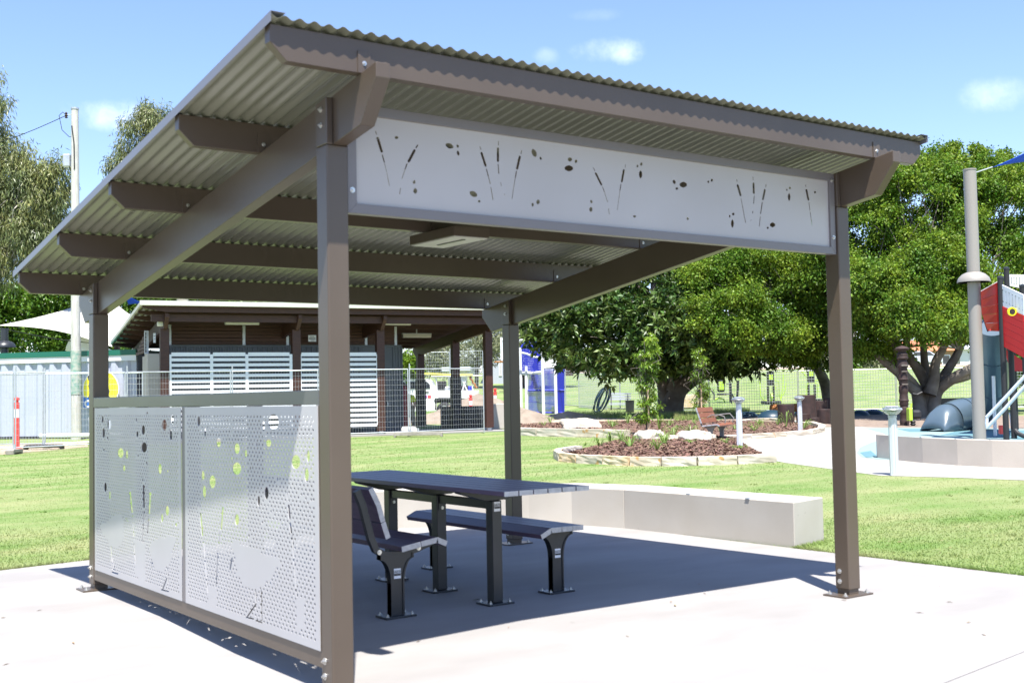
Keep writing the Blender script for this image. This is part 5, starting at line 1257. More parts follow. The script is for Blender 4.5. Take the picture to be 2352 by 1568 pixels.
def boulder(label, x, y, w, h, dpt, seed, mt):
    P = gp(x, y); P[2] = bedz(P)-.05; t = bmesh.new(); bmesh.ops.create_icosphere(t, subdivisions=4, radius=1); g = random.Random(seed)
    from mathutils import noise
    k = dist(P)/FPX; W_, H_ = w*k/2, h*k
    rot = Matrix.Rotation(math.atan2(RH[1], RH[0]), 3, 'Z')
    for v in t.verts:
        n_ = noise.noise(v.co*1.3+Vector((seed*3, 0, 0)))*.34+noise.noise(v.co*3.3+Vector((seed, 5, 0)))*.12+noise.noise(v.co*9)*.03
        c = v.co*(1+n_); c.z = max(-.4, min(c.z, .62+.18*noise.noise(Vector((c.x, c.y, 0))*2)))
        c = rot @ Vector((c.x*W_, c.y*dpt, (c.z+.4)/1.1*H_)); v.co = c
    me = bpy.data.meshes.new('boulder'); t.to_mesh(me); t.free(); me.materials.append(mt)
    me.polygons.foreach_set('use_smooth', [True]*len(me.polygons))
    o = bpy.data.objects.new('boulder', me); COL.objects.link(o); o.location = tuple(P); tag(o, label, 'boulder')
boulder('large pale flat-topped boulder in the mulch behind the slim back shelter post', 1334, 991, 96, 26, .5, 1, m_stone3)
boulder('small white rock sitting atop the large boulder behind the back post', 1333, 979, 40, 12, .2, 5, m_stone3)
boulder('pointed sandstone boulder, leftmost of the row in front of the staked tree', 1495, 1022, 72, 26, .35, 2, m_stone3)
boulder('low narrow sandstone rock between the two larger boulders of the near bed', 1547, 1024, 50, 15, .3, 3, m_stone)
boulder('long sandstone boulder, rightmost of the row beside the park bench', 1595, 1024, 82, 26, .4, 4, m_stone3)
boulder('small brown rock at the right tip of the long boulder near the bench leg', 1630, 1020, 30, 16, .25, 6, m_stone)
# strappy plants
def tuft(x, y, r, h, n, label, seed, mk='strap_leaf', group='strappy plants in the mulch beds', w=.02):
    P = gp(x, y); P[2] = bedz(P)+.005; g = np.random.default_rng(seed); V = []; F = []
    for i in range(n):
        a = g.random()*6.28; l = h*(.6+.6*g.random()); sp = r*(.8+1.1*g.random()); ww = w*(.6+.6*g.random())
        d = np.array([math.cos(a), math.sin(a), 0]); sd_ = np.array([-d[1], d[0], 0])
        b0 = len(V)
        for t_, zz, wi in ((0, 0, .8), (.3, .55, 1), (.68, .72, .8), (1.0, .5-.35*g.random(), .08)):
            c = P+d*(.02+sp*t_)+np.array([0, 0, l*zz]); V += [c-sd_*ww*wi/2, c+sd_*ww*wi/2]
        for k in range(3): F.append((b0+2*k, b0+2*k+1, b0+2*k+3, b0+2*k+2))
    o = npmesh('strappy_plant', V, F, LEAF[mk], None, off=tuple(P)); tag(o, label, 'plant', group)
m_ = lambda x, y: ((1900+x/1.96)/1.6735, (1550+y/1.96)/1.6735)
TU = [(793, 352, .22, .30, 26, 'strappy green plant near the left tip of the near mulch bed'), (875, 304, .18, .34, 22, 'upright strappy plant, first of the pair by the left edge of the near bed'), (960, 316, .20, .40, 24, 'taller strappy plant left of the front centre of the near bed'),
      (1020, 386, .26, .30, 32, 'wide bright strappy plant nearest the stone edging at the left'), (1035, 325, .18, .2, 18, 'grey green tuft just behind the widest strappy plant'), (1228, 410, .18, .28, 22, 'small strappy plant nearest the edging below the boulders'),
      (1280, 365, .24, .36, 30, 'bushy strappy plant in front of the low middle rock'), (1480, 357, .2, .12, 18, 'flat pale tuft right of centre in the near bed'), (1745, 335, .2, .2, 16, 'faint tuft behind the first silver bollard'), (1845, 373, .2, .12, 22, 'grey tuft at the foot of the middle silver bollard'),
      (683, 316, .16, .1, 14, 'tiny tuft at the upper left of the near bed'), (425, 165, .3, .34, 18, 'weedy tuft at the back of the left bed'), (375, 180, .2, .2, 12, 'low tuft left of the pale boulder'), (730, 212, .2, .3, 20, 'strappy plant just right of the big pale boulder'), (895, 215, .26, .3, 22, 'strappy plant in the middle of the left bed'),
      (1008, 188, .28, .42, 22, 'tall strappy plant at the back of the left bed near the tree'), (1245, 232, .12, .62, 18, 'upright yellow green shrub right of the staked tree'), (1320, 208, .3, .32, 24, 'spreading plant behind the pointed boulder'), (1350, 262, .28, .42, 22, 'pale strappy plant left of the park bench'),
      (1480, 262, .26, .42, 22, 'strappy plant touching the back of the long boulder'), (1510, 195, .2, .2, 14, 'small plant in the shade line left of the bench'), (1700, 240, .16, .16, 10, 'small tuft under the park bench'), (1425, 150, .3, .3, 18, 'leafy tuft behind the mulch left of the second stake'),
      (1520, 150, .25, .3, 18, 'dark tuft at the foot of the second stake'), (1960, 230, .32, .3, 26, 'low strappy plant in the far bed, left of centre'), (1995, 190, .3, .26, 22, 'low strappy plant further back in the far bed'), (2200, 195, .2, .62, 12, 'tall grassy plant beside the far silver bollard'), (2140, 185, .2, .3, 14, 'pale tuft left of the far silver bollard'), (2335, 205, .3, .36, 20, 'yellow green plant right of the far silver bollard'), (865, 180, .2, .16, 14, 'grey tuft behind the middle of the left bed'), (1815, 225, .16, .2, 12, 'small tuft just right of the bench seat')]
for i, q in enumerate(TU): tuft(*m_(q[0], q[1]), q[2], q[3], q[4], q[5], 100+i, 'young_leaf' if i in (16,) else 'strap_leaf')
# weeds along the far fence base
g_ = np.random.default_rng(77); vv = []
for (xa, ya, xb, yb) in ((1300, 956, 1500, 958), (1480, 957, 1650, 955), (1550, 962, 1640, 960), (1640, 952, 1720, 950)):
    for i in range(2600):
        t_ = g_.random(); P = gp(xa+(xb-xa)*t_, ya+(yb-ya)*t_+g_.normal(0, 2.2)); a = g_.random()*6.28; h = .12+.22*g_.random()
        vv += [P+[-.012*math.cos(a), -.012*math.sin(a), 0], P+[.012*math.cos(a), .012*math.sin(a), 0], P+[g_.normal()*.07, g_.normal()*.07, h]]
o = npmesh('long_grass', np.array(vv), np.arange(len(vv)).reshape(-1, 3), m_blade, k=3); tag(o, 'longer unmown grass along the far mesh fence', 'grass', kind='stuff')

# ------------------------------------------------------------------ silver bollard lights
def bollard(x, yb, ytop, label):
    P = gp(x, yb); P[2] = max(P[2], bedz(P)-.03 if yb < 1080 else P[2]); H = ad(x, ytop, dist(P))[2]-P[2]; t = thing('bollard_light', label, 'bollard', P, 'silver bollard lights')
    r = .063; n = 20; b = MB(); pr = []
    b.lathe(P, [(r, 0), (r, H*.845)], 20); b.build('shaft', m_silver, t, smooth=True)
    for k in range(5):
        a = k*2*math.pi/5+.5; b = MB(); b.obox(P+np.array([math.cos(a)*(r+.004), math.sin(a)*(r+.004), H*.41]), (0, 0, 1), H*.80, .012, .008); b.build('fin', m_silver, t)
    MB().lathe(P+[0, 0, H*.846], [(r*1.12, 0), (r*1.12, .03), (r*.9, .034)], 20).build('collar', m_galv, t, smooth=True)
    MB().lathe(P+[0, 0, H*.846+.035], [(.045, 0), (.045, .05), (.06, .06), (.06, .075)], 16).build('lamp', m_white, t, smooth=True)
    MB().lathe(P+[0, 0, H*.846+.03], [(.05, 0), (.10, .03), (.15, .08), (.158, .10), (.15, .125), (.10, .145), (.0, .15)], 28).build('lens', m_glass, t, smooth=True)
    MB().lathe(P+[0, 0, H*.846+.183], [(.11, -.006), (.09, .0), (0, .006)], 24).build('top_disc', m_silver, t, smooth=True)
    MB().lathe(P+[0, 0, H*.846+.12], [(.159, 0), (.163, .008), (.159, .016)], 28).build('lens_rim', m_galv, t, smooth=True)
m_glass = glass('bollard_lens')
bollard(2054, 1092, 934, 'nearest silver bollard light, standing in the grass right of the big shelter post')
bollard(1699, 1031, 912, 'middle silver bollard light, planted in the mulch in front of the park bench')
bollard(1838, 993, 911, 'farthest silver bollard light, in the mulch near the dark round stumps')

# ------------------------------------------------------------------ brown park bench facing right
bp = gp(1640, 1019)
pb = thing('bench', 'brown slatted park bench with grey armrest beside the middle silver bollard', 'bench', (bp[0], bp[1], Td(bp)))
ea = gp(1690, 1013)[:2]-gp(1637, 1019)[:2]; Lb = max(1.5, np.linalg.norm(ea)); ea = (RH*.40+WH*.92); ea /= np.linalg.norm(ea); fa = np.array([ea[1], -ea[0]])   # along bench, forwards
bo = gp(1633, 1019)[:2]
def PBn(a, f, z): q = bo+ea*a+fa*f; return (q[0], q[1], Td(bo)+.02+z)
def bslat(f0, z0_, f1, z1_, name, m=m_brown, a0=-.2, a1=1.4, th=.035):
    d = math.hypot(f1-f0, z1_-z0_); n_ = ((z1_-z0_)/d*th, -(f1-f0)/d*th)
    b = MB(); g = .004; b.prism([(f0, z0_+g), (f1, z1_-g), (f1+n_[0], z1_+n_[1]-g), (f0+n_[0], z0_+n_[1]+g)], lambda f, z: PBn(a0, f, z), lambda f, z: PBn(a1, f, z)); s_ = b.build(name, m, pb)
    b = MB(); b.prism([(f0, z0_), (f1, z1_), (f1+n_[0], z1_+n_[1]), (f0+n_[0], z0_+n_[1])], lambda f, z: PBn(a0-.006, f, z), lambda f, z: PBn(a0-.001, f, z)); b.build('plank_end_cap', m_cap, s_)
for k in range(3): bslat(-.20-.045*k, .50+.135*k, -.24-.045*k, .625+.135*k, 'backrest_plank')
for k in range(3): bslat(-.17+.13*k, .455+.012*k, -.05+.13*k, .465+.012*k, 'seat_plank')
bslat(.22, .49, .29, .45, 'seat_plank')
for a in (.0, 1.2):
    b = MB(); b.prism([(-.05, 0), (.05, 0), (.055, .3), (.12, .40), (.2, .45), (-.18, .44), (-.1, .38), (-.055, .3)], lambda f, z: PBn(a-.035, f, z), lambda f, z: PBn(a+.035, f, z)); L = b.build('leg', m_bench, pb)
    b = MB(); b.prism([(-.12, -.02), (.12, -.02), (.12, .01), (-.12, .01)], lambda f, z: PBn(a-.1, f, z), lambda f, z: PBn(a+.1, f, z)); b.build('base_plate', m_char, L)
    b = MB(); b.tube([PBn(a, -.1, .42), PBn(a, -.23, .45), PBn(a, -.27, .6), PBn(a, -.36, .88)], .022, 6); b.build('backrest_bracket', m_bench, pb)
b = MB(); b.prism([(.052, .18), (.052, .26), (.056, .26), (.056, .18)], lambda f, z: PBn(-.02, f, z), lambda f, z: PBn(.02, f, z)); 
MB().hexa([PBn(-.037, -.03, .19), PBn(-.037, .03, .19), PBn(-.0355, .03, .19), PBn(-.0355, -.03, .19), PBn(-.037, -.03, .26), PBn(-.037, .03, .26), PBn(-.0355, .03, .26), PBn(-.0355, -.03, .26)]).build('maker_plate', m_white, pb)
b = MB(); b.tube([PBn(.55, -.24, .62), PBn(.55, -.1, .70), PBn(.55, .1, .70), PBn(.55, .22, .66), PBn(.55, .26, .56), PBn(.55, .24, .49)], .016, 7); b.build('armrest', m_bench, pb, smooth=True)
b = MB(); b.tube([PBn(1.3, -.24, .62), PBn(1.3, -.05, .70), PBn(1.3, .2, .72), PBn(1.3, .3, .6), PBn(1.3, .26, .49)], .016, 7); b.build('armrest', m_bench, pb, smooth=True)

# ------------------------------------------------------------------ far mesh fence
ff = [(1300, 70), (1425, 66.5), (1630, 62.5), (1835, 60.5), (2060, 59), (2262, 58.5), (2480, 58)]
nm = ['behind the green slatted bench', 'across the leaning fig trunk', 'in front of the first lime exercise machine', 'behind the log and the stumps', 'left of the many-stemmed tree', 'right of the tree behind the slide']
for i in range(6): fence_panel(fpt(*ff[i]), fpt(*ff[i+1]), 'temporary mesh fence panel '+nm[i], 'temporary fence panels along the far side of the lawn', vp=.13, wr=.009, nh=14, h0=.05, h1=2.05)
fence_panel(fpt(1212, 74), fpt(1300, 70), 'slack mesh fence panel just behind the blue climbing frame', 'temporary fence panels along the far side of the lawn', vp=.13, wr=.009, nh=14, h0=.05, h1=2.0)
fence_panel(fpt(1330, 68), fpt(1395, 66), 'dark leaning mesh fence panel left of the coiled pipe', 'temporary fence panels along the far side of the lawn', vp=.13, wr=.009, nh=14, h0=.05, h1=2.0)
def fp3(x, d, z=0): q = fpt(x, d); return np.array([q[0], q[1], Td(q)+z])

# ------------------------------------------------------------------ blue climbing frame
dK = 62; cfr = thing('climbing_frame', 'blue and white playground climbing frame with barred panels left of the fig', 'playground', fp3(1245, dK))
def tp(L, r, m, name, par, n=8): return MB().tube([ad(x, y, dK+(dd if True else 0)) for x, y, dd in L], r, n).build(name, m, par, smooth=True)
s2 = lambda x, y: ((1900+x/1.96)/1.6735, (1050+y/1.96)/1.6735)
def tq(L, r, m, name): return tp([(*s2(x, y), dd) for x, y, dd in L], r, m, name, cfr)
tq([(60, 505, 0), (300, 503, 0), (430, 503, 0), (470, 515, 0), (490, 545, 0), (493, 600, 0), (493, 700, 0)], .09, m_white, 'top_hoop')
for q in ([(195, 560, 0), (203, 1075, 0)], [(360, 535, -1), (372, 1072, -1)], [(458, 690, -1), (467, 1068, -1)], [(240, 700, 0), (245, 1070, 0)], [(272, 515, 1), (280, 745, 1)]): tq(q, .085, m_white, 'upright')
tq([(195, 598, -.5), (240, 605, -.5), (300, 630, -.5), (355, 635, -.8)], .05, m_white, 'handrail'); tq([(200, 758, 0), (290, 750, 0), (360, 745, -1)], .07, m_white, 'handrail'); tq([(370, 712, -1), (455, 708, -1)], .06, m_white, 'handrail')
tq([(200, 570, 0), (215, 540, 0), (240, 522, 0), (272, 514, 0), (320, 520, 0), (350, 545, 0)], .05, m_navy, 'arched_rail')
for x in range(206, 352, 9): 
    yt = 515+((x-272)/78)**2*35
    tq([(x, yt, .0), (x+1, 735 if x < 270 else 745, .0)], .027, m_navy, 'bar')
for y in range(540, 745, 18): tq([(204, y, .05), (350, y+6, .05)], .022, m_navy, 'bar')
for x in list(range(262, 362, 9))+list(range(380, 456, 9)): tq([(x, 762 if x < 365 else 716, 0), (x, 1050, 0)], .022, m_navy, 'bar')
for y in (882, 1050): tq([(250, y, -.1), (528, y, -.1)], .045, m_navy, 'cross_rail')
for y in (702, 880, 1050):
    tq([(468, y, -.6), (498, y-3, 0), (524, y, .6)], .045, m_navy, 'cross_rail')
for k in range(16):
    x = 470+k*3.6; tq([(x, 705, -.6+k*.08), (x+1, 1050, -.6+k*.08)], .03, m_navy, 'bar')
# ------------------------------------------------------------------ coil of pipe, green bench, bucket, boxes
cl = thing('pipe_coil', 'loose coil of dark polythene pipe leaning on the mesh fence', 'pipe coil', fp3(1382, 61)); g = random.Random(3)
for k in range(9):
    c0_ = ad(1383+g.uniform(-5, 5), 918, 61+g.uniform(-.3, .3)); rx, ry = .42+g.uniform(-.08, .08), .62+g.uniform(-.1, .1); tl = g.uniform(.35, .6); pts = []
    for i in range(25):
        a = 2*math.pi*i/24; u_, v_ = rx*.55*math.cos(a), ry*1.15*math.sin(a); pts.append(c0_+rh3*(u_*math.cos(tl)+v_*math.sin(tl)*.8)+wh3*(.1*math.sin(a*2+k))+np.array([0, 0, v_*math.cos(tl)-u_*math.sin(tl)*.4]))
    MB().tube(pts, .022, 5, cap=False).build('pipe_loop', m_dome, cl, smooth=True)
gb = thing('bench', 'weathered grey green slatted bench behind the mesh fence by the coiled pipe', 'bench', fp3(1420, 66))
for k, (y0, f) in enumerate(((904, .3), (910, .28), (916, .26), (925, .1), (927, -.05), (929, -.2))):
    b = MB(); a = ad(1398, y0, 66+f); c = ad(1449, y0, 66+f); b.obox((a+c)/2, c-a, np.linalg.norm(c-a), .10 if k > 2 else .03, .03 if k > 2 else .10); b.build('slat', m_cont, gb)
for x in (1404, 1442): MB().tube([ad(x, 943, 66), ad(x, 927, 66), ad(x, 903, 66.35)], .035, 6).build('leg', m_char, gb)
def pot(x, y, w, h, label, m, d=None, cat='bucket', name='bucket', n=20):
    P = gp(x, y) if d is None else fp3(x, d); k = dist(P)/FPX; r = w*k/2; H = h*k; t = thing(name, label, cat, P)
    MB().lathe(P, [(r*.9, 0), (r, H), (r*1.06, H), (r*1.06, H*.93)], n).build('body', m, t, smooth=True); MB().lathe(P, [(0.001, H*.8), (r*.97, H*.8)], n).build('contents', m_black, t); return t
pot(1447, 946, 21, 27, 'black plastic tub standing in front of the mesh fence', m_char)
o = MB().obox(fp3(1575, 66, .4), rh3, 1.05, .8, .75); o = o.build('sandstone_block', m_stone2, None, off=tuple(fp3(1575, 66)), bevel=.03); tag(o, 'yellow cut sandstone block beside the leaning fig trunk', 'stone block')
o = MB().obox(fp3(1612, 68, .35), rh3, .6, .6, .5); o = o.build('sandstone_block', m_stone2, None, off=tuple(fp3(1612, 68)), bevel=.03); tag(o, 'smaller yellow sandstone block behind the second young tree', 'stone block')
# ------------------------------------------------------------------ lime exercise machines
def gymbase(x, d, label): return thing('exercise_machine', label, 'exercise machine', fp3(x, d), 'outdoor exercise machines')
def gt(par, x0, d, L, r, m, name): 
    base = fp3(x0, d); MB().tube([base+rh3*a+wh3*c+np.array([0, 0, z]) for a, c, z in L], r, 7).build(name, m, par, smooth=True)
def gbx(par, x0, d, c, l, w, h, m, name, bev=.03): base = fp3(x0, d); MB().obox(base+rh3*c[0]+wh3*c[1]+np.array([0, 0, c[2]]), rh3, l, w, h).build(name, m, par, bevel=bev)
x0, d0 = 1654, 70; a_ = gymbase(x0, d0, 'lime and black seated exercise machine, leftmost behind the mesh fence')
for c in ((-.62, 0), (.62, 0)): gt(a_, x0, d0, [(c[0], 0, 0), (c[0], 0, 2.1)], .06, m_black, 'upright')
gbx(a_, x0, d0, (.1, 0, 1.1), .45, .25, .95, m_black, 'back_pad', .1); gbx(a_, x0, d0, (.1, -.14, 1.0), .32, .02, .5, m_lime, 'info_panel')
gbx(a_, x0, d0, (.1, -.2, .5), .5, .5, .12, m_black, 'seat'); gt(a_, x0, d0, [(-.6, 0, .9), (-.35, -.2, .5), (-.4, -.4, .2)], .05, m_black, 'arm'); gt(a_, x0, d0, [(.3, 0, .5), (.75, 0, .5), (.95, 0, 0)], .05, m_black, 'arm'); gt(a_, x0, d0, [(-.35, -.2, .15), (-.1, -.3, .28), (.2, -.2, .2), (.3, 0, 0)], .05, m_lime, 'lever')
x0, d0 = 1693, 69; a_ = gymbase(x0, d0, 'small lime triangle-handled machine between the taller exercise machines'); gt(a_, x0, d0, [(0, 0, 0), (.12, 0, 1.35)], .07, m_black, 'upright'); gt(a_, x0, d0, [(.12, 0, 1.35), (-.08, 0, 1.6), (.42, 0, 1.62), (.2, 0, 1.38)], .022, m_lime, 'handle'); gt(a_, x0, d0, [(-.3, 0, 0), (-.3, 0, 1.2), (-.55, 0, 1.15)], .04, m_black, 'arm')
x0, d0 = 1772, 68; a_ = gymbase(x0, d0, 'lime and black cross trainer in the middle of the exercise area')
for c in (-.17, .17): gt(a_, x0, d0, [(c, 0, 0), (c, 0, 1.05)], .065, m_black, 'upright')
gbx(a_, x0, d0, (0, 0, 1.5), .40, .2, .85, m_black, 'column', .06); gbx(a_, x0, d0, (0, -.115, 1.55), .24, .02, .32, m_lime, 'info_panel'); gbx(a_, x0, d0, (0, 0, .12), 1.1, .5, .16, m_black, 'footplate')
gt(a_, x0, d0, [(-.62, 0, 1.3), (-.6, 0, .5), (-.4, 0, .22), (-.1, 0, .18)], .03, m_lime, 'lever'); gt(a_, x0, d0, [(.2, 0, 1.4), (.48, 0, 1.3), (.5, 0, .4), (.62, 0, .1)], .03, m_lime, 'lever'); gt(a_, x0, d0, [(.75, 0, 1.75), (.7, 0, .9), (.5, 0, .1)], .03, m_lime, 'lever'); gt(a_, x0, d0, [(.9, 0, 1.2), (.8, 0, .7), (.5, 0, .2)], .03, m_lime, 'lever'); gt(a_, x0, d0, [(.3, 0, .1), (.1, 0, .6), (.3, 0, 1.0)], .03, m_lime, 'lever')
q = fp3(x0, d0)-wh3*.3+[0, 0, .4]; MB().tube([q-rh3*.08, q-rh3*.0], .22, 16).build('flywheel', m_lime, a_)
x0, d0 = 1865, 68; a_ = gymbase(x0, d0, 'lime and black pull-down machine just left of the right shelter post')
for c in (-.15, .2): gt(a_, x0, d0, [(c, 0, 0), (c, 0, 1.1)], .075, m_black, 'upright')
gbx(a_, x0, d0, (0, 0, 1.65), .42, .2, .9, m_black, 'column', .06); gbx(a_, x0, d0, (0, -.115, 1.7), .24, .02, .3, m_lime, 'info_panel'); gbx(a_, x0, d0, (.1, 0, .2), .9, .4, .12, m_black, 'seat')
gt(a_, x0, d0, [(-.55, 0, 1.9), (-.3, 0, 1.6), (0, 0, 1.45), (-.25, 0, 1.05), (-.3, 0, .3)], .035, m_lime, 'lever'); gt(a_, x0, d0, [(0, 0, 1.3), (.6, 0, 1.35), (.95, 0, 1.05)], .03, m_lime, 'lever'); gt(a_, x0, d0, [(.1, 0, 1.3), (.4, 0, 1.1), (.35, 0, .4), (.75, 0, .35)], .03, m_lime, 'lever')
# ------------------------------------------------------------------ stumps, log, domes, totem, springer
SP = [(1806, 975, 46, 47, 'tall dark brown round stump, nearest of the stepping stumps'), (1853, 967, 52, 60, 'dark round stump right behind the far silver bollard'), (1846, 973, 40, 24, 'low round stump between the tall stumps'), (1884, 962, 44, 42, 'wide dark stump at the back of the group'), (1870, 985-10, 30, 17, 'shortest reddish stump in front of the group'), (1893, 973, 36, 34, 'square-looking dark stump left of the right shelter post'), (1906, 960, 32, 46, 'tallest back stump beside the right shelter post'), (1925, 974, 40, 40, 'dark stump half hidden by the right shelter post')]
for i, (x, y, w, h, lab) in enumerate(SP):
    P = gp(x, y); k = dist(P)/FPX; r = w*k/2*.82; H = h*k; t = thing('stepping_stump', lab, 'stump', P, 'round stepping stumps')
    MB().lathe(P, [(r, -.05), (r, H-.02), (r-.02, H)], 22).build('log_side', m_stump, t, smooth=True); MB().lathe(P, [(0.001, H+.002), (r-.025, H+.002)], 22).build('cut_top', m_stump, t)
a, c = ad(1770, 938, 52), ad(1857, 935, 52.5); o = MB().tube([a, a+(c-a)*.02, a+(c-a)*.98, c], [.12, .19, .19, .13], 14).build('balance_log', m_log, None, smooth=True, off=tuple(a-[0, 0, .5])); tag(o, 'orange brown balance log lying in the shade behind the stumps', 'log')
for (x, y, w, h, lab) in ((1773, 962, 66, 21, 'largest dark blue dome mound left of the stumps'), (1716, 957, 50, 12, 'low dark blue dome mound behind the park bench'), (1975, 955, 44, 14, 'dark blue dome mound just right of the right shelter post'), (2005, 952, 48, 13, 'dark blue dome mound left of the carved pole'), (1850, 950, 50, 12, 'dark blue dome mound behind the balance log')):
    P = gp(x, y); k = dist(P)/FPX; r = w*k/2; H = h*k; b = MB(); b.lathe(P, [(r*math.cos(a), H*math.sin(a)) for a in np.linspace(0, math.pi/2-.01, 9)], 28); o = b.build('dome_mound', m_dome, None, smooth=True, off=tuple(P)); tag(o, lab, 'mound', 'dark domes in the playground')
P = gp(2078, 977); t = thing('carved_pole', 'dark carved timber totem pole in front of the many-stemmed tree', 'totem pole', P); k = dist(P)/FPX; H = 172*k
pr = []; zs = np.linspace(0, H, 40)
for i, z in enumerate(zs): pr.append(((.145+.012*math.sin(i*1.1)+.012*math.sin(i*2.9+1))*(1 if i < 31 else 1.16 if i % 5 < 3 else 1.0), z))
MB().lathe(P, pr, 14).build('carved_shaft', m_stump, t, smooth=True)
MB().lathe(P+[0, 0, H], [(.2, 0), (.24, .06), (.16, .12), (.02, .16)], 14).build('carved_cap', m_stump, t, smooth=True)
for z, w_ in ((.8, .05), (.72, .03), (.55, .04)):
    MB().obox(P-wh3*.17+[0, 0, H*z], rh3, .2, .05, w_).build('carved_feature', m_bark, t)
MB().tube([P+rh3*.3+[0, 0, 1.05], P+rh3*.45+[0, 0, 1.02], P+rh3*.62+[0, 0, 1.1]], .03, 5).build('carved_arm', m_black, t)
P = gp(2097, 978); t = thing('spring_rider', 'small lime green and black spring rider beside the carved pole', 'spring rider', P)
MB().lathe(P, [(.1, 0), (.06, .02), (.1, .06), (.06, .1), (.1, .14), (.06, .18)], 12).build('spring', m_black, t); MB().obox(P+[0, 0, .38]-rh3*.1, rh3, .12, .3, .42).build('side_plate', m_lime, t, bevel=.03); MB().obox(P+[0, 0, .38]+rh3*.12, rh3, .3, .25, .3).build('seat', m_black, t, bevel=.08)
MB().tube([P+[0, 0, .55]-rh3*.05, P+[0, 0, .75]-rh3*.02], .03, 6).build('handle', m_lime, t)
o = MB().obox(ad(2128, 947, 52), rh3, 1.9, .3, .22).build('timber_sleeper', m_char, None, off=tuple(fp3(2128, 52))); tag(o, 'dark timber sleeper lying behind the base of the many-stemmed tree', 'sleeper')
o = MB().obox(fp3(2170, 50, .55), rh3, 2.2, .25, .28).build('timber_sleeper', m_char, None, off=tuple(fp3(2170, 50))); tag(o, 'raised dark beam between the tree trunk and the tube slide', 'beam')

# ------------------------------------------------------------------ play tower, tube slide, sails at the right
_, sp_, zt_ = skirtpost('sail_post', 'tall taupe round sail post with a domed skirt beside the red play tower', 2248, 29.4, 391, 1005, .155, 648, .40, mat('post_taupe', (.27, .245, .22), .4))
m_tsl = m_slide
s3 = lambda x, y: ((3250+x/1.844)/1.6735, (1000+y/1.844)/1.6735)
tw = thing('play_tower', 'red and white ship shaped play tower on black posts with a grey tube slide', 'playground', fp3(2330, 29))
def q3(x, y, d): return ad(*s3(x, y), d)
# posts
for (x, yt, yb, d, r) in ((1097, 130, 1272, 28.8, .07), (1140, 65, 700, 31, .07), (1172, 640, 1270, 29.5, .07), (1255, 190, 900, 28.2, .075), (1190, 640, 1200, 31, .06)):
    a, c = q3(x+ (30 if x == 1097 else 0), yb, d), q3(x, yt, d); a = np.array([c[0], c[1], max(Td(c), a[2]) if yb > 1000 else a[2]])
    MB().tube([a, c], r, 14).build('tower_post', m_black, tw, smooth=True); MB().lathe(c, [(r*1.1, 0), (r*1.1, .04), (r*.4, .07)], 14).build('post_cap', m_char, tw, smooth=True)
def panel(pts, m, name, th=.03, parent=tw, ret=False):
    P = [np.array(p) for p in pts]; n_ = np.cross(P[1]-P[0], P[2]-P[0]); n_ /= np.linalg.norm(n_)
    if n_@FF > 0: n_ = -n_
    b = MB(); k = len(P); b.v = [tuple(p) for p in P]+[tuple(p-n_*th) for p in P]; b.f = [tuple(range(k)), tuple(range(2*k-1, k-1, -1))]+[(i, (i+1) % k, k+(i+1) % k, k+i) for i in range(k)]
    return b.build(name, m, parent)
def lerp(a, c, t): return np.array(a)+(np.array(c)-np.array(a))*t
# red bow: boards one above the other
L0 = [(945, 232), (962, 300), (978, 375), (1000, 440), (1016, 502)]; R0 = [(1081, 155), (1083, 240), (1085, 320), (1087, 415), (1090, 505)]
Lx = [(945, 232), (955, 285), (966, 335), (978, 385), (996, 445), (1016, 500)]; Rx = [(1081, 157), (1082, 240), (1083, 310), (1085, 375), (1087, 440), (1090, 503)]
for i in range(5):
    g_ = 2; panel([q3(Lx[i][0], Lx[i][1]+g_, 30.2), q3(Rx[i][0], Rx[i][1]+g_, 28.9), q3(Rx[i+1][0], Rx[i+1][1], 28.9), q3(Lx[i+1][0], Lx[i+1][1], 30.2)], m_red, 'red_board')
MB().tube([q3(940, 235, 30.25), q3(960, 330, 30.25), q3(985, 430, 30.25), q3(1010, 505, 30.2)], .025, 6).build('edge_tube', m_black, tw)
MB().tube([q3(943, 233, 30.2), q3(1081, 154, 28.9)], .02, 6).build('edge_tube', m_white, tw)
# red side going away to the right
TL, TR, BL, BR = (1108, 325), (1262, 392), (1120, 612), (1275, 697)
for i in range(6):
    a, c = lerp(TL, BL, i/6), lerp(TL, BL, (i+1)/6); e, f_ = lerp(TR, BR, i/6), lerp(TR, BR, (i+1)/6)
    panel([q3(a[0], a[1]+2, 28.75), q3(e[0], e[1]+2, 27.9), q3(f_[0], f_[1], 27.9), q3(c[0], c[1], 28.75)], m_red, 'red_board')
# white balustrade with slots above
def rail_(TLp, TRp, BRp, BLp, d0, d1, n, m=m_white):
    w = np.linalg.norm(np.array(TRp)-TLp); h_ = np.linalg.norm(np.array(BLp)-TLp); H = []
    for i in range(n):
        c = w*(i+.5)/n; hw = w/n*.11; H.append(fixed([(c-hw, h_*.28), (c+hw, h_*.28), (c+hw, h_*.74), (c-hw, h_*.74)]))
        H.append(fixed([(c-hw*2.2, h_*.22), (c+hw*2.2, h_*.22), (c+hw*2.2, h_*.275), (c-hw*2.2, h_*.275)])); H.append(fixed([(c-hw*2.2, h_*.745), (c+hw*2.2, h_*.745), (c+hw*2.2, h_*.80), (c-hw*2.2, h_*.80)]))
    P00, P10, P11, P01 = q3(*TLp, d0), q3(*TRp, d1), q3(*BRp, d1), q3(*BLp, d0); n_ = np.cross(P10-P00, P01-P00); n_ /= np.linalg.norm(n_)
    cutsheet('white_balustrade', w, h_, H, lambda a, c, t: tuple((P00*(1-a/w)+P10*(a/w))*(1-c/h_)+(P01*(1-a/w)+P11*(a/w))*(c/h_)+n_*t), .03, m, tw)
rail_((1100, 170), (1262, 246), (1264, 390), (1107, 322), 28.78, 27.9, 7)
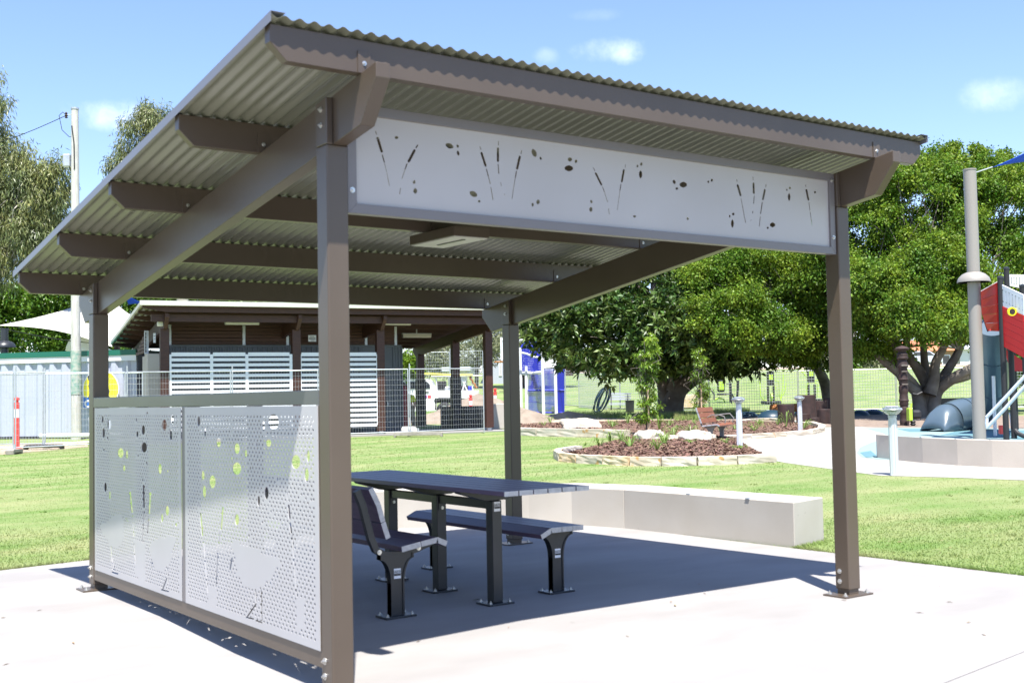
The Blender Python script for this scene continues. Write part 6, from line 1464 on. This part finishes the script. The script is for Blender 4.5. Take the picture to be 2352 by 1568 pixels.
rail_((1145, 100), (1300, 104), (1300, 210), (1148, 178), 31.2, 31.0, 8)
for (x, y) in ((1176, 364),):
    c = q3(x, y, 28.2); MB().tube([c, c-wh3*.05], .105, 18).build('ship_badge', m_yellow, tw); MB().tube([c-wh3*.05, c-wh3*.06], .07, 12).build('badge_ring', m_stump, tw)
for (x, y) in ((1062, 175), (1025, 493), (1082, 465), (1078, 493)): MB().tube([q3(x, y, 29.2), q3(x, y, 29.1)], .02, 8).build('bolt_cap', m_redp, tw)
panel([q3(1120, 620, 30.5), q3(1300, 740, 30.5), q3(1300, 785, 30.5), q3(1180, 785, 30.5)], mat('red_shade_tinted_board', (.45, .01, .015), .5), 'under_board', .05)  # darker copy of the panel red, shade under the tower put into its colour
panel([q3(1100, 515, 28.9), q3(1290, 600, 29), q3(1300, 560, 33), q3(1110, 480, 33)], m_char, 'deck', .08)
# tube slide
tsl = [(1040, 470, 31.5, .38), (1042, 560, 31.8, .40), (1050, 680, 32.3, .40), (1052, 800, 32.8, .40), (1050, 900, 33.4, .40), (1035, 980, 34.0, .42), (1000, 1040, 34.6, .44), (940, 1075, 34.9, .46), (880, 1085, 35.0, .47), (800, 1100, 34.8, .48), (740, 1120, 34.6, .46)]
P_, R_ = [], []
pts = [q3(x, y, d) for x, y, d, r in tsl]; rad = [r for *_, r in tsl]
for i in range(len(pts)-1):
    for t_ in np.linspace(0, 1, 5)[:-1 if i < len(pts)-2 else None]:
        p0 = pts[max(i-1, 0)]; p1 = pts[i]; p2 = pts[i+1]; p3 = pts[min(i+2, len(pts)-1)]
        P_.append(.5*((2*p1)+(-p0+p2)*t_+(2*p0-5*p1+4*p2-p3)*t_*t_+(-p0+3*p1-3*p2+p3)*t_**3)); R_.append(rad[i]+(rad[i+1]-rad[i])*t_)
nP = len(P_); cuts = [0, nP*2//10, nP*4//10, nP*6//10, nP*7//10, nP*85//100, nP-1]
for i in range(6):
    MB().tube(P_[cuts[i]:cuts[i+1]+1], R_[cuts[i]:cuts[i+1]+1], 26, cap=(i == 0)).build('slide_tube', m_tsl, tw, smooth=True)
    if i: k = cuts[i]; dv = P_[min(k+1, nP-1)]-P_[k-1]; dv /= np.linalg.norm(dv); MB().tube([P_[k]-dv*.03, P_[k]+dv*.03], R_[k]*1.05, 26).build('slide_flange', m_tsl, tw, smooth=True)
e0 = P_[-1]; ge = np.array([e0[0], e0[1], Td(e0)])
# flared open exit hood resting on the rubber
dv = (P_[-1]-P_[-4]); dv[2] = 0; dv /= np.linalg.norm(dv); sv = np.array([-dv[1], dv[0], 0]); b = MB(); n = 18; rows = []
for (s_, w_, top_, bot) in ((0, .46, e0[2]+.44-ge[2], .05), (.3, .47, .78, .03), (.55, .46, .62, .02), (.75, .44, .30, .02), (.82, .42, .10, .02)):
    r0 = len(b.v)
    for i in range(n+1): a = math.pi*i/n; b.v.append(tuple(ge+dv*s_+sv*(w_*math.cos(a))+np.array([0, 0, bot+(top_-bot)*math.sin(a)**.7])))
    rows.append(r0)
for j in range(len(rows)-1):
    for i in range(n): b.f.append((rows[j]+i, rows[j]+i+1, rows[j+1]+i+1, rows[j+1]+i))
o = b.build('slide_exit', m_tsl, tw, smooth=True); md = o.modifiers.new('thick', 'SOLIDIFY'); md.thickness = .03
# hand rails and stair stringer
for L in ([(1000, 1112, 28.4), (1140, 965, 28.1), (1290, 800, 27.8)], [(1004, 1185, 28.4), (1140, 1040, 28.1), (1290, 870, 27.8)]): MB().tube([q3(*p) for p in L], .042, 10).build('hand_rail', m_silver, tw, smooth=True)
MB().tube([q3(1048, 820, 31), np.array([*q3(1060, 1200, 31)[:2], Td(q3(1060, 1200, 31))])], .045, 10).build('rail_post', m_silver, tw, smooth=True)
MB().tube([q3(1003, 1112, 28.4), q3(1000, 1150, 28.4), q3(1004, 1186, 28.4)], .042, 10).build('hand_rail', m_silver, tw, smooth=True)
c = q3(1108, 1200, 29.5); MB().obox(c, rh3, .14, .12, .22).build('red_bracket', m_redp, tw, bevel=.02)
MB().tube([q3(1195, 1195, 29.5), q3(1220, 1225, 29.4), q3(1262, 1245, 29.3), q3(1300, 1240, 29.3)], .06, 8).build('rope_hose', m_black, tw, smooth=True)
MB().tube([q3(1165, 1080, 29.6), q3(1172, 1130, 29.6), q3(1180, 1200, 29.6)], .03, 6).build('chain', m_white, tw)
sail('shade_sail', 'bright blue shade sail entering at the upper right above the play tower', [ad(2280, 384, 29.6), ad(2420, 305, 30.5), ad(2520, 330, 33), ad(2440, 368, 32)], .1, m_sailb)
s4 = lambda x, y: ((3600+x/2.613)/1.6735, (500+y/2.613)/1.6735)
o = MB().tube([ad(*s4(352, 435), 29.4), ad(*s4(400, 425), 29.5), ad(*s4(560, 372), 29.7)], .018, 6).build('sail_tensioner', m_galv, None, off=tuple(ad(*s4(352, 435), 29.4))); tag(o, 'metal tensioner and rope between the taupe sail post and the blue sail', 'cable')

# ------------------------------------------------------------------ beyond the open end of the amenities block
s5 = lambda x, y: ((1250+x/2.75)/1.6735, (1130+y/2.75)/1.6735)
def q5(x, y, d): return ad(*s5(x, y), d)
# white tray-back ute, seen side on, facing left
dU = 59.5; ub0 = fp3(1012, dU); ut = thing('tray_ute', 'white tray back ute with ladder racks parked beyond the open end of the amenities block', 'ute', ub0)
def uv(x, y, dd=0): return q5(x, y, dU+dd)
def upanel(pts, w, m, name, bev=.0, dd=0):   # side outline extruded across the vehicle width
    P = [uv(x, y, dd) for x, y in pts]; k = len(P); b = MB(); b.v = [tuple(p) for p in P]+[tuple(p+wh3*w) for p in P]
    b.f = [tuple(range(k)), tuple(range(2*k-1, k-1, -1))]+[(i, (i+1) % k, k+(i+1) % k, k+i) for i in range(k)]
    return b.build(name, m, ut, bevel=bev)
m_wcar = mat('white_car_paint', (.72, .72, .72), .3, coat=.5); m_cglass = mat('dark_car_glass', (.03, .035, .045), .08, spec=.8)
upanel([(640, 1220), (620, 1120), (650, 1040), (790, 1010), (800, 960), (850, 905), (1090, 905), (1125, 940), (1140, 1010), (1150, 1040), (1150, 1220)], 1.75, m_wcar, 'cab_body', .04)
upanel([(815, 1000), (822, 965), (855, 925), (965, 925), (970, 1000)], .02, m_cglass, 'side_window', dd=-.03)
upanel([(985, 1000), (985, 925), (1075, 925), (1105, 955), (1110, 995)], .02, m_cglass, 'side_window', dd=-.03)
upanel([(978, 1010), (980, 1010), (982, 1215), (978, 1215)], .01, m_black, 'door_gap', dd=-.02)
upanel([(1062, 1030), (1095, 1030), (1095, 1037), (1062, 1037)], .03, m_black, 'door_handle', dd=-.04)
upanel([(1040, 1068), (1078, 1068), (1078, 1095), (1040, 1095)], .01, mat('purple_decal', (.30, .12, .35), .5), 'door_decal', dd=-.02)
upanel([(1085, 1068), (1118, 1068), (1118, 1098), (1085, 1098)], .01, mat('red_decal', (.75, .06, .08), .5), 'door_decal', dd=-.02)
upanel([(1165, 1020), (1612, 1020), (1612, 1095), (1165, 1095)], 1.85, m_wcar, 'tray_side', .02)
upanel([(1160, 1095), (1600, 1095), (1600, 1150), (1160, 1150)], 1.6, m_black, 'chassis', dd=.1)
upanel([(1390, 1120), (1560, 1120), (1545, 1185), (1400, 1185)], .5, m_char, 'toolbox')
upanel([(1150, 1120), (1200, 1095), (1340, 1095), (1390, 1140), (1375, 1150), (1330, 1115), (1210, 1115), (1165, 1160)], .3, m_black, 'wheel_arch', dd=-.02)
for (x, y, r, nm_) in ((1260, 1222, .40, 0), (765, 1222, .40, 1)):
    for dd in (-.05, 1.5):
        c = uv(x, y, dd); c[2] = ub0[2]+r; b = MB(); b.tube([c, c+wh3*.02, c+wh3*.24, c+wh3*.26], [r*.9, r, r, r*.9], 26); w_ = b.build('wheel', m_black, ut, smooth=True); b = MB(); b.tube([c-wh3*.012, c+wh3*.01], r*.58, 16); b.build('rim', m_galv, w_)
for L in ([(1150, 870), (1175, 900), (1180, 1020)], [(1545, 860), (1560, 1020)], [(1430, 865), (1500, 1020)], [(1500, 865), (1450, 1020)]): MB().tube([uv(*p, .1) for p in L], .035, 7).build('rack_tube', m_white, ut, smooth=True)
for dd in (0, 1.6):
    MB().tube([uv(1120, 870, dd), uv(1660, 862, dd)], .04, 7).build('ladder_rail', m_offw, ut); MB().tube([uv(980, 842, dd*.5), uv(1560, 858, dd*.5)], .05, 7).build('ladder_rail', m_yellow if dd == 0 else m_stake, ut)
for k in range(9): a = uv(1000+k*62, 846, 0); MB().tube([a, a+wh3*.8], .02, 5).build('ladder_rung', m_offw, ut)
g = random.Random(9)
for (x, y, w, h, m, nm_) in ((1230, 975, .5, .55, m_black, 'tool_bag'), (1300, 1000, .5, .25, m_galv, 'tool_case'), (1460, 998, .6, .3, m_black, 'tool_bag'), (1400, 1000, .3, .25, m_green, 'green_crate'), (1530, 1000, .25, .3, m_navy, 'tool_case')):
    MB().obox(uv(x, y, .7), rh3, w, .5, h).build(nm_, m, ut, bevel=.06)
pts = [uv(1520+i*9+6*math.sin(i*2.2), 865+i*14, .05) for i in range(10)]; MB().tube(pts, .05, 7).build('yellow_cord', m_log, ut, smooth=True)
MB().tube([uv(x, y, -.1) for x, y in ((1665, 925), (1680, 960), (1672, 1000), (1690, 1030))], .05, 6).build('blue_strap', m_blue, ut)

# person in a yellow shirt bending over, back to us
pp0 = fp3(*[s5(880, 0)[0], 43.5]); pe = thing('person', 'worker in a yellow high visibility shirt and khaki trousers bending down behind the mesh fence', 'person', pp0)
kx = 43.5/FPX/1.6735/2.75
def sk(name, nodes, edges, m, sub=2):
    me = bpy.data.meshes.new(name); o_ = OFF[pe.name]
    V = [tuple(pp0+rh3*a+wh3*c+np.array([0, 0, z])-np.array(o_)) for a, c, z, r in nodes]; me.from_pydata(V, edges, []); me.materials.append(m)
    o = link(me, name, pe); sm = o.modifiers.new('skin', 'SKIN'); me.skin_vertices.new() if not me.skin_vertices else None
    for i, (_, _, _, r) in enumerate(nodes): me.skin_vertices[0].data[i].radius = (r, r) if not isinstance(r, tuple) else r
    me.skin_vertices[0].data[0].use_root = True
    sb = o.modifiers.new('sub', 'SUBSURF'); sb.levels = sub; sb.render_levels = sub; sm.use_smooth_shade = True; return o
m_skin = mat('skin', (.45, .27, .19), .55); m_hiv = mat('yellow_shirt', (.62, .72, .03), .7, c2=(.55, .64, .03), vs_=8); m_khaki = mat('khaki_trousers', (.20, .18, .11), .85, c2=(.35, .32, .24), vs_=9); m_hair = mat('dark_hair', (.03, .02, .015), .7)
pn = [(0, 0, .88, .135), (-.02, .22, 1.08, .15), (-.06, .40, 1.22, .16), (-.10, .50, 1.27, .07), (-.12, .60, 1.25, .085), (-.12, .68, 1.22, .09), (.12, .42, 1.20, .07), (.20, .44, .98, .055), (.16, .56, .78, .045), (.15, .60, .70, .04), (-.26, .44, 1.18, .07), (-.30, .46, .96, .055), (-.26, .58, .76, .045), (-.25, .62, .68, .04),
      (.10, 0, .84, .11), (.16, .10, .46, .075), (.20, -.10, .10, .05), (.22, .05, .04, .05), (-.10, 0, .84, .11), (-.12, .12, .46, .075), (-.14, .0, .10, .05), (-.15, .14, .04, .05)]
pe_e = [(0, 1), (1, 2), (2, 3), (3, 4), (4, 5), (2, 6), (6, 7), (7, 8), (8, 9), (2, 10), (10, 11), (11, 12), (12, 13), (0, 14), (14, 15), (15, 16), (16, 17), (0, 18), (18, 19), (19, 20), (20, 21)]
sk('body', pn, pe_e, m_skin)
sk('shirt', [(0, -.01, .86, .165), (-.02, .2, 1.08, .182), (-.06, .40, 1.23, .185), (-.09, .47, 1.26, .10), (.13, .42, 1.21, .095), (.20, .44, 1.02, .08), (-.27, .44, 1.19, .095), (-.30, .455, 1.0, .08)], [(0, 1), (1, 2), (2, 3), (2, 4), (4, 5), (2, 6), (6, 7)], m_hiv)
sk('trousers', [(0, 0, .86, .16), (.10, 0, .80, .135), (.16, .10, .46, .10), (.20, -.08, .14, .085), (-.10, 0, .80, .135), (-.12, .12, .46, .10), (-.14, .01, .14, .085)], [(0, 1), (1, 2), (2, 3), (0, 4), (4, 5), (5, 6)], m_khaki)
MB().lathe(pp0+rh3*-.12+wh3*.66+[0, 0, 1.16], [(.05, 0), (.105, .05), (.115, .12), (.09, .19), (.02, .215)], 14).build('hair', m_hair, pe, smooth=True)
for a, c in ((.22, .03), (-.15, .12)): MB().obox(pp0+rh3*a+wh3*c+[0, 0, .05], wh3, .28, .11, .1).build('boot', m_stump, pe, bevel=.03)
# hands: palm with fingers reaching down
for hx_ in (.15, -.25):
    h0 = np.array([hx_, .60 if hx_ > 0 else .62, .66 if hx_ > 0 else .64]); b = MB()
    W3 = lambda a: pp0+rh3*a[0]+wh3*a[1]+np.array([0, 0, a[2]])
    b.tube([W3(h0+[0, 0, .06]), W3(h0), W3(h0-[0, -.01, .04])], [.03, .04, .035], 8)
    for i, l in enumerate((.06, .075, .07, .055)): b.tube([W3(h0+[(i-1.5)*.018, 0, -.03]), W3(h0+[(i-1.5)*.02, .02, -.03-l*.6]), W3(h0+[(i-1.5)*.019, .035, -.03-l])], [.010, .009, .007], 6)
    b.tube([W3(h0+[.03, 0, -.0]), W3(h0+[.05, .02, -.04])], [.011, .008], 6); b.build('hand', m_skin, pe, smooth=True)
o = thing('fire_extinguisher', 'dark red cylinder standing at the corner of the blue grey wall beside the worker', 'extinguisher', fp3(s5(828, 0)[0], 43)); P = fp3(s5(828, 0)[0], 43)
MB().lathe(P, [(.16, 0), (.16, 1.5), (.12, 1.62), (.05, 1.66)], 16).build('cylinder', mat('dark_red_paint', (.22, .02, .02), .4), o, smooth=True); MB().lathe(P+[0, 0, 1.665], [(.06, 0), (.06, .1), (.02, .12)], 10).build('valve', m_black, o)
P = fp3(s5(905, 0)[0], 40.2); o = MB().tube([P+[0, 0, .13]-rh3*.25, P+[0, 0, .13]+rh3*.15-wh3*.3], .12, 14).build('short_pipe', m_offw, None, off=tuple(P)); tag(o, 'short cream pipe lying at the worker\'s feet by the fence', 'pipe')
# dirt piles, dark barrier, concrete block, white sheds
def pile(label, x, d, w, h, dp, seed, m=m_soil):
    P = fp3(x, d); g = np.random.default_rng(seed); b = MB(); n = 28; R_ = 8
    for r_ in range(R_):
        f = 1-r_/R_
        for i in range(n): a = 2*math.pi*i/n; rr = f*(1+.12*math.sin(a*3+seed)+g.normal(0, .03)); b.v.append(tuple(P+rh3*(w*rr*math.cos(a))+wh3*(dp*rr*math.sin(a))+np.array([0, 0, h*(1-f)**.9+g.normal(0, .03)*h-.02])))
    b.v.append(tuple(P+[0, 0, h*1.0]))
    for r_ in range(R_-1):
        for i in range(n): j = (i+1) % n; b.f.append((r_*n+i, r_*n+j, (r_+1)*n+j, (r_+1)*n+i))
    for i in range(n): b.f.append(((R_-1)*n+i, (R_-1)*n+(i+1) % n, R_*n))
    o = b.build('dirt_pile', m, None, smooth=True, off=tuple(P)); tag(o, label, 'dirt pile')
m_sand = mat('pale_sandy_pile', (.26, .215, .17), .95, c2=(.19, .15, .115), vs_=2, vd=9, bump=.7, bs=12)
pile('large pale dirt pile beyond the open end of the amenities block', s5(1620, 0)[0], 53, 3.2, 1.25, 2.2, 1, m_sand)
pile('small grey gravel pile just right of the slim back shelter post', 1210, 49, .95, .6, .8, 2, m_sand)
pile('low reddish earth heap in front of the blue climbing frame', 1305, 55, 1.6, .35, .7, 3)
pile('flat dirt heap under the rear posts of the amenities block', s5(1180, 0)[0], 51, 2.4, .5, 1.2, 4, m_sand)
P = fp3(s5(1545, 0)[0], 44.5); o = thing('dark_barrier', 'low black corrugated barrier between the last two timber posts', 'barrier', P)
for k in range(22): MB().obox(P+rh3*(-2.45/2+.11+k*.108)+[0, 0, .42], rh3, .107, .05+.02*(k % 2), .82).build('barrier_rib', m_char, o)
P = fp3(s5(1838, 0)[0], 43); c = MB(); c.hexa([P-rh3*.55, P+rh3*.4, P+rh3*.4+wh3*.8, P-rh3*.55+wh3*.8, P-rh3*.42+[0, 0, .92], P+rh3*.4+[0, 0, .92], P+rh3*.4+wh3*.8+[0, 0, .92], P-rh3*.42+wh3*.8+[0, 0, .92]]); o = c.build('concrete_block', m_wallc, None, off=tuple(P), bevel=.02); tag(o, 'tapered concrete block behind the slim back shelter post', 'block')
# basketball hoop and distant white hall
P = fp3(1153, 84); hp_ = thing('basketball_hoop', 'white basketball backboard with an orange ring left of the slim back post', 'basketball hoop', P)
z = ad(1170, 830, 84)[2]
a = ad(1163, 826, 84); MB().obox(ad(1164, 800, 84), rh3, .9, .05, 1.6).build('backboard', m_white, hp_); MB().tube([ad(1163, 772, 83.9), ad(1163, 828, 83.9)], .03, 5).build('backboard_edge', m_black, hp_)
n = 16; c = ad(1150, 831, 83.5); MB().tube([c+rh3*.42*math.cos(t_)+wh3*.42*math.sin(t_) for t_ in np.linspace(0, 2*math.pi, n)], .05, 6, cap=False).build('ring', m_log, hp_); MB().tube([fp3(1172, 84.3), ad(1172, 800, 84.3)], .08, 8).build('hoop_pole', m_galv, hp_)
def house(label, x0, x1, yt, yb, d, mw, mr, wins=(), dep=9, roofh=1.4, cat='house', flat=False):
    A, C_ = fp3(x0, d), fp3(x1, d); zt = ad((x0+x1)/2, yt, d)[2]; zb = min(A[2], C_[2])-.4
    t = thing('far_house', label, cat, A, None); L = np.linalg.norm((C_-A)[:2]); u = (C_-A)/L; u[2] = 0
    def H(a, c, z): return tuple(np.array([A[0], A[1], 0])+u*a+wh3*c+np.array([0, 0, z]))
    MB().hexa([H(0, 0, zb), H(L, 0, zb), H(L, dep, zb), H(0, dep, zb), H(0, 0, zt), H(L, 0, zt), H(L, dep, zt), H(0, dep, zt)]).build('wall', mw, t)
    if flat: MB().hexa([H(-.4, -.5, zt+.01), H(L+.4, -.5, zt+.01), H(L+.4, dep, zt+.01), H(-.4, dep, zt+.01), H(-.4, -.5, zt+.3), H(L+.4, -.5, zt+.3), H(L+.4, dep, zt+.3), H(-.4, dep, zt+.3)]).build('roof', mr, t)
    else: b = MB(); b.v = [H(-.5, -.6, zt), H(L+.5, -.6, zt), H(L+.5, dep+.5, zt), H(-.5, dep+.5, zt), H(L*.2, dep/2, zt+roofh), H(L*.8, dep/2, zt+roofh)]; b.f = [(0, 1, 5, 4), (1, 2, 5), (2, 3, 4, 5), (3, 0, 4), (3, 2, 1, 0)]; b.build('roof', mr, t)
    for (a, c, z0_, z1_) in wins:
        w_ = MB().hexa([H(L*a, -.06, zb+(zt-zb)*z0_), H(L*c, -.06, zb+(zt-zb)*z0_), H(L*c, .02, zb+(zt-zb)*z0_), H(L*a, .02, zb+(zt-zb)*z0_), H(L*a, -.06, zb+(zt-zb)*z1_), H(L*c, -.06, zb+(zt-zb)*z1_), H(L*c, .02, zb+(zt-zb)*z1_), H(L*a, .02, zb+(zt-zb)*z1_)]).build('window', m_white, t)
        MB().hexa([H(L*a+.1, -.08, zb+(zt-zb)*z0_+.1), H(L*c-.1, -.08, zb+(zt-zb)*z0_+.1), H(L*c-.1, -.065, zb+(zt-zb)*z0_+.1), H(L*a+.1, -.065, zb+(zt-zb)*z0_+.1), H(L*a+.1, -.08, zb+(zt-zb)*z1_-.1), H(L*c-.1, -.08, zb+(zt-zb)*z1_-.1), H(L*c-.1, -.065, zb+(zt-zb)*z1_-.1), H(L*a+.1, -.065, zb+(zt-zb)*z1_-.1)]).build('pane', m_cglass, w_)
    return t
m_tile = mat('orange_roof_tile', (.45, .17, .08), .8); m_rgrey = mat('pale_metal_roof', (.5, .52, .55), .5); m_brick = mat('tan_brick', (.36, .24, .16), .9)
house('pale blue grey hall with one tall narrow window behind the basketball hoop', 1120, 1186, 775, 880, 96, m_cont, m_rgrey, [(.42, .52, .25, .8)], dep=12, flat=True, cat='hall')
house('white low building glimpsed left of the dark fig behind the blue climbing frame', 1290, 1350, 822, 860, 122, m_white, m_rgrey, [(.55, .95, .05, .5)], flat=True)
house('white house with a pale roof seen between the grey tree stems', 1930, 2050, 800, 850, 128, m_white, m_rgrey, [(.1, .3, .2, .7), (.6, .8, .2, .7)])
house('tan brick house with an orange tiled roof seen behind the tree stems', 2070, 2200, 806, 850, 130, m_brick, m_tile, [(.1, .25, .3, .8), (.4, .6, .3, .8), (.75, .9, .3, .8)])
house('long white building behind the taupe sail post and slide', 2210, 2420, 800, 852, 134, m_white, m_rgrey, [(.1, .2, .3, .8), (.5, .6, .3, .8)])
house('cream building far behind the open end of the amenities block', 960, 1090, 838, 862, 112, m_offw, m_rgrey, [(.2, .35, .2, .7), (.6, .75, .2, .7)], flat=True)
def car(label, x, d, m, seed, L_=4.4):
    P = fp3(x, d); t = thing('parked_car', label, 'car', P, 'cars parked on the far rise')
    pr = [(-2.2, .3), (-2.2, .75), (-1.9, .9), (-1.1, .98), (-.6, 1.42), (.9, 1.45), (1.6, 1.0), (2.1, .92), (2.2, .7), (2.2, .3)]
    MB().prism(pr, lambda a, z: P+rh3*a+[0, 0, z], lambda a, z: P+rh3*a+wh3*1.7+[0, 0, z]).build('body', m, t, bevel=.05)
    MB().prism([(-.95, 1.0), (-.55, 1.36), (.85, 1.38), (1.35, 1.0)], lambda a, z: P+rh3*a-wh3*.02+[0, 0, z], lambda a, z: P+rh3*a-wh3*.0+[0, 0, z]).build('side_window', m_cglass, t)
    for a in (-1.35, 1.35): MB().tube([P+rh3*a-wh3*.03+[0, 0, .32], P+rh3*a+wh3*.2+[0, 0, .32]], .32, 16).build('wheel', m_black, t)
car('white car parked left of the dark fig below the white building', 1325, 117, m_wcar, 1)
car('white car parked on the rise between the right shelter post and the carved pole', 1990, 118, m_wcar, 2)
car('silver car parked on the rise behind the many-stemmed tree', 2120, 118, m_silver, 3)
for i, x in enumerate((1303, 1312, 1200)): o = MB().lathe(fp3(x, 108 if i < 2 else 90), [(.3, 0), (.3, .9), (.05, 1.0)], 10).build('timber_bollard', m_timber, None, off=tuple(fp3(x, 108 if i < 2 else 90))); tag(o, ['short brown timber bollard on the rise left of the fig', 'second short timber bollard on the rise nearest the fig', 'short dark timber bollard behind the blue climbing frame'][i], 'bollard')
# low timber-edged fence line and dry strip on the crest
b = MB()
pts = [fpt(x, 114) for x in (1180, 2600)]; sheet('dry_verge', [fpt(1180, 112)[:2], fpt(2600, 112)[:2], fpt(2600, 116)[:2], fpt(1180, 116)[:2]], m_soil, .02)
for i, (x, d, h) in enumerate(((1930, 116, 3), (1966, 117, 3.4))):
    P = fp3(x, d); t = tree(['thin bare trunk on the far rise beside the right shelter post', 'thin grey trunk on the far rise left of the carved pole'][i], P); MB().tube([P, P+[.1, 0, h], P+[.4, 0, h+2.5]], [.3, .22, .1], 8).build('trunk', m_bark2, t)
# white inflatable-like shed of site toilets and skip behind the block
house('small cream shed behind the rear posts of the amenities block', 1030, 1070, 852, 880, 84, m_offw, m_rgrey, [(.2, .8, .3, .7)], dep=4, flat=True, cat='shed')
fence_panel(fpt(920, 66), fpt(1035, 67), 'tall mesh fence panel seen between the rear posts of the block, left part', 'temporary fence panels beyond the amenities block', vp=.13, wr=.006, nh=18, h0=.1, h1=3.4)
fence_panel(fpt(1035, 67), fpt(1112, 68), 'tall mesh fence panel seen between the rear posts of the block, right part', 'temporary fence panels beyond the amenities block', vp=.13, wr=.006, nh=18, h0=.1, h1=3.4)
# fallen leaves and twigs on slab and lawn
g = np.random.default_rng(123); V = []; F = []
for i in range(150):
    on = i < 40
    x, y = (g.uniform(0, 2352), g.uniform(1330, 1560)) if on else (g.uniform(0, 2352), g.uniform(1100, 1320))
    P = gp(x, y); 
    if on != bool(inpoly(np.array([P[:2]]), SLAB)[0]): continue
    z = (P[2] if not on else -FALL(P[0], P[1]))+.004+(0 if on else .012); a = g.random()*6.28; l = g.uniform(.012, .04); w_ = l*.2; k = len(V)
    d = np.array([math.cos(a), math.sin(a), 0])*l; s_ = np.array([-math.sin(a), math.cos(a), 0])*w_; c = np.array([P[0], P[1], z])
    V += [c-d, c+s_+[0, 0, .004], c+d+[0, 0, .002], c-s_+[0, 0, .006]]; F.append((k, k+1, k+2, k+3))
o = npmesh('fallen_leaves', V, F, mat('dry_leaf', (.22, .15, .08), .8, isl=.5)); tag(o, 'small dry leaves scattered on the slab and lawn', 'leaves', kind='stuff')
